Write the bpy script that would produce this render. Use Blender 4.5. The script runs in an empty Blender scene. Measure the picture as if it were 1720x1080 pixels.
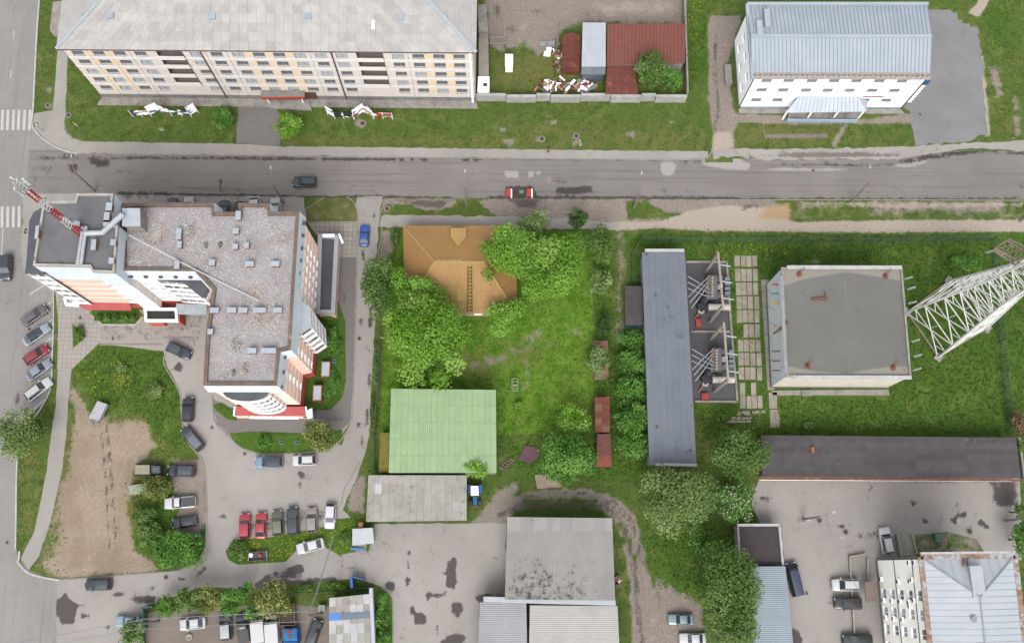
import bpy, bmesh, math, random
import numpy as np
from mathutils import Vector, Matrix, geometry

# ------------------------------------------------------------------ camera, sky, sun, exposure
scene = bpy.context.scene
COL = scene.collection
R_ = math.radians
CAM_H = 165.0                     # drone altitude in metres
FPX = 1700.0                      # focal length in photo pixels (photo 1720 x 1080)
NAD = (842.0, 955.0)              # where the plumb line under the drone meets the picture
_d = Vector(((NAD[0]-860)/FPX, -(NAD[1]-540)/FPX, -1.0)).normalized()
_Z = -_d
_X = (Vector((1, 0, 0)) - _Z*_Z.x).normalized()
_Y = _Z.cross(_X)
ROT = Matrix((_X, _Y, _Z))        # camera -> world
cam_d = bpy.data.cameras.new("camera")
cam_d.sensor_width = 36.0
cam_d.lens = 36.0*FPX/1720.0
cam_d.clip_start = 1.0
cam_d.clip_end = 6000.0
cam = bpy.data.objects.new("camera", cam_d)
cam.matrix_world = Matrix.Translation((0, 0, CAM_H)) @ ROT.to_4x4()
COL.objects.link(cam)
scene.camera = cam

world = bpy.data.worlds.new("World")
scene.world = world
world.use_nodes = True
_nt = world.node_tree
_nt.nodes.clear()
SUN_EL, SUN_AZ = 54.0, 182.0      # degrees; azimuth clockwise from north (picture up): light from the south-west
_sky = _nt.nodes.new('ShaderNodeTexSky')
_sky.sky_type = 'NISHITA'
_sky.sun_disc = False
_sky.sun_elevation = R_(SUN_EL)
_sky.sun_rotation = R_(SUN_AZ)
_sky.dust_density = 3.0
_hs = _nt.nodes.new('ShaderNodeHueSaturation')
_hs.inputs['Saturation'].default_value = 0.22    # overcast: grey sky
_bg = _nt.nodes.new('ShaderNodeBackground')
_bg.inputs['Strength'].default_value = 0.15
_wo = _nt.nodes.new('ShaderNodeOutputWorld')
_nt.links.new(_sky.outputs[0], _hs.inputs['Color'])
_nt.links.new(_hs.outputs[0], _bg.inputs['Color'])
_nt.links.new(_bg.outputs[0], _wo.inputs['Surface'])

sun_d = bpy.data.lights.new("sun", 'SUN')
sun_d.energy = 1.15
sun_d.angle = R_(32)
sun_d.color = (1.0, 0.96, 0.91)
sun = bpy.data.objects.new("sun", sun_d)
_sv = Vector((math.sin(R_(SUN_AZ))*math.cos(R_(SUN_EL)), math.cos(R_(SUN_AZ))*math.cos(R_(SUN_EL)), math.sin(R_(SUN_EL))))
sun.rotation_euler = (-_sv).to_track_quat('-Z', 'Y').to_euler()
sun.location = _sv*300
COL.objects.link(sun)

scene.view_settings.view_transform = 'Standard'
scene.view_settings.look = 'None'
scene.view_settings.gamma = 1.0
scene.view_settings.use_curve_mapping = False
EXPOSURE = 1.30
scene.view_settings.exposure = EXPOSURE
scene.render.resolution_x = 1024
scene.render.resolution_y = 642

# ------------------------------------------------------------------ helpers
rng = np.random.default_rng(7)
random.seed(11)

def P(px, py, z=0.0):
    """photo pixel + real height above ground -> point in the place"""
    r = ROT @ Vector(((px-860)/FPX, -(py-540)/FPX, -1.0))
    t = (CAM_H - z)/(-r.z)
    return Vector((r.x*t, r.y*t, z))

def PP(pts, z=0.0):
    return [P(a, b, z) for a, b in pts]

def L1(c):
    c /= 255.0
    return c/12.92 if c <= 0.04045 else ((c+0.055)/1.055)**2.4

KREF = 2.6
def C(r, g, b, k=1.0):
    """albedo of a surface that the photograph shows with this 8-bit colour in open shade-free light"""
    return tuple(min(0.86, L1(v)/KREF*k) for v in (r, g, b)) + (1.0,)

MATS = {}
def newmat(name):
    m = bpy.data.materials.new(name)
    m.use_nodes = True
    nt = m.node_tree
    b = nt.nodes['Principled BSDF']
    MATS[name] = m
    return m, nt, b

def N(nt, typ, **kw):
    n = nt.nodes.new(typ)
    for k, v in kw.items():
        if k.startswith('i_'):
            n.inputs[int(k[2:])].default_value = v
        else:
            setattr(n, k, v)
    return n

def noise(nt, vec, scale, detail=4.0, rough=0.6, dist=0.0):
    n = nt.nodes.new('ShaderNodeTexNoise')
    n.inputs['Scale'].default_value = scale
    n.inputs['Detail'].default_value = detail
    n.inputs['Roughness'].default_value = rough
    n.inputs['Distortion'].default_value = dist
    if vec is not None:
        nt.links.new(vec, n.inputs['Vector'])
    return n.outputs['Fac']

def mix(nt, a, b, fac):
    n = nt.nodes.new('ShaderNodeMix')
    n.data_type = 'RGBA'
    for sock, v in ((n.inputs[6], a), (n.inputs[7], b), (n.inputs[0], fac)):
        if hasattr(v, 'is_linked') or isinstance(v, bpy.types.NodeSocket):
            nt.links.new(v, sock)
        else:
            sock.default_value = v
    return n.outputs[2]

def ramp(nt, v, lo, hi, a=0.0, b=1.0):
    n = nt.nodes.new('ShaderNodeMapRange')
    n.interpolation_type = 'SMOOTHSTEP'
    nt.links.new(v, n.inputs[0])
    n.inputs[1].default_value = lo
    n.inputs[2].default_value = hi
    n.inputs[3].default_value = a
    n.inputs[4].default_value = b
    return n.outputs[0]

def mathn(nt, op, a, b=0.0):
    n = nt.nodes.new('ShaderNodeMath')
    n.operation = op
    for i, v in enumerate((a, b)):
        if isinstance(v, bpy.types.NodeSocket):
            nt.links.new(v, n.inputs[i])
        else:
            n.inputs[i].default_value = v
    return n.outputs[0]

def bump(nt, bsdf, h, strength=0.4, dist=0.05):
    n = nt.nodes.new('ShaderNodeBump')
    n.inputs['Strength'].default_value = strength
    n.inputs['Distance'].default_value = dist
    nt.links.new(h, n.inputs['Height'])
    nt.links.new(n.outputs[0], bsdf.inputs['Normal'])

def coords(nt):
    return nt.nodes.new('ShaderNodeTexCoord').outputs['Object']

def surf(name, c1, c2=None, scale=1.0, rough=0.85, c3=None, s3=6.0, t3=(0.62, 0.75), metal=0.0,
         wave=None, wave_pitch=0.2, bumpk=0.3, spec=0.3, fine=18.0, finek=0.25):
    """weathered surface: two tones by broad noise, fine grain, optional stains c3, optional corrugation along an axis"""
    m, nt, b = newmat(name)
    v = coords(nt)
    c2 = c2 or tuple(x*0.8 for x in c1[:3])+(1,)
    n1 = noise(nt, v, scale, 6, 0.65)
    col = mix(nt, c1, c2, ramp(nt, n1, 0.3, 0.7))
    if c3:
        n3 = noise(nt, v, s3, 5, 0.7)
        n3b = noise(nt, v, s3*0.22, 3, 0.6)
        s = mathn(nt, 'ADD', n3, mathn(nt, 'MULTIPLY', mathn(nt, 'SUBTRACT', n3b, 0.5), 0.8))
        col = mix(nt, col, c3, ramp(nt, s, t3[0], t3[1]))
    nf = noise(nt, v, fine, 3, 0.7)
    dark = mix(nt, (1-finek, 1-finek, 1-finek, 1), (1+finek, 1+finek, 1+finek, 1), nf)
    mm = nt.nodes.new('ShaderNodeMix'); mm.data_type = 'RGBA'; mm.blend_type = 'MULTIPLY'
    mm.inputs[0].default_value = 1.0
    nt.links.new(col, mm.inputs[6]); nt.links.new(dark, mm.inputs[7])
    nt.links.new(mm.outputs[2], b.inputs['Base Color'])
    b.inputs['Roughness'].default_value = rough
    b.inputs['Metallic'].default_value = metal
    b.inputs['Specular IOR Level'].default_value = spec
    if wave:
        w = nt.nodes.new('ShaderNodeTexWave')
        w.wave_type = 'BANDS'
        w.bands_direction = wave
        w.inputs['Scale'].default_value = 0.314/wave_pitch
        nt.links.new(v, w.inputs['Vector'])
        bump(nt, b, w.outputs['Fac'], 0.55, wave_pitch*0.22)
    elif bumpk:
        bump(nt, b, nf, bumpk, 0.03)
    return m

def plain(name, c, rough=0.5, metal=0.0, spec=0.5, emit=None):
    m, nt, b = newmat(name)
    v = coords(nt)
    n1 = noise(nt, v, 3.0, 4, 0.6)
    nt.links.new(mix(nt, tuple(x*0.9 for x in c[:3])+(1,), tuple(min(1, x*1.08) for x in c[:3])+(1,), n1), b.inputs['Base Color'])
    b.inputs['Roughness'].default_value = rough
    b.inputs['Metallic'].default_value = metal
    b.inputs['Specular IOR Level'].default_value = spec
    return m

# ---- mesh collector
class MB:
    def __init__(s):
        s.v = []; s.f = []; s.m = []; s.mi = 0
    def add(s, pts, faces):
        o = len(s.v)
        s.v += [tuple(p) for p in pts]
        for f in faces:
            s.f.append(tuple(o+i for i in f)); s.m.append(s.mi)
        return s
    def quad(s, a, b, c, d):
        return s.add((a, b, c, d), ((0, 1, 2, 3),))
    def prism(s, base, top):
        """closed solid between two equal-length rings of 3D points (counter-clockwise seen from the top)"""
        n = len(base)
        a = sum((base[i][0]*base[(i+1) % n][1]-base[(i+1) % n][0]*base[i][1]) for i in range(n))
        if a < 0:
            base = list(reversed(base)); top = list(reversed(top))
        f = [tuple(range(n-1, -1, -1)), tuple(range(n, 2*n))]
        for i in range(n):
            j = (i+1) % n
            f.append((i, j, n+j, n+i))
        return s.add(list(base)+list(top), f)
    def box(s, c, size, rz=0.0):
        x, y, z = (d/2 for d in size)
        cs, sn = math.cos(rz), math.sin(rz)
        pts = []
        for dz in (-z, z):
            for dx, dy in ((-x, -y), (x, -y), (x, y), (-x, y)):
                pts.append((c[0]+dx*cs-dy*sn, c[1]+dx*sn+dy*cs, c[2]+dz))
        return s.add(pts, ((3, 2, 1, 0), (4, 5, 6, 7), (0, 1, 5, 4), (1, 2, 6, 5), (2, 3, 7, 6), (3, 0, 4, 7)))
    def beam(s, a, b, w, h=None, up=Vector((0, 0, 1))):
        a, b = Vector(a), Vector(b); h = h or w
        d = (b-a).normalized()
        if abs(d.dot(up)) > 0.98: up = Vector((1, 0, 0))
        x = d.cross(up).normalized(); y = x.cross(d)
        pts = [p+x*(i*w/2)+y*(j*h/2) for p in (a, b) for i, j in ((-1, -1), (1, -1), (1, 1), (-1, 1))]
        return s.add(pts, ((3, 2, 1, 0), (4, 5, 6, 7), (0, 1, 5, 4), (1, 2, 6, 5), (2, 3, 7, 6), (3, 0, 4, 7)))
    def tube(s, pts, r, n=6, r2=None):
        pts = [Vector(p) for p in pts]
        k = len(pts); rings = []
        for i, p in enumerate(pts):
            d = (pts[min(i+1, k-1)]-pts[max(i-1, 0)]).normalized()
            up = Vector((0, 0, 1)) if abs(d.z) < 0.95 else Vector((1, 0, 0))
            x = d.cross(up).normalized(); y = x.cross(d)
            rr = r if r2 is None else r+(r2-r)*i/max(1, k-1)
            rings += [p+x*rr*math.cos(2*math.pi*j/n)+y*rr*math.sin(2*math.pi*j/n) for j in range(n)]
        f = []
        for i in range(k-1):
            for j in range(n):
                f.append((i*n+j, i*n+(j+1) % n, (i+1)*n+(j+1) % n, (i+1)*n+j))
        f += [tuple(range(n-1, -1, -1)), tuple(range((k-1)*n, k*n))]
        return s.add(rings, f)
    def lathe(s, c, prof, n=12):
        """prof: list of (radius, z)"""
        pts = []; k = len(prof)
        for r, z in prof:
            pts += [(c[0]+r*math.cos(2*math.pi*j/n), c[1]+r*math.sin(2*math.pi*j/n), c[2]+z) for j in range(n)]
        f = []
        for i in range(k-1):
            for j in range(n):
                f.append((i*n+j, i*n+(j+1) % n, (i+1)*n+(j+1) % n, (i+1)*n+j))
        f += [tuple(range(n-1, -1, -1)), tuple(range((k-1)*n, k*n))]
        return s.add(pts, f)
    def build(s, name, mat, parent=None, smooth=False):
        me = bpy.data.meshes.new(name)
        off = root_loc(parent) if parent else Vector((0, 0, 0))
        me.from_pydata([(p[0]-off.x, p[1]-off.y, p[2]-off.z) for p in s.v], [], s.f)
        ms = mat if isinstance(mat, (list, tuple)) else [mat]
        for m in ms: me.materials.append(m)
        if len(ms) > 1:
            me.polygons.foreach_set('material_index', s.m)
        if smooth:
            me.polygons.foreach_set('use_smooth', [True]*len(me.polygons))
        me.update()
        return link(name, me, parent)

def root_loc(o):
    v = Vector((0, 0, 0))
    while o is not None:
        v = v + o.location
        o = o.parent
    return v

def link(name, data, parent=None):
    o = bpy.data.objects.new(name, data)
    COL.objects.link(o)
    if parent: o.parent = parent
    return o

def tag(o, label=None, cat=None, group=None, kind=None):
    if label: o['label'] = label
    if cat: o['category'] = cat
    if group: o['group'] = group
    if kind: o['kind'] = kind
    return o

def thing(name, label, cat, loc, group=None, rz=0.0):
    o = link(name, None)
    o.location = loc
    o.rotation_euler = (0, 0, rz)
    return tag(o, label, cat, group)

def centroid(pts):
    s = Vector((0, 0, 0))
    for p in pts: s += Vector(p)
    return s/len(pts)

def arr_mesh(name, V, F, mats, attr=None):
    """fast mesh from numpy: V (n,3), F (m,k)"""
    me = bpy.data.meshes.new(name)
    k = F.shape[1]
    me.vertices.add(len(V)); me.vertices.foreach_set('co', V.astype(np.float32).ravel())
    me.loops.add(F.size); me.loops.foreach_set('vertex_index', F.astype(np.int32).ravel())
    me.polygons.add(len(F))
    me.polygons.foreach_set('loop_start', np.arange(0, F.size, k, dtype=np.int32))
    me.polygons.foreach_set('loop_total', np.full(len(F), k, dtype=np.int32))
    me.update(calc_edges=True)
    for a, d in (attr or {}).items():
        at = me.attributes.new(a, 'FLOAT', 'POINT')
        at.data.foreach_set('value', d.astype(np.float32))
    for m in (mats if isinstance(mats, (list, tuple)) else [mats]): me.materials.append(m)
    return me

def sdf(pts, poly):
    """signed distance (negative inside) of points (n,2) to a polygon (m,2)"""
    d = np.full(len(pts), 1e9); ins = np.zeros(len(pts), bool)
    m = len(poly)
    for i in range(m):
        a = poly[i]; b = poly[(i+1) % m]
        e = b-a; w = pts-a
        t = np.clip((w@e)/max(1e-9, e@e), 0, 1)
        q = w-t[:, None]*e
        d = np.minimum(d, (q*q).sum(1))
        c = ((a[1] > pts[:, 1]) != (b[1] > pts[:, 1]))
        with np.errstate(divide='ignore', invalid='ignore'):
            xi = (b[0]-a[0])*(pts[:, 1]-a[1])/(b[1]-a[1] if b[1] != a[1] else 1e-9)+a[0]
        ins ^= c & (pts[:, 0] < xi)
    d = np.sqrt(d)
    return np.where(ins, -d, d)

def ldist(pts, line):
    d = np.full(len(pts), 1e9)
    for i in range(len(line)-1):
        a = line[i]; e = line[i+1]-a; w = pts-a
        t = np.clip((w@e)/max(1e-9, e@e), 0, 1)
        q = w-t[:, None]*e
        d = np.minimum(d, (q*q).sum(1))
    return np.sqrt(d)

def px2(pts, z=0.0):
    return np.array([(P(a, b, z).x, P(a, b, z).y) for a, b in pts])
# ------------------------------------------------------------------ ground materials
def attr(nt, name):
    n = nt.nodes.new('ShaderNodeAttribute')
    n.attribute_name = name
    return n.outputs['Fac']

def amask(nt, name, nz, amt=0.7, lo=0.36, hi=0.64):
    s = mathn(nt, 'ADD', attr(nt, name), mathn(nt, 'MULTIPLY', mathn(nt, 'SUBTRACT', nz, 0.5), amt))
    return ramp(nt, s, lo, hi)

def ground_mat():
    m, nt, b = newmat('ground_grass')
    v = coords(nt)
    nb = noise(nt, v, 0.12, 5, 0.6)
    nm = noise(nt, v, 0.55, 6, 0.65, 0.4)
    nf = noise(nt, v, 2.6, 5, 0.7)
    nv = noise(nt, v, 9.0, 3, 0.7)
    g = mix(nt, C(82, 105, 46), C(126, 144, 74), ramp(nt, nm, 0.32, 0.68))
    g = mix(nt, g, C(98, 122, 56), ramp(nt, nb, 0.35, 0.65))
    g = mix(nt, g, C(60, 84, 36), ramp(nt, nf, 0.52, 0.8, 0, 0.75))
    nd = noise(nt, v, 0.28, 5, 0.7)
    g = mix(nt, g, C(148, 146, 98), mathn(nt, 'MULTIPLY', ramp(nt, nd, 0.5, 0.72), ramp(nt, nf, 0.35, 0.7, 0.15, 0.7)))
    lush = mix(nt, C(84, 132, 32), C(130, 166, 66), ramp(nt, nm, 0.3, 0.7))
    lush = mix(nt, lush, C(52, 98, 16), ramp(nt, nf, 0.5, 0.8, 0, 0.6))
    lush = mix(nt, lush, C(134, 154, 66), mathn(nt, 'MULTIPLY', ramp(nt, nb, 0.48, 0.66), 0.7))
    g = mix(nt, g, lush, amask(nt, 'lush', nf, 0.3))
    nfv = mathn(nt, 'ADD', mathn(nt, 'MULTIPLY', nf, 0.45), mathn(nt, 'MULTIPLY', nv, 0.55))
    deep = mix(nt, C(68, 102, 34), C(106, 140, 58), ramp(nt, nfv, 0.36, 0.66))
    deep = mix(nt, deep, C(54, 86, 28), ramp(nt, nm, 0.5, 0.75))
    deep = mix(nt, deep, C(126, 146, 70), mathn(nt, 'MULTIPLY', ramp(nt, nd, 0.48, 0.68), 0.65))
    g = mix(nt, g, deep, amask(nt, 'deep', nf, 0.5))
    dry = mix(nt, C(142, 136, 86), C(118, 122, 66), nf)
    g = mix(nt, g, dry, mathn(nt, 'MULTIPLY', amask(nt, 'dry', nm, 1.1, 0.3, 0.75), 0.85))
    mixn = mathn(nt, 'ADD', mathn(nt, 'MULTIPLY', nm, 0.55), mathn(nt, 'MULTIPLY', nf, 0.45))
    straw = mix(nt, C(198, 181, 160), C(170, 152, 132), ramp(nt, nf, 0.3, 0.7))
    straw = mix(nt, straw, C(160, 141, 122), ramp(nt, nb, 0.42, 0.62, 0, .7))
    straw = mix(nt, straw, C(202, 190, 170), ramp(nt, nv, 0.5, 0.7, 0, .8))
    straw = mix(nt, straw, C(146, 129, 112), ramp(nt, nm, 0.52, 0.78, 0, .7))
    g = mix(nt, g, straw, amask(nt, 'straw', mixn, 1.5))
    dirt = mix(nt, C(180, 168, 158), C(152, 140, 131), ramp(nt, nf, 0.3, 0.7))
    dirt = mix(nt, dirt, C(182, 166, 150), ramp(nt, nm, 0.5, 0.7))
    g = mix(nt, g, dirt, amask(nt, 'dirt', mixn, 1.6))
    sand = mix(nt, C(212, 198, 182), C(192, 178, 164), ramp(nt, nf, 0.3, 0.7))
    g = mix(nt, g, sand, amask(nt, 'sand', mixn, 1.1))
    osand = mix(nt, C(206, 176, 136), C(190, 164, 132), nf)
    g = mix(nt, g, osand, amask(nt, 'osand', nf, 0.6))
    soot = mix(nt, C(104, 97, 93), C(128, 119, 113), nf)
    g = mix(nt, g, soot, amask(nt, 'soot', mixn, 1.5))
    vor = nt.nodes.new('ShaderNodeTexVoronoi'); vor.inputs['Scale'].default_value = 2.2
    nt.links.new(v, vor.inputs['Vector'])
    dot = ramp(nt, vor.outputs['Distance'], 0.16, 0.30, 1, 0)
    g = mix(nt, g, C(206, 184, 40), mathn(nt, 'MULTIPLY', dot, amask(nt, 'flower', nm, 1.2)))
    nt.links.new(g, b.inputs['Base Color'])
    b.inputs['Roughness'].default_value = 0.95
    b.inputs['Specular IOR Level'].default_value = 0.1
    h = mathn(nt, 'ADD', mathn(nt, 'MULTIPLY', nf, 0.7), mathn(nt, 'MULTIPLY', nv, 0.5))
    bump(nt, b, h, 0.6, 0.14)
    return m

def asphalt_mat(name, c1, c2, cdark, cpale, streak=None, crack=0.6, speck=True):
    m, nt, b = newmat(name)
    v = coords(nt)
    nb = noise(nt, v, 0.10, 5, 0.6)
    nm = noise(nt, v, 0.7, 6, 0.7)
    nf = noise(nt, v, 5.0, 4, 0.75)
    nv = noise(nt, v, 14.0, 3, 0.7)
    col = mix(nt, c1, c2, ramp(nt, nb, 0.3, 0.7))
    col = mix(nt, col, tuple(x*0.86 for x in c2[:3])+(1,), ramp(nt, nm, 0.52, 0.78))
    if streak:
        mp = nt.nodes.new('ShaderNodeMapping')
        nt.links.new(v, mp.inputs['Vector'])
        mp.inputs['Scale'].default_value = (0.03, 1.6, 1) if streak == 'X' else (1.6, 0.03, 1)
        ns = noise(nt, mp.outputs[0], 1.0, 6, 0.7)
        col = mix(nt, col, tuple(x*0.74 for x in c1[:3])+(1,), ramp(nt, ns, 0.5, 0.68, 0, 0.8))
        col = mix(nt, col, tuple(min(1, x*1.2) for x in c1[:3])+(1,), ramp(nt, ns, 0.42, 0.28, 0, 0.6))
    col = mix(nt, col, cpale, amask(nt, 'pale', nf, 0.5))
    col = mix(nt, col, mix(nt, cdark, tuple(x*1.3 for x in cdark[:3])+(1,), nf), amask(nt, 'stain', mathn(nt, 'ADD', mathn(nt, 'MULTIPLY', nm, 0.5), mathn(nt, 'MULTIPLY', noise(nt, v, 2.2, 5, 0.75), 0.5)), 1.5))
    if crack:
        vo = nt.nodes.new('ShaderNodeTexVoronoi'); vo.feature = 'DISTANCE_TO_EDGE'
        vo.inputs['Scale'].default_value = 0.13
        wv = nt.nodes.new('ShaderNodeVectorMath'); wv.operation = 'ADD'
        nn = nt.nodes.new('ShaderNodeTexNoise'); nn.inputs['Scale'].default_value = 0.5; nn.inputs['Detail'].default_value = 5
        nt.links.new(v, nn.inputs['Vector'])
        sc = nt.nodes.new('ShaderNodeVectorMath'); sc.operation = 'SCALE'; sc.inputs['Scale'].default_value = 2.5
        nt.links.new(nn.outputs['Color'], sc.inputs[0])
        nt.links.new(v, wv.inputs[0]); nt.links.new(sc.outputs[0], wv.inputs[1])
        nt.links.new(wv.outputs[0], vo.inputs['Vector'])
        ck = ramp(nt, vo.outputs['Distance'], 0.002, 0.009, 1, 0)
        ck = mathn(nt, 'MULTIPLY', ck, ramp(nt, nb, 0.45, 0.65, 0, crack*.6))
        col = mix(nt, col, cdark, ck)
    if speck:
        sp = noise(nt, v, 1.7, 5, 0.8)
        col = mix(nt, col, cdark, ramp(nt, sp, 0.69, 0.76, 0, 0.8))
    fk = mix(nt, (0.88, 0.88, 0.88, 1), (1.12, 1.12, 1.12, 1), mathn(nt, 'ADD', mathn(nt, 'MULTIPLY', nf, 0.5), mathn(nt, 'MULTIPLY', nv, 0.5)))
    mm = nt.nodes.new('ShaderNodeMix'); mm.data_type = 'RGBA'; mm.blend_type = 'MULTIPLY'; mm.inputs[0].default_value = 1.0
    nt.links.new(col, mm.inputs[6]); nt.links.new(fk, mm.inputs[7])
    nt.links.new(mm.outputs[2], b.inputs['Base Color'])
    b.inputs['Roughness'].default_value = 0.9
    b.inputs['Specular IOR Level'].default_value = 0.2
    bump(nt, b, nv, 0.25, 0.02)
    return m

M_GROUND = ground_mat()
M_AVENUE = asphalt_mat('asphalt_avenue', C(176, 172, 169), C(165, 161, 158), C(112, 106, 104), C(196, 192, 188), 'Y', 0.5)
M_ROAD = asphalt_mat('asphalt_milled', C(149, 143, 139), C(161, 155, 150), C(84, 79, 77), C(190, 185, 180), 'X', 0.5)
M_WALK = asphalt_mat('asphalt_pavement', C(194, 188, 182), C(180, 174, 168), C(130, 123, 118), C(208, 202, 196), None, 0.6)
M_YARD = asphalt_mat('asphalt_yard', C(194, 188, 182), C(180, 174, 168), C(96, 90, 89), C(206, 201, 195), None, 0.8)
M_DARKWALK = asphalt_mat('asphalt_grey_walk', C(150, 145, 142), C(140, 135, 132), C(106, 101, 99), C(166, 161, 157), None, 0.4)
M_GRAVEL = asphalt_mat('crushed_gravel', C(162, 161, 162), C(148, 147, 148), C(100, 97, 97), C(172, 168, 166), None, 0.0)
M_BALLAST = asphalt_mat('dark_ballast', C(118, 116, 120), C(106, 104, 108), C(58, 57, 58), C(122, 121, 122), None, 0.0)
M_TRACK = asphalt_mat('rutted_earth', C(160, 148, 138), C(144, 133, 124), C(88, 80, 76), C(164, 152, 140), None, 0.0)

def tile_mat(name, c1, c2, cj, size, jw=0.06):
    m, nt, b = newmat(name)
    v = coords(nt)
    br = nt.nodes.new('ShaderNodeTexBrick')
    br.offset = 0.0
    br.inputs['Scale'].default_value = 1.0
    br.inputs['Brick Width'].default_value = size
    br.inputs['Row Height'].default_value = size
    br.inputs['Mortar Size'].default_value = jw
    br.inputs['Color1'].default_value = c1; br.inputs['Color2'].default_value = c2; br.inputs['Mortar'].default_value = cj
    nt.links.new(v, br.inputs['Vector'])
    nf = noise(nt, v, 3.0, 5, 0.7)
    col = mix(nt, br.outputs['Color'], tuple(x*0.75 for x in c2[:3])+(1,), ramp(nt, nf, 0.52, 0.8, 0, 0.7))
    nt.links.new(col, b.inputs['Base Color'])
    b.inputs['Roughness'].default_value = 0.9
    bump(nt, b, br.outputs['Fac'], -0.5, 0.03)
    return m
M_PLAZA = tile_mat('paving_tiles', C(194, 187, 179), C(184, 177, 168), C(156, 149, 141), 0.75, 0.04)
M_SLABWALK = tile_mat('concrete_slab_walk', C(190, 183, 172), C(174, 167, 156), C(146, 139, 128), 0.8, 0.05)
M_KERB = surf('kerb_concrete', C(186, 180, 173), C(160, 154, 148), 1.2, 0.9)
M_KERBW = surf('kerb_white_paint', C(226, 223, 219), C(196, 191, 186), 1.0, 0.8)
M_PAINT = surf('road_paint', C(233, 231, 225), C(208, 205, 199), 2.0, 0.8, c3=C(176, 171, 166), s3=4.0, t3=(0.62, 0.8))

# ------------------------------------------------------------------ terrain sheet
def axis(lo, hi, step, far):
    core = np.arange(lo, hi+step, step)
    out = []
    d, s = 0.0, step
    while d < far:
        s *= 1.6; d += s; out.append(d)
    out = np.array(out)
    return np.concatenate([(lo-out)[::-1], core, hi+out])
gx = axis(-100, 100, 0.42, 2500)
gy = axis(-26, 112, 0.42, 2500)
GX, GY = np.meshgrid(gx, gy)
GP = np.stack([GX.ravel(), GY.ravel()], 1)
LAYERS = ('dirt', 'dry', 'straw', 'sand', 'osand', 'soot', 'lush', 'deep', 'flower')
GA = {a: np.zeros(len(GP)) for a in LAYERS}
def zone(a, poly, feather=1.5, strength=1.0, clear=()):
    q = px2(poly)
    near = np.where((GP[:, 0] > q[:, 0].min()-8) & (GP[:, 0] < q[:, 0].max()+8) & (GP[:, 1] > q[:, 1].min()-8) & (GP[:, 1] < q[:, 1].max()+8))[0]
    w = np.clip(0.5-sdf(GP[near], q)/feather, 0, 1)
    GA[a][near] = GA[a][near]*(1-w)+strength*w
    for c in clear:
        GA[c][near] *= (1-w)
def spot(a, x, y, r, strength=1.0, feather=1.2):
    n = 9
    zone(a, [(x+r*math.cos(i*2*math.pi/n), y+r*0.8*math.sin(i*2*math.pi/n)) for i in range(n)], feather, strength)

PLOT = [(680, 378), (868, 378), (868, 390), (995, 388), (997, 655), (987, 690), (992, 727), (834, 730), (834, 795), (635, 795), (648, 530), (660, 440)]
zone('lush', PLOT, 1.0)
zone('deep', [(1055, 395), (1700, 395), (1710, 730), (1180, 740), (1180, 690), (1060, 560)], 3.0)
zone('deep', [(1700, 0), (1720, 240), (1690, 240), (1640, 0)], 3.0, 0.6)
zone('deep', [(1690, 380), (1800, 380), (1800, 700), (1700, 700)], 3.0)
zone('deep', [(125, 600), (180, 580), (275, 580), (305, 640), (300, 760), (230, 700), (160, 690)], 3.0)
zone('deep', [(200, 800), (345, 800), (345, 940), (280, 960), (230, 940), (210, 860)], 3.0)
zone('deep', [(1000, 400), (1030, 400), (1030, 560), (1090, 560), (1090, 800), (1000, 790)], 3.0)
zone('deep', [(1080, 900), (1260, 870), (1240, 1000), (1150, 1030), (1110, 990)], 3.0)
zone('deep', [(840, 735), (1000, 730), (1060, 800), (960, 815), (870, 810)], 3.0, 0.8)
zone('deep', [(1150, 0), (1192, 0), (1192, 120), (1150, 160)], 2.0, 0.8)
zone('dry', [(57, 90), (95, 90), (90, 190), (57, 190)], 4.0, 0.55)
zone('dry', [(110, 200), (200, 185), (400, 195), (400, 242), (115, 240)], 6.0, 0.35)
zone('dry', [(480, 225), (840, 228), (1185, 225), (1190, 255), (840, 252), (480, 247)], 4.0, 0.75)
zone('dry', [(840, 185), (1190, 200), (1190, 250), (820, 250)], 6.0, 0.5)
zone('dry', [(820, 85), (1000, 80), (1010, 160), (820, 160)], 5.0, 0.7)
zone('dry', [(1232, 205), (1410, 205), (1400, 246), (1236, 250)], 3.0, 0.7)
zone('dry', [(1405, 205), (1532, 205), (1532, 246), (1405, 248)], 3.0, 0.4)
zone('dry', [(1655, 80), (1720, 60), (1720, 240), (1660, 240)], 5.0, 0.5)
zone('dry', [(29, 745), (75, 745), (60, 890), (30, 930)], 3.0, 0.55)
zone('dry', [(740, 590), (860, 560), (960, 560), (900, 640), (760, 660)], 6.0, 0.6)
zone('dry', [(840, 600), (900, 640), (930, 720), (850, 720)], 5.0, 0.3)
zone('straw', [(118, 640), (150, 690), (200, 700), (246, 712), (262, 750), (225, 790), (212, 860), (225, 920), (255, 945), (268, 958), (235, 966), (105, 970), (66, 950), (84, 890), (105, 800), (114, 720)], 3.0)
for x_, y_, rx_, ry_ in ((1056, 22, 14, 6), (1092, 20, 9, 5), (862, 50, 18, 14), (985, 22, 12, 8), (905, 20, 20, 10), (1010, 14, 8, 5), (835, 20, 14, 20), (1135, 25, 8, 16)):
    zone('soot', [(x_+rx_*math.cos(i), y_+ry_*math.sin(i)) for i in range(6)], 2.5, 0.55)
zone('sand', [(990, -5), (1140, -5), (1140, 30), (1040, 36), (990, 28)], 5.0, 0.55)
zone('sand', [(850, 20), (895, 25), (900, 70), (862, 78)], 5.0, 0.5)
zone('soot', [(165, 720), (185, 720), (190, 830), (186, 930), (172, 930), (176, 830)], 3.0, 0.42)
zone('dry', [(105, 690), (250, 690), (260, 780), (220, 960), (70, 965)], 6.0, 0.8)
zone('straw', [(118, 680), (128, 690), (120, 740), (110, 800), (104, 800)], 3.0, 0.2)
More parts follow.
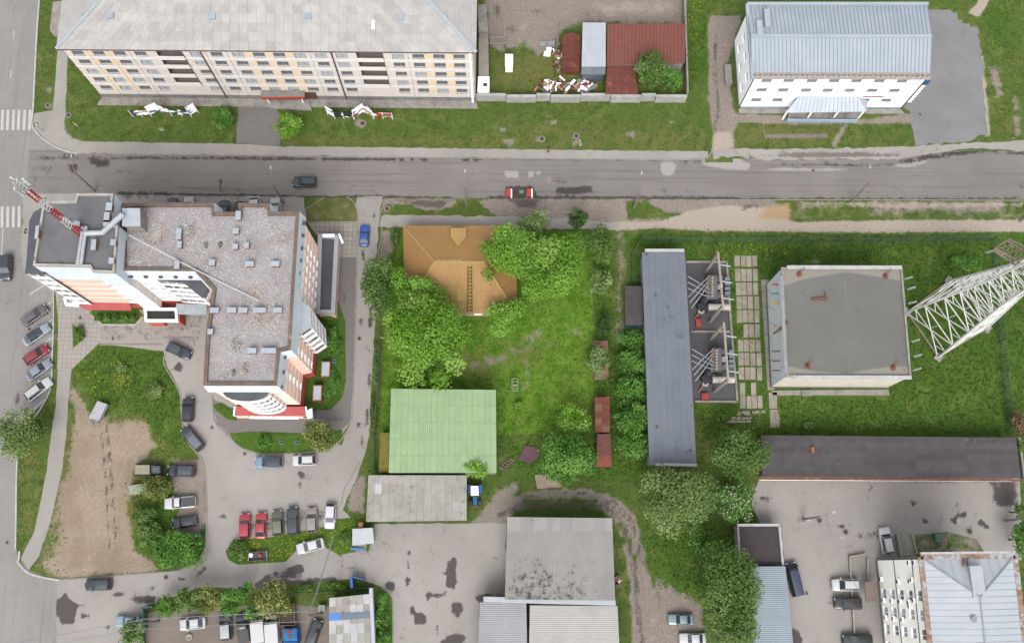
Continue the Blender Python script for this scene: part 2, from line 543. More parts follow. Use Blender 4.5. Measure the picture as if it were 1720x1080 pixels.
zone('straw', [(90, 880), (100, 860), (108, 900), (95, 940), (78, 940)], 3.0, 0.35)
zone('straw', [(185, 690), (215, 700), (205, 720), (180, 712)], 3.0, 0.3)
zone('sand', [(195, 820), (215, 850), (218, 900), (205, 890)], 3.0, 0.45)
zone('sand', [(120, 900), (220, 890), (235, 955), (110, 962)], 7.0, 0.4)
zone('dirt', [(818, 0), (1148, 0), (1148, 42), (975, 38), (940, 55), (935, 75), (905, 95), (880, 72), (855, 85), (820, 80)], 3.0, 0.95)
zone('dirt', [(818, -120), (1148, -120), (1148, 10), (818, 10)], 3.0, 0.95)
zone('dirt', [(640, 333), (1060, 334), (1060, 378), (868, 366), (640, 362)], 1.5, 0.9)
zone('dirt', [(1060, 334), (1300, 336), (1330, 372), (1060, 378)], 1.5, 0.95)
zone('dirt', [(1330, 336), (1720, 337), (1720, 372), (1330, 372)], 2.0, 0.8)
zone('dirt', [(650, 345), (690, 345), (720, 362), (645, 362)], 1.5, 0.0)
zone('dirt', [(690, 358), (760, 350), (770, 337), (800, 337), (830, 362), (700, 364)], 1.5, 0.0)
zone('dirt', [(1050, 342), (1085, 340), (1120, 358), (1160, 362), (1120, 368), (1055, 366)], 1.5, 0.0)
zone('dirt', [(1330, 352), (1400, 345), (1440, 337), (1470, 360), (1560, 355), (1640, 360), (1720, 345), (1720, 366), (1480, 372), (1335, 368)], 4.0, 0.15)
zone('soot', [(655, 334), (760, 336), (740, 352), (715, 350), (695, 346), (668, 340)], 1.6, 0.8)
zone('soot', [(845, 332), (912, 334), (900, 352), (870, 350)], 1.6, 0.8)
zone('soot', [(1235, 336), (1300, 336), (1280, 350), (1225, 368), (1240, 350)], 2.0, 0.55)
zone('sand', [(1035, 374), (1110, 372), (1165, 352), (1230, 345), (1290, 350), (1332, 373), (1500, 370), (1800, 369), (1800, 389), (1461, 391), (1280, 389), (1180, 388), (1100, 383), (1035, 388)], 1.6)
zone('osand', [(1283, 348), (1325, 340), (1330, 352), (1328, 370), (1272, 370)], 3.2, .9)
zone('sand', [(1335, 338), (1720, 339), (1720, 348), (1600, 351), (1480, 354), (1400, 344), (1340, 346)], 2.2, 0.75)
def zline(a, pts, width, strength):
    q = px2(pts)
    w = np.clip(1-ldist(GP, q)/width, 0, 1)*strength
    GA[a][:] = np.maximum(GA[a], w)
for o_ in (0, 11):
    zline('soot', [(168+o_, 700), (174+o_, 770), (180+o_, 850), (184+o_, 925)], 0.7, 0.6)
    zline('sand', [(120+o_, 760), (140+o_, 840), (150+o_, 940)], 0.9, 0.5)
    zline('sand', [(232+o_, 730), (200+o_, 770), (186+o_, 820)], 0.9, 0.5)
zline('dirt', [(770, 612), (830, 608), (880, 580), (905, 555)], 1.6, 0.62)
zline('dirt', [(866, 668), (890, 640), (880, 600)], 1.3, 0.5)
zone('dirt', [(1034, 385), (1055, 385), (1050, 470), (1045, 580), (1028, 580), (1034, 470)], 3.0, 0.65)
zone('dirt', [(1050, 545), (1080, 548), (1085, 600), (1060, 600)], 2.5, 0.6)
zone('dirt', [(640, 385), (665, 385), (655, 440), (632, 440)], 2.0, 0.8)
zone('dirt', [(620, 540), (634, 530), (632, 650), (622, 700)], 1.6, 0.45)
zone('dirt', [(604, 795), (615, 800), (612, 860), (590, 860), (582, 850), (592, 815)], 1.6, 0.9)
zone('dirt', [(292, 772), (346, 770), (348, 880), (330, 900), (286, 890), (300, 860), (285, 800)], 2.0, 0.9)
zone('dirt', [(790, 880), (840, 820), (880, 800), (870, 830), (850, 850), (855, 885)], 2.0, 0.85)
zone('dirt', [(1105, 960), (1130, 985), (1180, 1010), (1190, 1100), (1100, 1100)], 3.0, 0.8)
zone('dirt', [(1655, 110), (1680, 100), (1690, 160), (1672, 170)], 2.0, 0.6)
zone('dirt', [(1696, 160), (1712, 150), (1718, 232), (1700, 235)], 2.0, 0.6)
zone('dirt', [(770, 600), (835, 598), (850, 620), (800, 632), (765, 618)], 3.0, 0.45)
zone('dirt', [(860, 570), (905, 560), (890, 600), (850, 620)], 3.0, 0.4)
zone('dirt', [(955, 545), (985, 540), (985, 572), (955, 575)], 3.0, 0.5)
zone('dirt', [(860, 675), (885, 670), (890, 690), (860, 695)], 3.0, 0.4)
zone('dirt', [(1255, 812), (1330, 808), (1330, 870), (1275, 880)], 3.0, 0.75)
zone('dirt', [(1268, 488), (1300, 480), (1300, 700), (1285, 720), (1290, 660)], 1.0, 0.35)
for x, y, r in ((855, 240, 12), (905, 235, 9), (970, 240, 10), (605, 208, 13), (930, 205, 8), (1128, 205, 7), (80, 150, 10), (83, 178, 6), (1370, 440, 9), (1340, 590, 6), (845, 218, 9), (1060, 225, 10)):
    spot('dirt', x, y, r, 0.65)
for poly in ([(1152, 0), (1188, 0), (1188, 90), (1160, 70)], [(1205, 405), (1330, 402), (1330, 432), (1200, 432)], [(1440, 412), (1520, 412), (1510, 442), (1450, 438)],
             [(1530, 445), (1562, 450), (1560, 490), (1528, 500)], [(255, 722), (275, 722), (278, 765), (258, 765)], [(200, 840), (215, 836), (218, 880), (204, 880)],
             [(1170, 425), (1215, 425), (1215, 437), (1170, 437)], [(1420, 650), (1500, 640), (1480, 700), (1400, 700)], [(130, 620), (220, 600), (230, 660), (150, 670)]):
    zone('flower', poly, 3.0, 0.85)
zone('flower', [(1340, 400), (1690, 400), (1690, 700), (1340, 700)], 3.0, 0.36)
zone('sand', [(1646, 95), (1652, 95), (1664, 228), (1655, 230)], 1.6, 0.9)

nx, ny = len(gx), len(gy)
idx = np.arange(nx*ny).reshape(ny, nx)
F = np.stack([idx[:-1, :-1].ravel(), idx[:-1, 1:].ravel(), idx[1:, 1:].ravel(), idx[1:, :-1].ravel()], 1)
relief = 0.0
V = np.concatenate([GP, np.zeros((len(GP), 1))], 1)
gobj = link('ground', arr_mesh('ground', V, F, M_GROUND, GA))
tag(gobj, kind='structure')

# ------------------------------------------------------------------ flat sheets: roads, pavements, yards
def densify(q, step):
    out = []
    for i in range(len(q)):
        a, b = q[i], q[(i+1) % len(q)]
        n = max(1, int(np.linalg.norm(b-a)/step))
        for k in range(n): out.append(a+(b-a)*k/n)
    return np.array(out)

HARD = []
def sheet(name, poly, z, mat, res=1.2, jitter=0.12, zones=(), step=0.9):
    HARD.append(poly)
    q = px2(poly)
    ring = densify(q, step)
    if jitter:
        ring = ring + rng.normal(0, jitter, ring.shape)
    x0, y0 = ring.min(0); x1, y1 = ring.max(0)
    X, Y = np.meshgrid(np.arange(x0, x1, res), np.arange(y0, y1, res))
    pts = np.stack([X.ravel(), Y.ravel()], 1)+rng.uniform(-.1, .1, (X.size, 2))*res
    pts = pts[sdf(pts, ring) < -res*0.45]
    n = len(ring)
    allp = np.concatenate([ring, pts])
    r = geometry.delaunay_2d_cdt([Vector((float(a), float(b))) for a, b in allp], [], [list(range(n))], 1, 1e-4)
    vs = np.array([(p.x, p.y) for p in r[0]])
    fs = np.array([f for f in r[2] if len(f) == 3])
    A = {'stain': np.zeros(len(vs)), 'pale': np.zeros(len(vs))}
    for a, zp, fe, st in zones:
        zq = px2(zp)
        w = np.clip(0.5-sdf(vs, zq)/fe, 0, 1) if len(zp) > 2 else np.clip(1-ldist(vs, zq)/fe, 0, 1)
        A[a] = np.maximum(A[a], np.minimum(1, w*st*1.2))
    a, b, c = vs[fs[:, 0]], vs[fs[:, 1]], vs[fs[:, 2]]
    cr = (b-a)[:, 0]*(c-a)[:, 1]-(b-a)[:, 1]*(c-a)[:, 0]
    fs[cr < 0] = fs[cr < 0][:, ::-1]
    o = link(name, arr_mesh(name, np.concatenate([vs, np.full((len(vs), 1), z)], 1), fs, mat, A))
    return tag(o, kind='structure')

def soft_sheet(name, poly, z, layers, grow=1.6, res=0.7):
    """earth track or gravel that fades raggedly into the grass: same ground material, its own layer weights"""
    q = px2(poly)
    if sum(q[i][0]*q[(i+1) % len(q)][1]-q[(i+1) % len(q)][0]*q[i][1] for i in range(len(q))) < 0: q = q[::-1]
    x0, y0 = q.min(0)-grow-1; x1, y1 = q.max(0)+grow+1
    X, Y = np.meshgrid(np.arange(x0, x1, res), np.arange(y0, y1, res))
    pts = np.stack([X.ravel(), Y.ravel()], 1)
    d = sdf(pts, q)
    nxx, nyy = X.shape[1], X.shape[0]
    ii = np.arange(nxx*nyy).reshape(nyy, nxx)
    F = np.stack([ii[:-1, :-1].ravel(), ii[:-1, 1:].ravel(), ii[1:, 1:].ravel(), ii[1:, :-1].ravel()], 1)
    keep = (d[F] < grow).any(1)
    F = F[keep]
    used = np.unique(F); mp = np.full(len(pts), -1); mp[used] = np.arange(len(used))
    pts = pts[used]; F = mp[F]
    ix = np.clip(np.searchsorted(gx, pts[:, 0]), 0, len(gx)-1); iy = np.clip(np.searchsorted(gy, pts[:, 1]), 0, len(gy)-1)
    A = {k: GA[k][iy*len(gx)+ix].copy() for k in LAYERS}
    A['flower'][:] = 0
    for a, zp, fe, st in layers:
        zq = px2(zp)
        w = np.clip(0.5-sdf(pts, zq)/fe, 0, 1) if len(zp) > 2 and a[0] != '~' else np.clip(1-ldist(pts, zq)/fe, 0, 1)
        k = a.lstrip('~')
        if st < 0: A[k] = A[k]*(1+st*w)
        else: A[k] = np.maximum(A[k], w*st)
    HARD.append(poly)
    o = link(name, arr_mesh(name, np.concatenate([pts, np.full((len(pts), 1), z)], 1), F, M_GROUND, A))
    return tag(o, kind='structure')

def blob(x, y, rx, ry=None, n=9, ang=0):
    ry = ry or rx
    return [(x+rx*math.cos(2*math.pi*i/n+ang)*random.uniform(.75, 1.2), y+ry*math.sin(2*math.pi*i/n+ang)*random.uniform(.75, 1.2)) for i in range(n)]

AVENUE = [(-90, -80), (69, -80), (66, 0), (62, 60), (59, 120), (56, 180), (54, 207), (60, 222), (82, 241), (107, 253), (60, 262), (48, 325), (42, 330), (38, 345), (36, 400), (37, 440), (42, 462), (88, 490), (86, 600), (84, 650), (70, 680), (45, 702), (33, 730), (30, 745), (28, 800), (27, 920), (32, 940), (50, 958), (75, 968), (100, 973), (104, 1160), (-90, 1160)]
sheet('avenue', AVENUE, 0.004, M_AVENUE, 1.5, 0.02, [('stain', blob(100, 1030, 4), 1.5, .4), ('stain', [(22, 515), (26, 515), (28, 550), (24, 555)], 1.2, .8), ('stain', [(27, 655), (32, 655), (32, 690), (27, 690)], 1.0, .8), ('pale', [(40, 470), (85, 492), (85, 650), (40, 700)], 1.0, .35)])
MAIN = [(50, 252), (107, 252), (130, 259), (430, 262), (600, 264), (860, 267), (1100, 269), (1186, 266), (1196, 258), (1231, 256), (1250, 266), (1290, 270), (1400, 266), (1529, 262), (1540, 254), (1720, 254), (1800, 254), (1800, 336), (1720, 335), (1230, 335), (860, 333), (640, 333), (510, 332), (200, 327), (45, 326)]
zs = [('stain', [(60, 263), (1190, 273)], 0.8, .62), ('stain', [(200, 328), (520, 333)], 1.0, .8), ('stain', [(520, 332), (760, 334)], 0.7, .75), ('stain', [(820, 332), (1240, 334)], 0.9, .72), ('stain', [(1240, 334), (1720, 333)], 0.7, .62),
      ('stain', [(852, 312), (895, 312), (905, 333), (845, 333)], 1.5, .75), ('stain', blob(123, 284, 9, 9), 1.6, .85), ('stain', blob(168, 274, 16, 8), 2.0, .8), ('stain', blob(112, 262, 14, 5), 1.6, .75), ('stain', blob(80, 285, 25, 16), 5.0, .5), ('stain', blob(250, 300, 60, 10), 5.0, .42), ('stain', blob(420, 320, 60, 8), 4.0, .5), ('stain', blob(640, 320, 50, 7), 4.0, .5), ('stain', blob(1130, 322, 60, 8), 4.0, .48), ('stain', blob(1500, 322, 90, 7), 4.0, .42), ('stain', blob(1300, 300, 60, 8), 4.0, .36), ('stain', [(940, 322), (990, 318)], 1.2, .85), ('stain', [(370, 302), (372, 318)], .5, .6), ('stain', blob(940, 305, 16, 8), 2.0, .55), ('stain', blob(960, 320, 12, 6), 1.5, .6),
      ('pale', [(850, 287), (872, 287), (872, 298), (850, 298)], .3, 1), ('pale', [(885, 287), (895, 287), (895, 298), (885, 298)], .3, 1), ('pale', blob(905, 292, 8, 5), 1.2, .7), ('pale', blob(922, 302, 7, 6), 1.2, .7),
      ('pale', [(1111, 275), (1137, 275), (1134, 290), (1118, 297), (1112, 290)], .6, 1), ('pale', [(1175, 270), (1225, 260), (1260, 276), (1258, 286), (1215, 284), (1180, 277)], 1.0, .9),
      ('pale', [(1290, 281), (1400, 283), (1500, 279), (1545, 268), (1575, 260), (1550, 276), (1530, 280), (1400, 286), (1290, 286)], .8, .9), ('stain', [(1240, 272), (1320, 273), (1500, 274), (1560, 259), (1640, 252), (1640, 258), (1560, 268), (1500, 278), (1400, 279), (1290, 277)], 1.2, .85),
      ('stain', [(1640, 254), (1720, 258)], 0.8, .6), ('stain', blob(1717, 312, 8, 4), 1.0, .8), ('stain', blob(1582, 302, 4, 3), 1.0, .6), ('stain', blob(210, 288, 20, 5), 2.0, .55), ('pale', blob(715, 306, 16, 5), 2.5, .4),
      ('stain', [(52, 256), (66, 300), (56, 325), (48, 326)], 2, .45)]
sheet('main_road', MAIN, 0.008, M_ROAD, 0.8, 0.05, zs)
sheet('pavement', [(97, 85), (114, 85), (113, 130), (110, 190), (108, 205), (113, 222), (123, 232), (140, 238), (397, 242), (470, 246), (860, 251), (1190, 255), (1190, 267), (1100, 268.5), (860, 266), (430, 261), (130, 258), (107, 252), (82, 240), (60, 221), (55, 207), (58, 190), (88, 186), (92, 150)], 0.03, M_WALK, 1.2, 0.06, [('stain', [(110, 205), (116, 222), (128, 236), (120, 240), (108, 225)], .8, .8), ('stain', blob(335, 258, 4, 2), .8, .5), ('pale', [(90, 100), (110, 100), (106, 180), (92, 180)], 1, .4)])
sheet('entrance_path', [(400, 172), (447, 172), (456, 176), (470, 192), (470, 246), (397, 242)], 0.034, M_DARKWALK, 1.2, 0.05, [('stain', [(398, 240), (470, 244)], .6, .7)])
sheet('pavement', [(1196, 256), (1230, 250), (1252, 251), (1405, 250), (1532, 246), (1584, 242), (1720, 237), (1800, 237), (1800, 256), (1720, 254), (1640, 250), (1600, 252), (1545, 262), (1500, 268), (1400, 268), (1290, 270), (1233, 263), (1196, 267)], 0.03, M_WALK, 1.2, 0.12, [('stain', [(1235, 262), (1290, 268), (1400, 266), (1520, 262), (1600, 250)], .7, .7), ('stain', blob(1312, 253, 4, 2), 1, .7), ('stain', blob(1600, 240, 14, 5), 1.4, .55)])
SIDE = [(1192, 26), (1246, 26), (1236, 60), (1222, 110), (1232, 190), (1300, 194), (1420, 206), (1534, 190), (1534, 207), (1424, 209), (1404, 248), (1395, 248), (1416, 209), (1330, 210), (1240, 205), (1233, 215), (1232, 252), (1195, 256), (1197, 225), (1190, 160), (1189, 60)]
soft_sheet('side_drive', SIDE, 0.012, [('dirt', SIDE, 1.6, 1.0), ('~soot', [(1203, 60), (1199, 110), (1206, 180), (1202, 220)], 1.2, .62), ('soot', blob(1254, 201, 12, 4), 1.5, .7), ('sand', [(1196, 222), (1230, 220), (1232, 252), (1195, 256)], 1.5, .8)])
sheet('gravel_lot', [(1556, 18), (1600, 22), (1640, 20), (1645, 60), (1650, 110), (1655, 170), (1657, 225), (1620, 240), (1584, 243), (1535, 246), (1530, 190), (1515, 180), (1560, 130)], 0.016, M_GRAVEL, 1.0, 0.25, [('stain', blob(1592, 155, 14, 20), 6, .42), ('stain', [(1590, 195), (1596, 195), (1598, 215), (1592, 215)], 1.2, .6), ('pale', [(1560, 40), (1600, 80), (1640, 120)], 2.5, .5)])
GP_ = [(1625, 22), (1640, 8), (1660, -40), (1672, -40), (1658, 8), (1644, 30)]
soft_sheet('gravel_path', GP_, 0.02, [('sand', GP_, 1.2, 1.0)])
sheet('pavement', [(639, 362), (868, 364), (960, 368), (1040, 374), (1040, 388), (960, 384), (868, 383), (636, 381)], 0.03, M_WALK, 1.2, 0.12)
sheet('driveway', [(600, 331), (642, 331), (639, 350), (638, 365), (633, 421), (631, 535), (624, 639), (620, 731), (612, 765), (600, 800), (583, 835), (573, 862), (556, 790), (575, 745), (588, 708), (593, 639), (597, 500), (599, 383), (598, 350)], 0.020, M_YARD, 0.8, 0.08,
      [('stain', blob(x, y, rx, ry), 1.0, s) for x, y, rx, ry, s in ((610, 430, 4, 14, .7), (627, 360, 5, 10, .55), (606, 470, 4, 16, .6), (622, 540, 5, 14, .75), (606, 540, 4, 10, .75), (618, 585, 5, 8, .6), (606, 510, 3, 8, .5), (621, 640, 4, 20, .7), (616, 700, 4, 20, .7), (603, 715, 5, 6, .8), (612, 735, 8, 7, .7), (606, 745, 4, 8, .7), (596, 765, 5, 4, .7), (578, 783, 4, 3, .7))])
sheet('courtyard', [(168, 520), (245, 520), (345, 500), (420, 520), (420, 660), (440, 690), (590, 690), (588, 708), (566, 745), (612, 765), (600, 800), (585, 830), (574, 855), (590, 870), (600, 890), (615, 905), (615, 935), (560, 960), (345, 965), (332, 942), (345, 915), (347, 870), (345, 800), (340, 770), (318, 745), (308, 715), (305, 680), (300, 650), (280, 615), (275, 590), (165, 577)], 0.012, M_YARD, 1.0, 0.04,
      [('stain', [(168, 522), (250, 545), (345, 520), (345, 580), (275, 578), (168, 576)], 1.0, .33), ('stain', blob(505, 795, 8, 4), 1.0, .8), ('stain', blob(502, 818, 5, 8), 1.0, .8), ('stain', blob(512, 806, 8, 3), 1.0, .75), ('stain', blob(543, 805, 5, 7), 1.2, .6), ('stain', blob(525, 807, 4, 3), 1, .7), ('stain', blob(394, 844, 4, 5), 1.0, .7), ('stain', blob(375, 868, 9, 4), 1.0, .7), ('stain', blob(373, 862, 5, 3), 1, .6), ('stain', blob(402, 757, 8, 6), 1, .7), ('stain', blob(575, 782, 5, 4), 1, .7), ('stain', blob(595, 765, 6, 5), 1, .7), ('stain', blob(545, 783, 6, 10), 1.6, .5),
       ('stain', [(480, 850), (568, 842), (568, 880), (400, 905), (395, 880)], 3, .42), ('stain', blob(425, 810, 2, 6), .8, .6), ('stain', blob(290, 622, 5, 5), 1.2, .55), ('stain', [(302, 610), (302, 622)], .8, .8), ('pale', [(545, 770), (560, 770), (575, 800), (555, 820)], 2, .4)])
sheet('lower_street', [(95, 972), (200, 966), (300, 957), (332, 942), (380, 945), (500, 945), (560, 930), (620, 925), (630, 880), (850, 878), (850, 1008), (805, 1010), (805, 1160), (640, 1160), (655, 1000), (640, 985), (600, 970), (560, 975), (430, 990), (340, 985), (250, 1015), (235, 1080), (235, 1160), (95, 1160)], 0.016, M_YARD, 0.8, 0.05,
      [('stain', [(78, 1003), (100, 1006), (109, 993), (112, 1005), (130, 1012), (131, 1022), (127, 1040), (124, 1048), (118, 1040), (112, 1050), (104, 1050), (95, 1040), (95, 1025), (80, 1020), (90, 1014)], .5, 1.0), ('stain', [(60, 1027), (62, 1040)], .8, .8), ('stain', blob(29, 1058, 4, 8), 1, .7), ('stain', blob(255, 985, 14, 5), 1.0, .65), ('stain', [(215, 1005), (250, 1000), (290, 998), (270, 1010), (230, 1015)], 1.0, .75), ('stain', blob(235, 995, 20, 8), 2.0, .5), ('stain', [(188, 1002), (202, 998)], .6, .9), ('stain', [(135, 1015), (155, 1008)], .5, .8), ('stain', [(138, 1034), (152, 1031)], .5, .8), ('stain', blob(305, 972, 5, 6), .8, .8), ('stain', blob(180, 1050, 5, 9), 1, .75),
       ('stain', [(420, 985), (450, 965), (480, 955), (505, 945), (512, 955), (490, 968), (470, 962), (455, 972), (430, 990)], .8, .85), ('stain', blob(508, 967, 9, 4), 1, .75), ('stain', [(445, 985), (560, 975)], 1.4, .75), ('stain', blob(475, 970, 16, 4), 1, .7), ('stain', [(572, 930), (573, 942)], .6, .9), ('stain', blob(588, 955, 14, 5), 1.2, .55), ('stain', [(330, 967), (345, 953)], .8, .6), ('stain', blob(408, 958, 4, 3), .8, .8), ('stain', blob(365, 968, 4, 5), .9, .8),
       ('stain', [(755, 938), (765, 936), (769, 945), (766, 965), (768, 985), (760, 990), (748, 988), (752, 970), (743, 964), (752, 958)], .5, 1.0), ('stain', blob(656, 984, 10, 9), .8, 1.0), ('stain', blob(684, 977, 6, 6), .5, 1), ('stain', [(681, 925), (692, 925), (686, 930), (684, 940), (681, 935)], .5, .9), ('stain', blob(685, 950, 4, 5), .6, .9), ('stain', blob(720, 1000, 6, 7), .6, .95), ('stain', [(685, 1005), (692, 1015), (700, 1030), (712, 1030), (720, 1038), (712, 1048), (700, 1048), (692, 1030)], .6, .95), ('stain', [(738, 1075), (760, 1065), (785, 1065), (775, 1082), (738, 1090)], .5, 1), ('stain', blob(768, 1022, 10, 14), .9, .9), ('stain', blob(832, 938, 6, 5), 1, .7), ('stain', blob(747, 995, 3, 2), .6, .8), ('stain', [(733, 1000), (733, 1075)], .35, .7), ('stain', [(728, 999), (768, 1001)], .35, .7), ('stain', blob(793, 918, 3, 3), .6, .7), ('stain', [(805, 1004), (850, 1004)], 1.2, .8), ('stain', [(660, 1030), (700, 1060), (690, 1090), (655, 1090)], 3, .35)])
sheet('parking_yard', [(245, 1028), (320, 1020), (470, 1015), (560, 1020), (556, 1160), (245, 1160)], 0.02, M_TRACK, 1.0, 0.1, [('stain', [(400, 1075), (420, 1045), (470, 1075)], 2, .5), ('stain', blob(270, 1068, 5, 8), 1.0, .7)])
sheet('service_yard', [(1275, 804), (1712, 800), (1716, 940), (1500, 945), (1500, 1160), (1335, 1160), (1318, 950), (1312, 880), (1278, 880), (1262, 845)], 0.012, M_YARD, 0.9, 0.1,
      [('stain', [(1276, 830), (1300, 838), (1290, 845), (1275, 840)], 1.2, .8), ('stain', blob(1346, 871, 12, 5), 1.0, .75), ('stain', blob(1378, 875, 7, 5), .6, .95), ('stain', blob(1412, 883, 6, 4), .6, .95), ('stain', [(1460, 812), (1466, 815), (1462, 830), (1456, 842)], .8, .8), ('stain', [(1455, 856), (1500, 850), (1535, 847), (1570, 848), (1620, 846), (1660, 848)], .35, .75), ('stain', blob(1533, 847, 4, 3), .6, .9), ('stain', [(1668, 815), (1708, 810), (1708, 850), (1685, 852), (1668, 845)], 2, .8), ('stain', [(1604, 855), (1624, 862), (1622, 870), (1604, 862)], .5, 1), ('stain', blob(1601, 875, 7, 5), .6, .95), ('stain', blob(1554, 875, 4, 3), .6, .9), ('stain', blob(1652, 885, 4, 3), .6, .9), ('stain', [(1676, 850), (1680, 880), (1682, 915)], 1.2, .7), ('stain', blob(1630, 885, 14, 10), 2.5, .5), ('stain', [(1330, 1050), (1345, 1065), (1350, 1090), (1330, 1090)], .6, 1), ('stain', blob(1460, 888, 14, 6), 1.6, .55), ('stain', [(1395, 1010), (1400, 990)], 1.5, .4), ('pale', [(1602, 865), (1620, 868), (1612, 876), (1600, 873)], .4, 1), ('pale', blob(1413, 905, 5, 5), .8, .9), ('stain', [(1433, 890), (1477, 888), (1478, 912), (1440, 915)], 1.2, .4), ('stain', [(1300, 800), (1700, 805)], 1.0, .7), ('stain', blob(1298, 855, 16, 14), 4, .4), ('stain', [(1630, 860), (1655, 872), (1665, 895)], .35, .7)])
TRACK = [(806, 872), (825, 852), (850, 838), (880, 828), (920, 822), (985, 822), (1020, 828), (1050, 846), (1068, 872), (1076, 905), (1084, 950), (1102, 1000), (1118, 1060), (1122, 1160), (1060, 1160), (1062, 1060), (1058, 980), (1048, 920), (1040, 885), (1022, 862), (1000, 852), (960, 848), (900, 850), (866, 858), (850, 880), (820, 884)]
soft_sheet('dirt_track', TRACK, 0.012, [('dirt', TRACK, 2.0, 1.0), ('~soot', [(836, 866), (870, 852), (910, 848), (980, 848), (1020, 853), (1042, 872), (1055, 905), (1066, 960), (1078, 1080)], 1.3, .66), ('~soot', [(868, 836), (920, 829), (985, 829), (1032, 842), (1060, 872), (1073, 920), (1080, 950)], 1.2, .62), ('~dirt', [(880, 842), (920, 839), (980, 838), (1000, 841)], 0.9, -.8), ('~dirt', [(1046, 880), (1060, 915), (1072, 960)], 0.8, -.7), ('sand', blob(1096, 1040, 14, 60), 3, .5)])
sheet('footpath', [(97, 619), (120, 619), (114, 680), (111, 733), (103, 800), (82, 885), (65, 935), (48, 957), (34, 939), (58, 892), (77, 800), (89, 711), (94, 680)], 0.03, M_WALK, 1.2, 0.04)
sheet('pavement', [(36, 328), (80, 326), (84, 470), (96, 492), (86, 490), (42, 462), (37, 440), (36, 400), (38, 345)], 0.006, M_WALK, 1.2, 0.1, [('stain', [(36, 340), (60, 340), (55, 400), (38, 440)], 2, .35)])
sheet('tiled_plaza', [(93, 490), (130, 500), (152, 516), (173, 551), (166, 577), (120, 621), (96, 620), (98, 540)], 0.034, M_PLAZA, 2.0, 0.0)
sheet('slab_walk', [(515, 372), (600, 372), (600, 432), (572, 432), (560, 410), (530, 393)], 0.034, M_SLABWALK, 2.0, 0.0)
sheet('back_walk', [(60, 325), (510, 331), (512, 350), (520, 372), (460, 372), (60, 372)], 0.014, M_WALK, 1.5, 0.05, [('stain', [(200, 330), (510, 335)], 1.0, .7)])
sheet('grey_walk', [(572, 431), (599, 431), (597, 500), (593, 640), (588, 708), (574, 722), (390, 734), (366, 712), (358, 690), (357, 670), (400, 690), (525, 690), (560, 680), (575, 640), (575, 540), (566, 500)], 0.024, M_DARKWALK, 1.0, 0.03, [('stain', blob(578, 500, 5, 14), 1.5, .6), ('stain', blob(582, 560, 3, 3), .8, .8), ('stain', [(525, 700), (575, 705)], 1.5, .5)])

def bed(name, poly, z=0.09, layer='deep', rim=True):
    """raised planted bed"""
    q = px2(poly)
    ring = densify(q, 0.8)
    n = len(ring)
    x0, y0 = ring.min(0); x1, y1 = ring.max(0)
    X, Y = np.meshgrid(np.arange(x0, x1, .7), np.arange(y0, y1, .7))
    pts = np.stack([X.ravel(), Y.ravel()], 1)
    pts = pts[sdf(pts, ring) < -0.3]
    r = geometry.delaunay_2d_cdt([Vector((float(a), float(b))) for a, b in np.concatenate([ring, pts])], [], [list(range(n))], 1, 1e-4)
    vs = np.array([(p.x, p.y) for p in r[0]]); fs = np.array([f for f in r[2] if len(f) == 3])
    a, b, c = vs[fs[:, 0]], vs[fs[:, 1]], vs[fs[:, 2]]
    cr = (b-a)[:, 0]*(c-a)[:, 1]-(b-a)[:, 1]*(c-a)[:, 0]
    fs[cr < 0] = fs[cr < 0][:, ::-1]
    A = {k: np.zeros(len(vs)) for k in LAYERS}
    for l, s in (layer if isinstance(layer, (list, tuple)) else ((layer, 1.0),)):
        A[l][:] = s
    zz = z+0.05*np.clip(-sdf(vs, ring), 0, 1)
    o = link(name, arr_mesh(name, np.concatenate([vs, zz[:, None]], 1), fs, M_GROUND, A))
    return tag(o, kind='structure')

bed('planted_bed', [(515, 500), (566, 500), (580, 540), (581, 640), (575, 668), (555, 688), (505, 690)])
bed('planted_bed', [(386, 728), (430, 725), (520, 728), (575, 722), (574, 738), (545, 755), (500, 760), (440, 762), (408, 752), (392, 740)])
bed('planted_bed', [(121.5, 543.5), (145.6, 565), (122.7, 585.6)])
bed('planted_bed', [(150, 525), (160, 533), (172, 545), (230, 546), (241, 530), (232, 520), (160, 520)])
bed('planted_bed', [(379, 925), (392, 906), (455, 902), (545, 884), (565, 872), (600, 868), (600, 890), (592, 900), (597, 926), (570, 932), (548, 920), (545, 906), (500, 912), (497, 925), (480, 943), (400, 948), (384, 940)], 0.06, (('deep', 1.0), ('flower', .62)))
bed('planted_bed', [(513, 352), (545, 334), (575, 331), (592, 338), (601, 355), (601, 371), (516, 373)], 0.07, (('dry', .6), ('dirt', .35)))
bed('planted_bed', [(357, 680), (372, 676), (398, 692), (398, 706), (382, 704), (364, 690)], 0.07)
bed('planted_bed', [(1537, 898), (1590, 893), (1640, 905), (1655, 930), (1600, 935), (1540, 936)], 0.05, (('deep', .6), ('dirt', .5)))
bed('planted_bed', [(628, 985), (645, 990), (660, 1005), (660, 1120), (622, 1120)], 0.06)

def kerb(poly, w=0.18, h=0.12, mat=None, name='kerb', z=0.0):
    pts = PP(poly, z)
    mb = MB()
    n = len(pts)
    L, Rr = [], []
    for i in range(n):
        d = (pts[min(i+1, n-1)]-pts[max(i-1, 0)]); d.z = 0; d.normalize()
        s = Vector((-d.y, d.x, 0))
        L.append(pts[i]+s*w/2); Rr.append(pts[i]-s*w/2)
    for i in range(n-1):
        base = [Rr[i], Rr[i+1], L[i+1], L[i]]
        mb.prism(base, [p+Vector((0, 0, h)) for p in base])
    return tag(mb.build(name, mat or M_KERB), kind='structure')

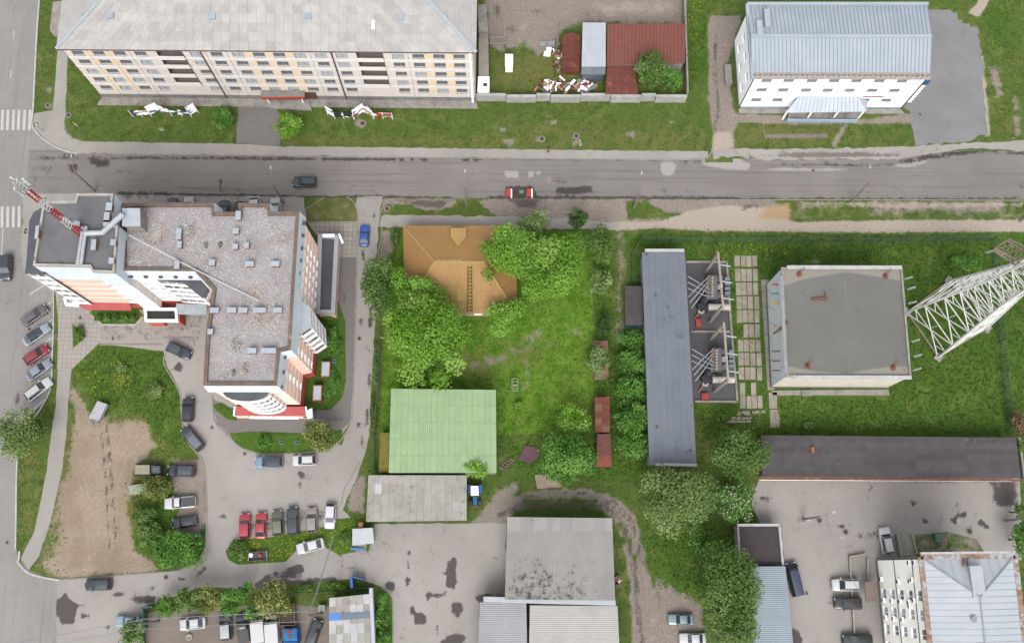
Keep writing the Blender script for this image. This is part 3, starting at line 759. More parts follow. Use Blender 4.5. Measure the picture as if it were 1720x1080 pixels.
def arc(pts, n=5):
    """Catmull-Rom through pixel points"""
    out = []
    m = len(pts)
    for i in range(m-1):
        p0, p1, p2, p3 = (np.array(pts[max(0, min(m-1, j))], float) for j in (i-1, i, i+1, i+2))
        for k in range(n):
            t = k/n
            out.append(tuple(0.5*((2*p1)+(-p0+p2)*t+(2*p0-5*p1+4*p2-p3)*t*t+(-p0+3*p1-3*p2+p3)*t**3)))
    out.append(tuple(pts[-1]))
    return out

kerb(arc([(67, -60), (66, 0), (62, 60), (59, 120), (56, 180), (54, 207), (60, 222), (82, 241), (107, 253), (130, 259)]), 0.3, 0.14, M_KERBW)
kerb([(130, 259), (430, 262), (860, 267), (1100, 269), (1160, 269)], 0.15, 0.10)
kerb(arc([(1160, 269), (1185, 266), (1194, 258), (1197, 245)]), 0.2, 0.12)
kerb(arc([(1231, 246), (1236, 256), (1250, 265), (1275, 269)]), 0.2, 0.12)
kerb([(1230, 205), (1282, 205), (1284, 228)], 0.14, 0.1)
kerb([(642, 334), (600, 333)], 0.2, 0.06)
kerb([(642, 381), (640, 400), (636, 421), (633, 460)], 0.14, 0.1)
kerb([(1190, 336), (1460, 336), (1715, 337)], 0.15, 0.06)
kerb(arc([(31, 742), (28, 800), (27, 880), (26, 922)]), 0.25, 0.14, M_KERBW)
kerb(arc([(33, 925), (32, 938), (30, 943), (36, 951), (50, 963), (75, 970), (100, 974)]), 0.3, 0.14, M_KERBW)
kerb(arc([(100, 974), (200, 966), (300, 958), (325, 948), (343, 925), (347, 890), (347, 830), (344, 790), (338, 770), (318, 745), (308, 718), (305, 690), (303, 665), (298, 650), (280, 620), (275, 606), (280, 590)]), 0.2, 0.13)
kerb(arc([(90, 487), (90, 540), (88, 600), (86, 645), (80, 665), (66, 690), (58, 700)]), 0.25, 0.14, M_KERBW)
kerb([(167, 579), (273, 579)], 0.18, 0.12)
kerb([(272, 568), (325, 567), (327, 580)], 0.14, 0.12)
kerb(arc([(357, 665), (359, 700), (366, 715), (386, 735), (405, 752), (440, 763), (500, 762), (545, 757), (566, 746), (580, 728), (589, 708), (594, 640), (597, 560), (599, 480), (600, 383), (601, 360), (594, 340), (582, 331)]), 0.18, 0.13)
kerb([(512, 352), (545, 332)], 0.15, 0.12)
kerb(arc([(638, 366), (640, 355), (647, 342), (658, 334)]), 0.15, 0.12)
kerb(arc([(604, 776), (590, 800), (577, 825), (574, 845)]), 0.15, 0.12)
kerb([(447, 900), (480, 896), (545, 884)], 0.15, 0.1)
kerb([(121.5, 543.5), (145.6, 565), (122.7, 585.6), (121.5, 543.5)], 0.12, 0.12)
kerb([(165, 540), (172, 546), (228, 546), (240, 532)], 0.3, 0.14, M_KERBW)
kerb(arc([(640, 988), (652, 995), (659, 1005), (660, 1060), (660, 1090)]), 0.15, 0.12)
kerb([(1600, 366), (1600, 366.5)], 0.1, 0.05)

# crosswalks, bay lines, lane dashes
def stripes(label_name, quads):
    o = link(label_name, None); o.location = P(*quads[0][0]); tag(o, kind='structure')
    for q in quads:
        c = PP(q, 0.012)
        MB().prism(c, [p+Vector((0, 0, .003)) for p in c]).build('painted_stripe', M_PAINT, o)
stripes('crosswalk', [[(x-2.2+dx, 185), (x+2.4+dx, 185), (x+2.0+dx-1, 219), (x-2.6+dx-1, 219)] for x, dx in ((-16, 0), (-6, 0), (4.5, 0), (13.5, 0), (23, 0), (32, 0), (41.5, 0), (50.5, 0))])
stripes('crosswalk', [[(x-2.2, 347), (x+2.4, 347), (x+2.0, 382), (x-2.6, 382)] for x in (-26, -16, -6, 3.5, 13, 22.5, 32)])
stripes('bay_marking', [[(a, b), (a+1.5, b+1.5), (c+1.5, d+1.5), (c, d)] for a, b, c, d in ((49, 494, 74, 478), (74, 514, 86, 506), (72, 546, 87, 536), (76, 574, 87, 566), (78, 604, 87, 598), (78, 634, 86, 629), (46, 695, 74, 670))])
stripes('lane_marking', [[(x-.8, y), (x+.8, y), (x+.6, y+14), (x-1, y+14)] for x, y in ((26, -12), (23, 52), (18, 118))]+[[(4.5, 383), (6, 383), (2.5, 440), (1, 440)]])
# ------------------------------------------------------------------ building helpers
UP = Vector((0, 0, 1))
M_GLASS = plain('window_glass', (0.085, 0.095, 0.105, 1), 0.1, 0, 0.7)
M_GLASSL = plain('window_glass_pale', (0.26, 0.29, 0.32, 1), 0.12, 0, 0.7)
M_WHITE = surf('white_frame', (0.78, 0.78, 0.78, 1), (0.7, 0.7, 0.7, 1), 2.0, 0.5)
M_GREYFRAME = surf('grey_frame', C(178, 182, 188), C(150, 154, 160), 2.0, 0.6)
M_COPE = surf('dull_white_coping', C(224, 224, 224), C(200, 200, 200), 1.0, .8, c3=C(168, 164, 160), s3=1.5, t3=(.6, .8))
M_PALEB = surf('pale_blue_metal', C(208, 214, 221), C(194, 201, 209), .8, .6, c3=C(176, 180, 186), s3=1.2, t3=(.62, .8))
M_CONC = surf('old_concrete', C(190, 184, 176), C(160, 154, 146), 0.8, 0.9, c3=C(120, 114, 108), s3=2.0, t3=(0.6, 0.8))
M_PLINTH = surf('plinth_concrete', C(172, 170, 168), C(140, 138, 136), 0.8, 0.9)
M_RUST = surf('rusty_metal', C(150, 96, 78), C(116, 80, 68), 1.2, 0.8, c3=C(176, 122, 90), s3=3.0, t3=(0.5, 0.7))
M_PIPE = surf('drain_pipe', C(120, 108, 104), C(96, 88, 84), 3.0, 0.7)
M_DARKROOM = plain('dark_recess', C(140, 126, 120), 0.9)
M_WOOD = surf('grey_timber', C(140, 128, 116), C(112, 102, 92), 3.0, 0.9)
M_BRICK = surf('brick_orange', C(186, 122, 90), C(160, 104, 80), 4.0, 0.9)

def offset_poly(pts, d):
    """offset a ring of points outwards by d (xy, CCW)"""
    n = len(pts); out = []
    for i in range(n):
        a, b, c = Vector(pts[i-1]), Vector(pts[i]), Vector(pts[(i+1) % n])
        e1 = (b-a); e1.z = 0; e1.normalize(); e2 = (c-b); e2.z = 0; e2.normalize()
        n1 = Vector((e1.y, -e1.x, 0)); n2 = Vector((e2.y, -e2.x, 0))
        m = n1+n2
        k = d/max(0.35, (1+n1.dot(n2)))
        out.append(b+m*k)
    return out

def ccw(pts):
    a = sum(pts[i][0]*pts[(i+1) % len(pts)][1]-pts[(i+1) % len(pts)][0]*pts[i][1] for i in range(len(pts)))
    return list(pts) if a > 0 else list(reversed(pts))

def at_z(pts, z):
    return [Vector((p[0], p[1], z)) for p in pts]

def solid(name, pts, z0, z1, mat, parent):
    return MB().prism(at_z(pts, z0), at_z(pts, z1)).build(name, mat, parent)

def wall(parent, A, B, z0, z1, mat, openings=(), depth=0.18, name='wall'):
    """outer skin of a wall seen from outside with A left, B right; openings (u0,u1,v0,v1) become real recesses"""
    A = Vector((A[0], A[1], 0)); B = Vector((B[0], B[1], 0))
    Lw = (B-A).length; d = (B-A)/Lw; nrm = Vector((d.y, -d.x, 0))
    us = sorted({0.0, Lw}|{round(o[i], 3) for o in openings for i in (0, 1) if 0 < o[i] < Lw})
    vs = sorted({z0, z1}|{round(o[i], 3) for o in openings for i in (2, 3) if z0 < o[i] < z1})
    mb = MB()
    def pt(u, v, dep=0): return A+d*u+UP*v-nrm*dep
    for i in range(len(us)-1):
        for j in range(len(vs)-1):
            cu, cv = (us[i]+us[i+1])/2, (vs[j]+vs[j+1])/2
            if any(o[0] < cu < o[1] and o[2] < cv < o[3] for o in openings): continue
            mb.quad(pt(us[i], vs[j]), pt(us[i+1], vs[j]), pt(us[i+1], vs[j+1]), pt(us[i], vs[j+1]))
    for u0, u1, v0, v1 in openings:
        for a, b in (((u0, v0), (u1, v0)), ((u1, v0), (u1, v1)), ((u1, v1), (u0, v1)), ((u0, v1), (u0, v0))):
            mb.quad(pt(*a), pt(*a, depth), pt(*b, depth), pt(*b))
    return mb.build(name, mat, parent)

WCACHE = {}
def window(parent, A, B, u, v, w, h, depth=0.14, style='two', glass=None, frame=None, name='window'):
    """u,v = centre of the window on the wall A->B"""
    A = Vector((A[0], A[1], 0)); B = Vector((B[0], B[1], 0))
    d = (B-A).normalized(); nrm = Vector((d.y, -d.x, 0))
    key = (round(w, 2), round(h, 2), style)
    if key not in WCACHE:
        fr = MB(); t = 0.09
        fr.box((0, 0, -h/2+t/2), (w, .08, t)); fr.box((0, 0, h/2-t/2), (w, .08, t))
        fr.box((-w/2+t/2, 0, 0), (t, .08, h-2*t)); fr.box((w/2-t/2, 0, 0), (t, .08, h-2*t))
        if style == 'two': fr.box((w*0.08, 0, 0), (t, .07, h-2*t))
        if style == 'three':
            fr.box((-w*0.17, 0, 0), (t, .07, h-2*t)); fr.box((w*0.17, 0, 0), (t, .07, h-2*t))
        fr.box((0, -0.12, -h/2-0.03), (w+.06, .2, .04))
        m1 = bpy.data.meshes.new('window_frame'); m1.from_pydata(fr.v, [], fr.f); m1.materials.append(M_WHITE)
        pa = MB().box((0, 0.03, 0), (w-.04, .02, h-.04))
        m2 = bpy.data.meshes.new('window_pane'); m2.from_pydata(pa.v, [], pa.f); m2.materials.append(M_GLASS)
        WCACHE[key] = (m1, m2)
    m1, m2 = WCACHE[key]
    o = link(name, m1, parent)
    o.location = A+d*u+UP*v-nrm*depth*0.6-root_loc(parent)
    o.rotation_euler = (0, 0, math.atan2(d.y, d.x))
    p = link('pane', m2, o)
    if glass:
        p.material_slots[0].link = 'OBJECT'; p.material_slots[0].material = glass
    if frame:
        o.material_slots[0].link = 'OBJECT'; o.material_slots[0].material = frame
    return o

def opening(u, v, w, h):
    return (u-w/2, u+w/2, v-h/2, v+h/2)

def sheets(parent, p00, p10, p11, p01, rows, cols, mats, th=0.03, gap=0.025, lift=0.06, name='roof_sheet', jit=0.0, weights=None, clipfn=None):
    """individual roofing sheets on the quad p00-p10 (lower edge) p01-p11 (upper edge), each lapping the row below"""
    p00, p10, p11, p01 = (Vector(p) for p in (p00, p10, p11, p01))
    nrm = (p10-p00).cross(p01-p00).normalized()
    if nrm.z < 0: nrm = -nrm
    def Q(u, v): return (p00*(1-u)+p10*u)*(1-v)+(p01*(1-u)+p11*u)*v
    for r in range(rows):
        c = 0.0
        for k in range(cols):
            u0, u1 = k/cols, (k+1)/cols
            v0, v1 = r/rows, min(1.0, (r+1.04)/rows)
            g = gap/max(0.1, (p10-p00).length)
            a, b, cc, dd = Q(u0+g, v0), Q(u1-g, v0), Q(u1-g, v1), Q(u0+g, v1)
            ja = random.uniform(0, jit)
            up = nrm*(lift+th+ja); up2 = nrm*(th*0.5+ja)
            mb = MB()
            mb.add([a+nrm*0.005, b+nrm*0.005, cc+nrm*0.002, dd+nrm*0.002, a+up, b+up, cc+up2, dd+up2],
                   ((3, 2, 1, 0), (4, 5, 6, 7), (0, 1, 5, 4), (1, 2, 6, 5), (2, 3, 7, 6), (3, 0, 4, 7)))
            mt = random.choices(mats, weights)[0] if isinstance(mats, (list, tuple)) else mats
            mb.build(name, mt, parent)

def seams(parent, p00, p10, p11, p01, n, mat, w=0.05, h=0.06, name='standing_seams'):
    p00, p10, p11, p01 = (Vector(p) for p in (p00, p10, p11, p01))
    mb = MB()
    for i in range(n+1):
        t = i/n
        a = p00.lerp(p10, t); b = p01.lerp(p11, t)
        mb.beam(a+UP*h/2, b+UP*h/2, w, h)
    o = mb.build(name, mat, parent)
    o['kind'] = 'stuff'
    return o

def parapet(parent, pts, z, w, h, mat, name='parapet'):
    """coping ring round a flat roof"""
    inner = offset_poly(pts, -w)
    mb = MB(); n = len(pts)
    for i in range(n):
        j = (i+1) % n
        base = [pts[i], pts[j], inner[j], inner[i]]
        mb.prism(at_z(base, z), at_z(base, z+h))
    return mb.build(name, mat, parent)

def vent_box(parent, px, py, ztop, sx, sy, h, cap, body, rz=0.0, name='vent_shaft'):
    c = P(px, py, ztop)
    o = MB().box((c.x, c.y, ztop-h/2-.04), (sx*.8, sy*.8, h-.08), rz).build(name, body, parent)
    MB().box((c.x, c.y, ztop), (sx, sy, .07), rz).build('cap', cap, o)
    return o

# ------------------------------------------------------------------ panel apartment block along the street
def apartment_block():
    z1 = 17.15
    SW, SE = P(172, 163.5), P(799, 169.5)
    d = (SE-SW).normalized(); nv = Vector((-d.y, d.x, 0)); Lw = (SE-SW).length
    NW, NE = SW+nv*15.2, SE+nv*15.2
    t = thing('apartment_block', 'long five-storey panel apartment block with pale slate roof and yellow wall panels', 'building', (SW+SE)/2)
    mw = surf('panel_wall', C(222, 213, 206, 1.6), C(211, 201, 195, 1.6), 0.6, 0.9, c3=C(188, 178, 171, 1.5), s3=1.5, t3=(0.62, 0.85))
    mband = surf('panel_band', C(228, 225, 221, 1.65), C(216, 212, 208, 1.65), 0.8, 0.9)
    myel = surf('yellow_panel', C(232, 211, 180, 1.55), C(226, 204, 171, 1.55), 1.0, 0.9)
    # column positions, measured on the top floor in photo pixels
    colpx = [128.8, 163.8, 199, 234, 327.5, 362, 398.5, 433.5, 467.5, 502.5, 537.5, 572.5, 667.5, 702, 737, 771]
    us = [(x-107)/688*Lw for x in colpx]
    zc = [15.75, 12.85, 9.7, 6.65, 3.7]
    ops = [(u-0.95, u+0.95, z-0.72, z+0.72) for z in zc for u in us]
    balc = [((262-107)/688*Lw, (306-107)/688*Lw), ((598-107)/688*Lw, (643-107)/688*Lw)]
    for b0, b1 in balc:
        for z in zc[:4]: ops.append((b0, b1, z-1.2, z+1.3))
    ent = ((438-107)/688*Lw+1.5, (520-107)/688*Lw+1)
    wall(t, SW, SE, 1.3, z1, mw, ops, 0.22)
    for k, (A, B) in enumerate(((SE, NE), (NE, NW), (NW, SW))):
        wall(t, A, B, 0.0, z1, mw, name='wall')
    solid('plinth', offset_poly(ccw([SW, SE, NE, NW]), 0.05), 0, 1.3, M_PLINTH, t)
    s0, s1 = SW-nv*0.9, SE-nv*0.9
    ap = at_z([SW-nv*0.06, SE-nv*0.06, SE-nv*1.6+d*0.5, SW-nv*1.6-d*0.8], 0)
    MB().prism(at_z(ap, 0.036), at_z(ap, 0.08)).build('perimeter_apron', M_CONC, t)
    for z in zc:
        for i, u in enumerate(us):
            gl = random.choice([None, None, M_GLASSL]) ; big = (z < 3 and i in (4, 5, 6, 9, 10, 11))
            window(t, SW, SE, u, z, 1.9, 1.44, 0.2, 'two', gl, None if big else M_GREYFRAME)
    # yellow infill panels between windows, belt bands
    for a, b in ((0, 1), (1, 2), (6, 7), (7, 8), (8, 9), (13, 14), (14, 15)):
        for z in zc:
            if z < 3 and a in (6, 7, 8): continue
            p0, p1 = SW+d*(us[a]+0.98), SW+d*(us[b]-0.98)
            q = [p0-nv*0.025, p1-nv*0.025, p1, p0]
            MB().prism(at_z(q, z-0.7), at_z(q, z+0.7)).build('yellow_panel', myel, t)
    for z in (14.35, 11.3, 8.2, 5.2):
        segs = [0]+[x for b in balc for x in b]+[Lw]
        for s in range(0, len(segs), 2):
            p0, p1 = SW+d*segs[s], SW+d*segs[s+1]
            q = [p0-nv*0.03, p1-nv*0.03, p1, p0]
            MB().prism(at_z(q, z-.32), at_z(q, z+.3)).build('spandrel_band', mband, t)
    # panel joints as thin recess lines: vertical battens
    mb = MB()
    for u in [0.05]+[(us[i]+us[i+1])/2 for i in (0, 1, 2, 4, 5, 9, 10, 12)]+[Lw-0.05]:
        p = SW+d*u-nv*0.012
        mb.beam(p+UP*1.3, p+UP*z1, 0.05, 0.04)
    mb.build('panel_joints', M_PLINTH, t)['kind'] = 'stuff'
    # balconies: recessed loggias with white fronts
    for b0, b1 in balc:
        for z in zc[:4]:
            o = link('loggia', None, t); o.location = SW+d*(b0+b1)/2+UP*z-root_loc(t)
            A, B = SW+d*b0, SW+d*b1
            back = [A+nv*1.3, B+nv*1.3]
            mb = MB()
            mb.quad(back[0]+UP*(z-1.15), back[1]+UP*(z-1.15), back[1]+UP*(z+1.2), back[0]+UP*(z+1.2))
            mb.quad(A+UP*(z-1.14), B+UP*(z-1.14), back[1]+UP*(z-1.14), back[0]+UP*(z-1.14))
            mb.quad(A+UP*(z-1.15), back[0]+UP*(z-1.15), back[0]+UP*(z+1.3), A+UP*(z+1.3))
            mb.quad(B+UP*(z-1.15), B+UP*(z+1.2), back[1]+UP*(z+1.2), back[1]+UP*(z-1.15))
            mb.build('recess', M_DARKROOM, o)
            q = [A-nv*0.35, B-nv*0.35, B-nv*0.25, A-nv*0.25]
            MB().prism(at_z(q, z-1.25), at_z(q, z-.25)).build('balustrade', mband, o)
            q2 = [A-nv*0.36, B-nv*0.36, B+nv*0.3, A+nv*0.3]
            MB().prism(at_z(q2, z-1.37), at_z(q2, z-1.26)).build('slab', mband, o)
    for x in (337, 557):
        u = (x-107)/688*Lw
        p = SW+d*u-nv*0.12
        MB().tube([p+UP*0.3, p+UP*z1], 0.11).build('drain_pipe', M_PIPE, t)
    p = SE-d*0.5-nv*0.3
    MB().tube([p+UP*0.1, p+UP*z1], 0.22, 8).build('riser_pipe', M_WHITE, t)
    # little end balconies on the west gable
    for z in (3.6,):
        q = [SW+nv*3-d*0.1, SW+nv*6-d*0.1, SW+nv*6-d*1.3, SW+nv*3-d*1.3]
        MB().prism(at_z(q, z), at_z(q, z+1.0)).build('end_balcony', mband, t)
    # roof
    ez = z1+0.02
    e0, e1 = P(94, 83, ez), P(800, 88.8, ez)
    dr = (e1-e0).normalized(); nr = Vector((-dr.y, dr.x, 0))
    e0 = e0-UP*0; dep = 16.4
    e2, e3 = e1+nr*dep, e0+nr*dep
    hz = 2.9
    r0 = e0+dr*(dep/2)+nr*(dep/2)+UP*hz; r1 = e1-dr*(dep/2)+nr*(dep/2)+UP*hz
    rf = MB()
    rf.add([e0, e1, e2, e3, r0, r1], ((0, 1, 5, 4), (1, 2, 5), (2, 3, 4, 5), (3, 0, 4), (3, 2, 1, 0)))
    m1 = surf('slate_pale', C(212, 209, 206), C(198, 195, 192), 0.5, 0.9, c3=C(166, 162, 158), s3=1.2, t3=(0.66, 0.85), wave='X', wave_pitch=0.42)
    m2 = surf('slate_pale_b', C(218, 215, 211), C(202, 199, 195), 0.5, 0.9, wave='X', wave_pitch=0.42)
    m3 = surf('slate_pale_c', C(204, 200, 197), C(190, 186, 183), 0.5, 0.9, wave='X', wave_pitch=0.42)
    roof = rf.build('roof', m1, t)
    rows = 6; nb = 0
    for r in range(rows):
        v0, v1 = r/rows, min(1, (r+1.04)/rows)
        a0, b0 = e0.lerp(r0, v0), e1.lerp(r1, v0)
        a1, b1 = e0.lerp(r0, v1), e1.lerp(r1, v1)
        w = 1.45 if r < 5 else 2.9
        n = int((b0-a0).length/w)
        sl = (r0-e0).normalized()
        nrm = dr.cross((r0-e0)).normalized()
        if nrm.z < 0: nrm = -nrm
        for k in range(n):
            u0, u1 = k/n, (k+1)/n
            A, B = a0.lerp(b0, u0), a0.lerp(b0, u1)
            Cc, D = a1.lerp(b1, u1), a1.lerp(b1, u0)
            g = dr*0.02
            mb = MB().add([A+g+nrm*.01, B-g+nrm*.01, Cc-g+nrm*.005, D+g+nrm*.005, A+g+nrm*.10, B-g+nrm*.10, Cc-g+nrm*.03, D+g+nrm*.03],
                          ((3, 2, 1, 0), (4, 5, 6, 7), (0, 1, 5, 4), (1, 2, 6, 5), (2, 3, 7, 6), (3, 0, 4, 7)))
            mb.build('roof_sheet', random.choice((m1, m1, m2, m3)), roof); nb += 1
    hipm = surf('galvanised', C(212, 220, 230), C(196, 204, 214), 1.0, 0.45, metal=0.2)
    for a, b in ((e0, r0), (e1, r1), (r0, r1)):
        MB().beam(a+UP*.1, b+UP*.1, 0.55, 0.08).build('ridge_flashing', hipm, roof)
    MB().beam(e0-UP*.12-nr*.03, e1-UP*.12-nr*.03, 0.12, 0.3).build('fascia', surf('fascia_brown', C(176, 158, 148), C(156, 138, 130), 2, .8), roof)
    MB().beam(e0-UP*.02-nr*.12, e1-UP*.02-nr*.12, 0.12, 0.1).build('gutter', surf('eave_brown', C(132, 112, 106), C(108, 94, 90), 2, .8), roof)
    for px, py in ((186, 25), (357, 27), (517, 26), (673, 28)):
        c = P(px, py, ez+1.9)
        mb = MB()
        o = MB().box((c.x, c.y, c.z-.35), (1.0, 1.3, 1.1)).build('dormer_vent', hipm, roof)
    for px, py in ((539, 8), (627, 42), (715-8, 20)):
        c = P(px, py, ez+1.8)
        MB().box((c.x, c.y, c.z), (0.5, 1.6, .06)).build('roof_patch', M_WHITE, roof)
    # entrance canopy with red fascia
    E0, E1 = P(438, 165, 3.0), P(512, 164, 3.0)
    can = link('entrance_canopy', None, t); can.location = (E0+E1)/2-root_loc(t)
    B0, B1 = P(440, 146.5, 3.3), P(512, 146.5, 3.3)
    q = [E0, E1, B1, B0]
    MB().prism(q, [p+UP*.18 for p in q]).build('roof_slab', surf('canopy_felt', C(160, 158, 152), C(140, 136, 130), 1, .9, c3=C(150, 104, 84), s3=1.5, t3=(.62, .8)), can)
    MB().beam(E0-UP*.05-nv*.06, E1-UP*.05-nv*.06, 0.1, 0.62).build('red_fascia', plain('red_sign', C(226, 74, 48), .5), can)
    ramp_ = [P(449, 170, 0), P(520, 170, 0), P(524, 187, 0), P(455, 184, 0)]
    MB().prism(at_z(ramp_, 0.04), at_z(ramp_, 0.45)).build('landing', M_CONC, can)
    for f in (0.12, 0.9):
        p = E0.lerp(E1, f)+nv*.3
        MB().tube([Vector((p.x, p.y, 0)), Vector((p.x, p.y, 3.0))], 0.12, 6).build('post', M_WHITE, can)
    dc = (B0+B1)/2
    q = [P(455, 168, 0), P(500, 168, 0)]
    MB().box((SW+d*(ent[0]+ent[1])/2-nv*.05+UP*1.5), (2.4, .2, 2.4)).build('door', surf('brown_door', C(120, 90, 76), None, 2, .7), can)
    return t
apartment_block()
# west gable annex strip and east gable annex of the block
def block_annexes():
    t = thing('concrete_stair_annex', 'narrow weathered concrete annex on the west gable of the panel block', 'annex', P(88, 40))
    q = ccw(PP([(90, 5), (103, 3), (98, 58), (92, 60), (85, 50)], 3.0))
    solid('wall', q, 0, 2.8, M_CONC, t)
    solid('roof_slab', offset_poly(q, .15), 2.8, 3.0, M_CONC, t)
    t = thing('concrete_annex', 'long narrow concrete annex against the east gable of the panel block', 'annex', P(812, 90))
    q = ccw(PP([(803, 8), (817, 8), (820, 55), (804, 55)], 4.6))
    solid('wall', offset_poly(q, -.15), 0, 4.4, M_CONC, t)
    solid('roof_slab', q, 4.4, 4.6, surf('annex_roof', C(186, 182, 176), C(150, 144, 138), 1, .9, c3=C(110, 104, 98), s3=2, t3=(.6, .8)), t)
    q = ccw(PP([(804, 55), (820, 55), (821, 128), (804, 128)], 2.4))
    solid('low_wall', offset_poly(q, -.15), 0, 2.2, M_CONC, t)
    solid('low_roof_slab', q, 2.2, 2.4, surf('annex_low_roof', C(190, 178, 168), C(170, 158, 148), 1, .9), t)
    t = thing('white_kiosk', 'small white box hut between the panel block and the concrete fence', 'hut', P(812, 143))
    q = ccw(PP([(804, 130), (821, 130), (821, 154), (803, 154)], 2.6))
    solid('wall', q, 0, 2.5, M_WHITE, t)
    solid('roof', offset_poly(q, .1), 2.5, 2.62, M_WHITE, t)
    c = P(815, 143, 2.7)
    MB().box((c.x, c.y, 2.7), (.7, .5, .25)).build('hatch', plain('black_plastic', C(40, 40, 46), .5), t)
block_annexes()
# ------------------------------------------------------------------ tall brick-coloured apartment house with stepped plan
M_PEACH = surf('peach_wall', C(232, 194, 177, 2.35), C(226, 186, 169, 2.35), 0.5, 0.9)
M_PINK = surf('pink_wall', C(228, 186, 172, 1.9), C(222, 180, 165, 1.9), 0.5, 0.9)
M_CREAMW = surf('white_wall', C(238, 236, 232, 1.9), C(230, 228, 224, 1.9), 0.5, 0.9)
M_ATTIC = surf('attic_pale_blue', C(214, 221, 229, 1.75), C(204, 212, 221, 1.75), 0.6, 0.8)
M_REDBASE = surf('red_base', C(200, 92, 84, 1.6), C(190, 86, 78, 1.6), 0.8, 0.8)
M_REDROOF = surf('red_awning', C(204, 92, 90), C(190, 84, 82), 0.8, 0.6, wave='X', wave_pitch=0.25)
M_COPING = surf('brown_coping', C(142, 122, 106), C(120, 102, 90), 0.8, 0.8, c3=C(176, 160, 146), s3=2, t3=(.62, .8))
M_VCAP = surf('vent_cap', C(206, 216, 226), C(190, 200, 210), 1, .5, metal=.1)
M_BAND = surf('cream_band', C(242, 228, 216, 2.0), C(236, 220, 206, 2.0), 1, .9)

def rubble_roof_mat():
    m, nt, b = newmat('rubble_roof')
    v = coords(nt)
    n1 = noise(nt, v, 0.35, 6, 0.7); n2 = noise(nt, v, 3.0, 5, 0.8)
    col = mix(nt, C(188, 185, 188), C(170, 165, 166), ramp(nt, n1, .35, .7))
    col = mix(nt, col, C(128, 112, 104), ramp(nt, n2, .6, .75, 0, .7))
    vo = nt.nodes.new('ShaderNodeTexVoronoi'); vo.inputs['Scale'].default_value = 3.2
    nt.links.new(v, vo.inputs['Vector'])
    sp = mathn(nt, 'MULTIPLY', ramp(nt, vo.outputs['Distance'], .12, .24, 1, 0), ramp(nt, noise(nt, v, .8, 4, .7), .32, .52))
    col = mix(nt, col, C(222, 217, 212), ramp(nt, noise(nt, v, 1.6, 6, .8), .54, .68, 0, .75))
    col = mix(nt, col, C(236, 231, 226), sp)
    nt.links.new(col, b.inputs['Base Color']); b.inputs['Roughness'].default_value = .95
    bump(nt, b, n2, .6, .08)
    return m
M_RUBBLE = rubble_roof_mat()
M_FELT = surf('roof_felt_grey', C(138, 138, 140), C(122, 122, 126), 0.3, 0.9, c3=C(96, 92, 90), s3=0.8, t3=(.62, .8))
M_DFELT = surf('roof_felt_dark', C(94, 96, 104), C(108, 110, 116), 0.4, 0.85, c3=C(80, 78, 80), s3=1.5, t3=(.6, .8))

def glazed_bay(t, pts, z0, z1, levels, roofmat, name='bay_window', band=1.05, glass=M_GLASS):
    pts = ccw(pts)
    o = link(name, None, t); o.location = centroid(at_z(pts, z0))-root_loc(t)
    lv = (z1-z0)/levels
    inn = offset_poly(pts, -0.12)
    for k in range(levels):
        zb = z0+k*lv
        solid('balcony_front', pts, zb, zb+band, M_CREAMW, o)
        solid('glazing', inn, zb+band, zb+lv, glass if random.random() < .7 else M_GLASSL, o)
        mb = MB()
        n = len(pts)
        for i in range(n):
            a, b = inn[i], inn[(i+1) % n]
            m = max(1, int((b-a).length/1.1))
            for j in range(m):
                p = a.lerp(b, j/m)
                mb.beam(Vector((p.x, p.y, zb+band)), Vector((p.x, p.y, zb+lv)), 0.14, 0.14)
        mb.build('mullions', M_CREAMW, o)['kind'] = 'stuff'
    solid('bay_roof', offset_poly(pts, .08), z1, z1+.18, roofmat, o)
    return o

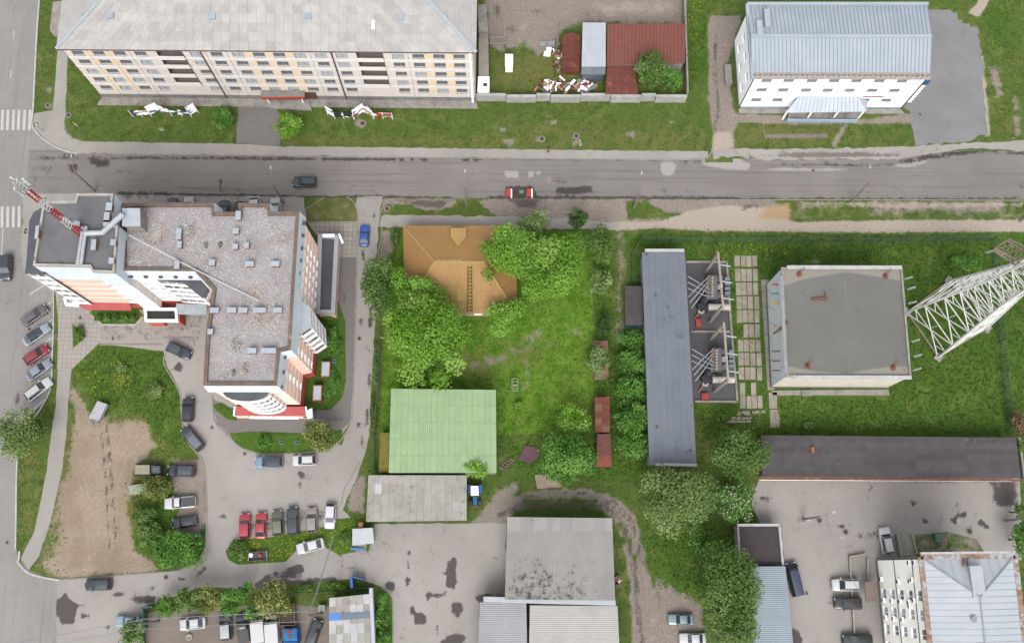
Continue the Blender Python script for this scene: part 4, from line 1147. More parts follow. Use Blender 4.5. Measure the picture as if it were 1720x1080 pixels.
def apartment_tower():
    ZR, ZA, ZB = 21.0, 17.3, 3.4
    main_px = [(205, 341), (360, 341), (361, 356), (400, 356), (400, 341), (453, 342), (455, 355.5), (503, 355.5), (488.5, 588), (471, 592), (465.5, 648), (341, 648), (346, 553), (350, 530), (356, 487), (327, 456), (205, 455)]
    Pm = ccw(PP(main_px, ZR))
    t = thing('apartment_tower', 'tall pink and peach apartment building with stepped plan, rubble-strewn flat roof and red base', 'building', centroid(at_z(Pm, 0)))
    solid('roof_deck', offset_poly(Pm, -.3), ZA, ZR-.45, M_RUBBLE, t)
    at = MB(); n = len(Pm)
    low = offset_poly(Pm, .3)
    for i in range(n):
        j = (i+1) % n
        at.quad(low[i]-UP*(ZR-ZA), low[j]-UP*(ZR-ZA), Pm[j], Pm[i])
    lo2 = at_z(low, ZA)
    at.add(lo2, (tuple(range(n-1, -1, -1)),))
    at.build('attic_band', M_ATTIC, t)
    parapet(t, Pm, ZR-.5, .55, .5, M_COPING, 'coping')
    Wm = offset_poly(Pm, -0.15)
    flo = [ZB+2.78*k for k in range(5)]
    def near(a, px):   # does wall start at this roof pixel
        q = P(px[0], px[1], ZR); return (Vector((a.x, a.y, 0))-Vector((q.x, q.y, 0))).length < 0.8
    specs = {(205, 455): ('w', 0, M_CREAMW), }
    def facade(A, B, mat, cols, ww=1.25, wh=1.4, z0=ZB, name='wall', glass=None, every=None, frame=None):
        Lw = (Vector((B.x, B.y, 0))-Vector((A.x, A.y, 0))).length
        ops = []
        for f in flo:
            for c in cols:
                ops.append(opening(c*Lw, f+1.5, ww, wh))
        wall(t, A, B, z0, ZA+.05, mat, ops, .16, name)
        for f in flo:
            for c in cols:
                window(t, A, B, c*Lw, f+1.5, ww, wh, .14, 'two', glass or random.choice((None, M_GLASSL, M_GLASSL)), frame)
        d = (B-A); d.z = 0; d.normalize(); nr = Vector((d.y, -d.x, 0))
        for f in flo:
            q = [A+nr*.04, B+nr*.04, B, A]
            MB().prism(at_z(q, f-.12), at_z(q, f+.12)).build('floor_band', M_BAND, t)
    for i in range(n):
        A, B = Wm[i], Wm[(i+1) % n]
        a, b = Pm[i], Pm[(i+1) % n]
        if near(a, (488.5, 588)) and near(b, (503, 355.5)):
            facade(A, B, M_PEACH, [0.05, .44, .53, .61, .695, .775, .86], 1.0, 1.5)
        elif near(a, (465.5, 648)):
            facade(A, B, M_PEACH, [.55], 1.0, 1.5)
        elif near(a, (471, 592)):
            facade(A, B, M_PEACH, [])
        elif near(a, (341, 648)):
            facade(A, B, M_PEACH, [])
        elif near(a, (205, 455)):
            mid = A.lerp(B, .34)
            facade(A, mid, M_CREAMW, [.3, .8], 1.2, 1.3)
            facade(mid, B, M_PINK, [.2, .8], 1.2, 1.4)
        elif near(a, (327, 456)):
            facade(A, B, M_PINK, [.12, .88], 1.1, 1.4)
        else:
            facade(A, B, M_PEACH, [.3, .7] if (b-a).length > 8 else [], 1.3, 1.4)
    # attic vents
    for (x0, y0, x1, y1, m) in ((511, 375, 499, 480, 6), (478, 600, 472, 650, 3), (220, 464, 320, 465, 5)):
        for k in range(m):
            f = k/(m-1)
            c = P(x0+(x1-x0)*f, y0+(y1-y0)*f, 19.0)
            MB().box((c.x, c.y, 19.0), (.5, .5, .4)).build('attic_vent', M_PIPE, t)
    # ground floor, red
    base = offset_poly(Pm, -0.1)
    solid('ground_floor', base, 0, ZB, M_REDBASE, t)
    # glazed bays
    z_b = ZA-.1
    glazed_bay(t, PP([(503, 505), (521, 517), (523, 549), (505, 561), (492, 560), (494, 505)], z_b), ZB-.4, z_b, 5, M_PALEB, 'corner_bay')
    cb = [(376, 655)]+[(413-37*math.cos(a), 659+14*math.sin(a)) for a in np.linspace(.15, math.pi-.15, 9)]+[(450, 655)]
    glazed_bay(t, PP(cb, ZA-.3), ZB-.2, ZA-.3, 5, M_DFELT, 'curved_bay')
    glazed_bay(t, PP([(262, 470), (308, 474), (340, 500), (351, 478), (330, 455)], z_b), ZB+.1, z_b-.3, 5, M_DFELT, 'courtyard_bay')
    # red tiled roof over the shop at the south end
    A0, A1 = P(395, 683, 3.4), P(514, 683, 3.4)
    B0, B1 = P(393, 698, 2.7), P(516, 699, 2.7)
    sh = link('shop_awning', None, t); sh.location = (B0+B1)/2-root_loc(t)
    q = [B0, B1, A1, A0]
    MB().prism(q, [p+UP*.12 for p in q]).build('awning_roof', M_REDROOF, sh)
    MB().beam(A0+UP*.1, B0+UP*.1, .2, .2).build('verge', M_WHITE, sh); MB().beam(A1+UP*.1, B1+UP*.1, .2, .2).build('verge', M_WHITE, sh)
    w0, w1 = at_z([B0, B1], 0)
    wall(sh, w0, w1, 0, 2.7, M_PEACH, [(2, 10, .6, 2.4), (8.9+2, 12.2, .1, 2.3)], .1, 'shop_wall')
    for u in (3, 5, 7, 9):
        window(sh, w0, w1, u, 1.5, 1.9, 1.8, .08, 'two', None)
    q = PP([(518, 690), (523, 688), (524, 701), (518, 702)], 3.0)
    solid('glass_porch', ccw(q), 0, 3.0, M_GLASSL, sh)
    solid('porch_roof', offset_poly(ccw(q), .15), 3.0, 3.15, M_WHITE, sh)
    # east annex with wide pale parapet
    an = link('side_annex', None, t)
    qa = ccw(PP([(534, 393), (569, 395), (562.5, 527), (530, 527)], 3.9))
    an.location = centroid(at_z(qa, 0))-root_loc(t)
    solid('annex_wall', offset_poly(qa, -.25), 0, 3.5, M_PINK, an)
    solid('annex_roof', offset_poly(qa, -.3), 3.5, 3.6, M_DFELT, an)
    parapet(an, qa, 3.35, .7, .55, M_PALEB, 'annex_parapet')
    c0, c1 = P(542, 396, 4.1), P(562, 396, 4.1)
    MB().beam(c0, c1, .5, .3).build('front_sign', M_WHITE, an)
    MB().beam(P(569, 393, 3), P(576, 409, 2.6), .35, .3).build('side_sign', M_WHITE, an)
    # two ground-floor balconies on the east side
    for px, py in ((547, 620), (533, 660)):
        c = P(px, py, 1.4)
        bo = link('ground_balcony', None, t); bo.location = Vector((c.x, c.y, 0))-root_loc(t)
        MB().box((c.x, c.y, .75), (1.5, 2.6, 1.5)).build('frame', M_BRICK, bo)
        MB().box((c.x, c.y, 1.52), (1.2, 2.3, .06)).build('glass_top', M_GLASSL, bo)
    # courtyard entrance porch: white parapet, dark roof, red piers
    pr = link('entrance_porch', None, t)
    qp = ccw(PP([(241, 517), (297, 517), (299, 540), (243, 540)], 4.0))
    pr.location = centroid(at_z(qp, 0))-root_loc(t)
    solid('porch_roof', offset_poly(qp, -.25), 3.3, 3.5, plain('wet_dark_roof', C(52, 52, 54), .25), pr)
    parapet(pr, qp, 3.2, .4, .8, M_CREAMW, 'porch_parapet')
    for poly in ([(250, 543), (279, 543), (281, 548), (256, 548)], [(299, 532), (312, 534), (312, 548), (302, 546)]):
        solid('red_pier', ccw(PP(poly, 0)), 0, 3.2, M_REDBASE, pr)
    q = ccw(PP([(296, 510), (347, 512), (347, 529), (297, 528)], 4.0))
    solid('awning', q, 3.9, 4.05, surf('awning_blue_grey', C(208, 214, 222), C(190, 198, 206), .6, .5, wave='X', wave_pitch=.5), pr)
    # vents and lift housing on the rubble roof
    for px, py, sx, sy in ((400, 362, .8, 1.4), (396, 388, .9, .9), (395, 414, .8, .8), (414, 412, .7, .9), (300, 393, .8, 1.7), (301, 411, .7, 1.0), (356, 441, .9, .9), (419, 443, 1.3, .8), (462, 443, 1.3, .8), (297, 445, .8, 1.2), (360, 521, 1.3, .8), (389, 521, 1.3, .8), (408, 521, 1.3, .8), (436, 521, 1.8, .8), (466, 521, 1.3, .8), (353, 557, .8, .8), (423, 589, 1.3, .8), (451, 589, 2.2, .8)):
        vent_box(t, px, py, 21.5, sx, sy, 1.0, M_VCAP, M_BRICK)
    qb = ccw(PP([(205, 350), (235, 350), (236, 380), (205, 380)], 24.2))
    lh = solid('lift_housing', offset_poly(qb, -.2), ZR-.5, 24.0, M_CONC, t)
    solid('housing_roof', qb, 24.0, 24.2, M_PALEB, lh)
    # west block, taller by one storey
    ZW = 24.4
    west_px = [(72, 338), (126, 337), (128.7, 325), (190, 325), (184, 378), (198, 378), (192, 458), (155, 456.5), (150, 448), (55, 446), (59, 418), (66, 377), (70, 351)]
    Pw = ccw(PP(west_px, ZW))
    wb = solid('west_block', Pw, ZA, ZW-.6, M_ATTIC, t)
    solid('west_roof', offset_poly(Pw, -.25), ZW-.6, ZW-.45, M_FELT, wb)
    parapet(wb, Pw, ZW-.62, .32, .6, surf('parapet_pale', C(216, 212, 206), C(186, 178, 170), 1, .8, c3=C(150, 128, 100), s3=2, t3=(.6, .75)), 'west_coping')
    Ww = offset_poly(Pw, -.12)
    m = len(Pw)
    for i in range(m):
        A, B = Ww[i], Ww[(i+1) % m]
        d = (B-A); d.z = 0
        if d.length < .3: continue
        southish = d.x > 0.5*d.length
        if southish and d.length > 8:
            facade(A, B, M_PINK, [.88], 1.0, 1.2)
        else:
            facade(A, B, M_CREAMW, [.35] if southish and d.length > 2 else [], 1.0, 1.2)
    solid('west_base', offset_poly(Pw, -.15), 0, ZB, M_REDBASE, wb)
    # white wall strip of the raised block above the rubble roof
    cbp = [(70, 351), (58, 358), (51, 372), (49, 400), (46, 440), (43.5, 459), (76, 461), (60, 446), (64, 400)]
    glazed_bay(t, PP(cbp, 21.2), ZB+.2, 21.2, 6, M_DFELT, 'west_curved_bay', 1.1)
    # red awning on the south-west
    A0, A1, B0, B1 = P(158, 508.5, 3.4), P(218, 509, 3.4), P(150, 521, 2.9), P(221, 522, 2.9)
    q = [B0, B1, A1, A0]
    MB().prism(q, [p+UP*.12 for p in q]).build('street_awning', M_REDROOF, t)
    q = [P(137, 517, 3.0), P(150, 521, 2.9), P(158, 508.5, 3.4), P(132, 508, 3.3)]
    MB().prism(q, [p+UP*.12 for p in q]).build('street_awning', M_REDROOF, t)
    MB().beam(P(109, 500, 3.2), P(111, 511, 3.2), .4, .3).build('white_sign_frame', M_WHITE, t)
    MB().beam(P(111, 511.5, 3.2), P(133, 513, 3.2), .5, .3).build('white_sign_frame', M_WHITE, t)
    # vents and ducts on the west roof
    for px, py, sx, sy in ((183, 347, .9, 1.2), (179, 365, .8, 1.5), (178, 375, .8, .9), (190, 407, .8, .9), (187, 438, .8, .9), (157, 411, .7, 1.6), (129, 376, .9, .8), (62, 390, .5, 2.0)):
        vent_box(t, px, py, 25.0, sx, sy, 1.1, M_VCAP, M_BRICK)
    duct = surf('galvanised_duct', C(214, 216, 224), C(196, 200, 208), 1, .5)
    MB().tube([P(142, 392, 25), P(172, 391, 25), P(206, 360, 25)], .42, 8).build('duct', duct, t)
    for dx in (0, 6):
        MB().tube([P(139+dx, 381, 24.6), P(137+dx*.9, 400, 24.6), P(130+dx, 445, 24.6)], .26, 8).build('pipe_run', duct, t)
    return t
TOWER = apartment_tower()

def rubble_bits():
    """loose chips on the roof"""
    n = 11000
    x = rng.uniform(205, 495, n); y = rng.uniform(345, 645, n)
    poly = np.array([(212, 350), (355, 347), (357, 362), (405, 362), (405, 348), (450, 348), (452, 361), (497, 362), (483, 583), (466, 587), (460, 640), (348, 640), (352, 553), (362, 487), (331, 450), (212, 449)], float)
    ok = sdf(np.stack([x, y], 1), poly) < -2
    x, y = x[ok], y[ok]
    ex = []
    for cx, cy, r, m in ((428, 492, 14, 500), (445, 530, 26, 900), (418, 545, 14, 300), (262, 392, 18, 700), (248, 365, 14, 350), (330, 420, 30, 500), (470, 400, 24, 400), (230, 440, 20, 350), (400, 640, 40, 250), (300, 405, 10, 200)):
        ex.append(np.stack([rng.normal(cx, r*.5, m), rng.normal(cy, r*.5, m)], 1))
    ex = np.concatenate(ex); ex = ex[sdf(ex, poly) < -2]
    cl = np.sin(x*.05+1)*np.cos(y*.043)+rng.normal(0, .7, len(x)); keep = cl > -.2
    x, y = np.concatenate([x[keep], ex[:, 0]]), np.concatenate([y[keep], ex[:, 1]])
    V, Fq = [], []
    for a, b in zip(x, y):
        c = P(a, b, 20.6); s = random.uniform(.05, .17); an = random.uniform(0, 6.28)
        e = Vector((math.cos(an), math.sin(an), 0))*s; f = Vector((-math.sin(an), math.cos(an), 0))*s*random.uniform(.4, 1)
        o = len(V)
        V += [c+e, c+f, c-e, c-f+UP*.08]
        Fq.append((o, o+1, o+2, o+3))
    off = root_loc(TOWER)
    V = np.array([(p.x-off.x, p.y-off.y, p.z-off.z) for p in V])
    o = link('rubble_chips', arr_mesh('rubble_chips', V, np.array(Fq), surf('pale_chips', C(234, 229, 224), C(212, 190, 178), .5, .9)), TOWER)
    o['kind'] = 'stuff'
rubble_bits()

def radio_mast():
    zb, zt = 23.9, 45.0
    t = thing('radio_mast', 'red and white striped lattice radio mast on the roof of the tall apartment building', 'mast', P(137, 393, zb))
    b = P(137, 393, zb); 
    mr, mw = plain('mast_red', C(206, 52, 50), .5), plain('mast_white', C(240, 240, 240), .5)
    seg = 6; hz = (zt-zb)/seg
    for k in range(seg):
        mb = MB(); z0 = zb+k*hz; z1 = z0+hz
        s0 = .48-.02*k; s1 = .48-.02*(k+1)
        cs = [(math.cos(a), math.sin(a)) for a in (0.3, 2.39, 4.49)]
        for i in range(3):
            p0 = Vector((b.x+cs[i][0]*s0, b.y+cs[i][1]*s0, z0)); p1 = Vector((b.x+cs[i][0]*s1, b.y+cs[i][1]*s1, z1))
            mb.beam(p0, p1, .14, .14)
            j = (i+1) % 3
            for m in range(4):
                f0, f1 = m/4, (m+1)/4
                q0 = Vector((b.x+cs[i][0]*(s0+(s1-s0)*f0), b.y+cs[i][1]*(s0+(s1-s0)*f0), z0+hz*f0))
                q1 = Vector((b.x+cs[j][0]*(s0+(s1-s0)*f1), b.y+cs[j][1]*(s0+(s1-s0)*f1), z0+hz*f1))
                mb.beam(q0, q1, .08, .08)
        mb.build('mast_section', mr if k % 2 == 0 else mw, t)
    for i, a in enumerate((0.4, 1.5, 2.5, 3.5, 4.6, 5.6)):
        z = zt-1.5-(i % 2)*2.2
        c = Vector((b.x+.9*math.cos(a), b.y+.9*math.sin(a), z))
        MB().box(c, (.3, .2, 2.0), a).build('panel_antenna', mw, t)
        MB().beam(c, Vector((b.x, b.y, z)), .09).build('antenna_arm', mw, t)
radio_mast()
tag(MB().tube([P(216, 395, 22.4)+(P(434, 505, 21.3)-P(216, 395, 22.4))*f-UP*.8*math.sin(f*math.pi) for f in np.linspace(0, 1, 9)], .08, 5).build('roof_cable', plain('white_cable', C(238, 238, 238), .6)), 'white cable running diagonally across the rubble roof of the tall building', 'cable')

def roof_weeds():
    """little grass clumps rooted in the roof gravel"""
    for px, py, r in ((322, 390, .7), (347, 411, .4), (370, 411, .35), (398, 577, .8), (413, 617, .6), (393, 626, .35), (222, 345, .8)):
        c = P(px, py, 20.6)
        mb = MB()
        for k in range(60):
            a = random.uniform(0, 6.28); q = r*random.random()**.5
            p = Vector((c.x+q*math.cos(a), c.y+q*1.5*math.sin(a), 20.55))
            e = Vector((random.uniform(-.14, .14), random.uniform(-.14, .14), random.uniform(.1, .35)))
            s_ = Vector((-e.y, e.x, 0)).normalized()*.07
            mb.add([p-s_, p+s_, p+e], ((0, 1, 2),))
        mb.build('roof_weed', MATS.get('weed_green') or plain('weed_green', C(112, 132, 62), .9), TOWER)['kind'] = 'stuff'
roof_weeds()
# ------------------------------------------------------------------ white office building
M_WWALL = surf('whitewashed_wall', (0.84, 0.84, 0.85, 1), (0.78, 0.78, 0.79, 1), 0.6, 0.9)
M_ZINC = surf('zinc_roof', C(206, 216, 227), C(194, 205, 217), 0.35, 0.45, metal=0.1, c3=C(206, 214, 222), s3=1.0, t3=(.6, .8))
M_ZINCRUST = surf('zinc_rust', C(196, 200, 202), C(186, 160, 130), 2.2, 0.6, c3=C(176, 128, 86), s3=4, t3=(.58, .72))

M_GLASSO = plain('office_glass', (0.15, 0.17, 0.19, 1), .12, 0, .7)
def office():
    z = 11.6
    R4 = [P(1265, 132, z), P(1560, 133, z), P(1556, 11, z), P(1256, 11, z)]
    t = thing('office_building', 'white three-storey office building with pale blue-grey metal roof beside the gravel lot', 'building', centroid(at_z(R4, 0)))
    W = offset_poly(ccw(R4), -.25)
    SW, SE, NE, NW = W
    d = (SE-SW); d.z = 0; Lw = d.length; d.normalize(); nv = Vector((-d.y, d.x, 0))
    us = [(x-1265)/295*Lw for x in (1289, 1327, 1367, 1405, 1443.5, 1483, 1522)]
    zc = (10.3, 6.8, 3.05)
    ops = [opening(u, v, 1.75, 1.45) for v in zc for u in us]
    wall(t, SW, SE, .6, z, M_WWALL, ops, .2)
    for v in zc:
        for i, u in enumerate(us):
            blind = v < 3 and i in (0, 5, 6)
            window(t, SW, SE, u, v, 1.75, 1.45, .2, 'two', M_GREYFRAME if blind else M_GLASSO, M_GREYFRAME)
    wus = [f*(SW-NW).length for f in (.22, .5, .8)]
    wops = [opening(u, v, 1.6, 1.45) for v in zc for u in wus]
    wall(t, NW, SW, .6, z, M_WWALL, wops, .2)
    for v in zc:
        for u in wus: window(t, NW, SW, u, v, 1.6, 1.45, .2, 'two', None)
    wall(t, SE, NE, .6, z, M_WWALL); wall(t, NE, NW, .6, z, M_WWALL)
    solid('plinth', offset_poly(W, .04), 0, .6, surf('blue_plinth', C(196, 216, 232), C(180, 200, 216), 1, .8), t)
    ap = at_z([SW-nv*.1, SE-nv*.1, SE-nv*1.1+d*.6, SW-nv*1.1], 0)
    MB().prism(at_z(ap, .03), at_z(ap, .09)).build('perimeter_apron', M_CONC, t)
    E = offset_poly(ccw(R4), .2)
    e0, e1, e2, e3 = E
    r0 = (e0+e3)/2+UP*1.3+nv*.4; r1 = (e1+e2)/2+UP*1.3+nv*.4
    rf = MB().add([e0, e1, e2, e3, r0, r1], ((0, 1, 5, 4), (1, 2, 5), (2, 3, 4, 5), (3, 0, 4), (3, 2, 1, 0))).build('roof', M_ZINC, t)
    g0, g1 = e0.lerp(r0, .16), e1.lerp(r1, .16)
    q = [e0+UP*.03, e1+UP*.03, g1+UP*.03, g0+UP*.03]
    MB().prism(q, [p+UP*.04 for p in q]).build('rusty_eave_strip', M_ZINCRUST, rf)
    ms = surf('zinc_seam', C(172, 184, 198), C(160, 172, 186), 1, .5)
    seams(rf, e0, e1, r1, r0, 46, ms, .07, .09); seams(rf, e3, e2, r1, r0, 46, ms, .07, .09)
    MB().beam(r0+UP*.06, r1+UP*.06, .6, .12).build('ridge_flashing', M_ZINC, rf)
    MB().beam(e0+UP*.25, e3+UP*.25, .5, .5).build('gable_upstand', M_ZINC, rf)
    MB().beam(e3+UP*.3, e2+UP*.3, .5, .6).build('rear_upstand', M_ZINC, rf)
    for px, py, sy in ((1276, 46, 2.6), (1289, 30, 3.2)):
        c = P(px, py, 13.2)
        MB().box((c.x, c.y, 12.4), (.9, sy, 1.6)).build('chimney', M_ZINC, rf)
    mb = MB()
    for k in range(34):
        p = e0.lerp(e1, (k+.5)/34)+nv*.5
        mb.beam(p+UP*.1, p+UP*.75, .06)
    mb.beam(e0+nv*.5+UP*.7, e1+nv*.5+UP*.7, .05)
    mb.build('snow_rail', M_RUST, rf)['kind'] = 'stuff'
    for f in (.0, 1.0):
        p = SW.lerp(SE, f)-nv*.15
        MB().tube([Vector((p.x, p.y, .2)), Vector((p.x, p.y, z))], .1).build('drain_pipe', M_PIPE, t)
    # porch
    po = link('porch', None, t); po.location = P(1387, 188)-root_loc(t)
    a, b, c_, dd = P(1320, 190, 3.3), P(1455, 188, 3.3), P(1440, 160, 4.7), P(1344, 160, 4.7)
    bk0, bk1 = P(1330, 174, 3.3), P(1458, 170, 3.3)
    MB().add([a, b, c_, dd, bk0, bk1], ((0, 1, 2, 3), (0, 3, 4), (1, 5, 2), (4, 5, 1, 0), (4, 3, 2, 5))).build('porch_roof', M_ZINC, po)
    seams(po, a.lerp(b, .12), a.lerp(b, .9), c_, dd, 15, ms, .06, .07)
    f0, f1 = P(1320, 205, .1), P(1438, 206, .1)
    MB().beam(f0+UP*.55, f1+UP*.55, .2, 1.0).build('front_parapet', surf('light_blue_paint', C(176, 208, 236), C(200, 220, 238), .5, .7), po)
    q = [P(1321, 203, 0), P(1438, 204, 0), P(1448, 186, 0), P(1326, 186, 0)]
    MB().prism(at_z(q, .03), at_z(q, .5)).build('platform', M_CONC, po)
    for f in (0.02, .33, .66, .98):
        p = a.lerp(b, f)+nv*.3
        MB().beam(Vector((p.x, p.y, .1)), Vector((p.x, p.y, 3.3)), .25).build('post', M_WHITE, po)
    # red line of lettering on the wall
    s0, s1 = SW+d*(1475-1265)/295*Lw, SW+d*(1512-1265)/295*Lw
    sg = MB()
    for k in range(12):
        p = s0.lerp(s1, (k+.5)/12)-nv*.06
        sg.box((p.x, p.y, 4.55), (.22, .08, .35))
    sg.build('red_lettering', plain('red_letters', C(214, 70, 50), .5), t)['kind'] = 'stuff'
    vs = link('vertical_sign', None, t); vs.location = SE+d*.8-root_loc(t)
    MB().box((SE.x+.5, SE.y-.1, 10.0), (.9, .15, 1.5)).build('blue_panel', plain('sign_blue', C(52, 106, 176), .5), vs)
    for k in range(7):
        MB().box((SE.x+.45, SE.y-.1, 8.6-k*.95), (.7, .15, .45)).build('letter_box', M_WHITE, vs)
    # west stair
    q = ccw(PP([(1217, 108), (1228, 108), (1230, 140), (1219, 140)], 1))
    solid('west_landing', q, 0, 1.0, M_CONC, t)
office()

# ------------------------------------------------------------------ yard sheds and fences in the north
def simple_shed(name, label, cat, px4, zs, wallm, roofm, over=.2, th=.12, group=None, seam=None, rows=None, cols=None, mats=None, weights=None, jit=0.0):
    """px4: SW, SE, NE, NW roof corners in pixels with heights zs"""
    pts = [P(x, y, z) for (x, y), z in zip(px4, zs)]
    t = thing(name, label, cat, centroid(at_z(pts, 0)), group)
    inner = offset_poly(ccw(pts), -over)
    if (inner[0]-pts[0]).length > 2*over+1: inner = list(inner)
    mb = MB()
    top = []
    ordr = ccw(pts)
    for p, q in zip(inner, ordr): top.append(Vector((p.x, p.y, q.z-.02)))
    mb.prism(at_z(inner, 0), top)
    mb.build('wall', wallm, t)
    rf = MB().prism(pts, [p+UP*th for p in pts]).build('roof', roofm, t)
    u = [p+UP*th for p in pts]
    if seam: seams(rf, u[0], u[1], u[2], u[3], seam[0], seam[1], .06, .07)
    if rows: sheets(rf, u[0], u[1], u[2], u[3], rows, cols, mats or roofm, weights=weights, jit=jit)
    return t
M_REDMET = surf('red_brown_metal', C(150, 88, 74), C(136, 80, 68), 0.5, 0.6, c3=C(170, 106, 80), s3=1.0, t3=(.6, .78))
M_REDSEAM = surf('red_brown_seam', C(128, 78, 68), C(112, 70, 62), 1, .6)
M_RUSTROOF = surf('rusty_sheet', C(142, 78, 62), C(116, 66, 56), 1.2, .8, c3=C(176, 112, 84), s3=2, t3=(.55, .72))
M_WHITESH = surf('pale_metal_roof', C(214, 221, 230), C(202, 210, 220), .5, .5)
M_GREYSH = surf('grey_metal_roof', C(122, 134, 142), C(104, 116, 124), .6, .6)
M_OLDWOOD = surf('weathered_boards', C(150, 132, 118), C(120, 106, 96), 2, .9)
simple_shed('storage_building', 'low storage building with large red-brown seamed metal roof in the fenced yard', 'shed', [(1019, 110), (1150, 107), (1151, 41), (1020, 41)], (3.6, 3.6, 4.2, 4.2), M_CONC, M_REDMET, seam=(22, M_REDSEAM))
simple_shed('shed_extension', 'lower rusty-roofed extension in front of the red-brown storage building', 'shed', [(1017, 159), (1072, 158), (1066, 111), (1019, 111)], (2.6, 2.6, 2.9, 2.9), M_CONC, M_RUSTROOF, rows=3, cols=4)
def white_shed():
    t = thing('metal_shed', 'shed with pale blue-white metal roof and darker front slope between two rusty sheds', 'shed', P(997, 85))
    r0, r1 = P(977, 113, 4.0), P(1017, 113, 4.0)
    e0, e1 = P(976, 126, 3.0), P(1016, 126, 3.0)
    b0, b1 = P(979, 39, 4.4), P(1017, 39, 4.4)
    solid('wall', offset_poly(ccw([e0, e1, b1, b0]), -.2), 0, 2.95, M_GREYSH, t)
    rf = MB().prism([r0, r1, b1, b0], [p+UP*.1 for p in (r0, r1, b1, b0)]).build('roof', M_WHITESH, t)
    MB().prism([e0, e1, r1, r0], [p+UP*.1 for p in (e0, e1, r1, r0)]).build('front_slope', M_GREYSH, t)
    seams(rf, r0+UP*.1, r1+UP*.1, b1+UP*.1, b0+UP*.1, 8, M_WHITESH, .06, .07)
white_shed()
def gable_hut(name, label, px4, ze, zr, axis_ns, wallm, roofm, rows=2, cols=4, mats=None):
    SW, SE, NE, NW = [P(x, y, ze) for x, y in px4]
    t = thing(name, label, 'shed', centroid(at_z([SW, SE, NE, NW], 0)))
    solid('wall', offset_poly(ccw([SW, SE, NE, NW]), -.15), 0, ze, wallm, t)
    if axis_ns:
        a, b = (SW+SE)/2, (NW+NE)/2
        a = Vector((a.x, a.y, zr)); b = Vector((b.x, b.y, zr))
        rf = MB().add([SW, SE, NE, NW, a, b], ((0, 4, 5, 3), (1, 2, 5, 4), (0, 1, 4), (2, 3, 5), (3, 2, 1, 0))).build('roof', roofm, t)
        sheets(rf, NW, SW, a, b, rows, cols, mats or roofm); sheets(rf, SE, NE, b, a, rows, cols, mats or roofm)
        MB().beam(a+UP*.06, b+UP*.06, .3, .06).build('ridge_cap', roofm, rf)
    else:
        a, b = (SW+NW)/2, (SE+NE)/2
        a = Vector((a.x, a.y, zr)); b = Vector((b.x, b.y, zr))
        rf = MB().add([SW, SE, NE, NW, a, b], ((0, 1, 5, 4), (2, 3, 4, 5), (0, 4, 3), (1, 2, 5), (3, 2, 1, 0))).build('roof', roofm, t)
        sheets(rf, SW, SE, b, a, rows, cols, mats or roofm); sheets(rf, NE, NW, a, b, rows, cols, mats or roofm)
    return t
gable_hut('rusty_hut', 'small rusty gabled hut next to the pale metal shed and scrap heap', [(944, 115), (974, 116), (976, 59), (945, 60)], 2.6, 3.5, True, M_RUSTROOF, M_RUSTROOF, 2, 5)

def box_thing(name, label, cat, px, py, size, mat, z0=0.0, rz=0.0, lid=None):
    c = P(px, py, size[2]*.6)
    t = thing(name, label, cat, (c.x, c.y, z0))
    MB().box((c.x, c.y, z0+size[2]/2), size, rz).build('body', mat, t)
    MB().box((c.x, c.y, z0+size[2]+.03), (size[0]+.1, size[1]+.1, .06), rz).build('lid', lid or mat, t)
    return t
box_thing('portable_cabin', 'white upright cabin box standing alone on the yellowish yard grass', 'cabin', 855, 106, (1.3, 2.3, 2.2), M_WHITE)

def fence_panels():
    bx = [(800, 850), (850, 900), (900, 924), (924, 974), (974, 1024), (1024, 1075), (1075, 1099), (1099, 1151)]
    t = thing('concrete_fence', 'white concrete panel fence along the front of the fenced yard', 'fence', P(975, 170))
    for i, (x0, x1) in enumerate(bx):
        y = 168.5+(i % 2)*2.2
        A, B = P(x0+.4, y), P(x1-.4, y)
        mb = MB().beam(A+UP*1.1, B+UP*1.1, .5, 2.2)
        mb.build('panel', surf('fence_panel_%d' % i, C(214, 214, 210, .95+.06*(i % 3)), C(192, 190, 186), .8, .9), t)
    t2 = thing('side_wall', 'grey concrete yard wall running north from the fence corner', 'wall', P(1150, 80))
    for y0, y1 in ((-60, -2), (0, 40), (42, 104), (106, 165)):
        A, B = P(1146.5+y0*.03, y0), P(1146.5+y1*.03, y1)
        MB().beam(A+UP*1.2, B+UP*1.2, .3, 2.4).build('panel', M_CONC, t2)
fence_panels()
def yard_gate():
    t = thing('mesh_pen', 'small wire pen beside the east annex of the panel block', 'pen', P(835, 75))
    for a, b in (((822, 70), (848, 70)), ((848, 70), (848, 40)), ((822, 80), (848, 80)), ((848, 80), (848, 70))):
        mb = MB()
        A, B = P(*a), P(*b)
        mb.beam(A+UP*1.4, B+UP*1.4, .12)
        MB().beam(A, A+UP*1.45, .12).build('post', M_PIPE, t)
        mb.build('rail', M_CONC, t)
yard_gate()

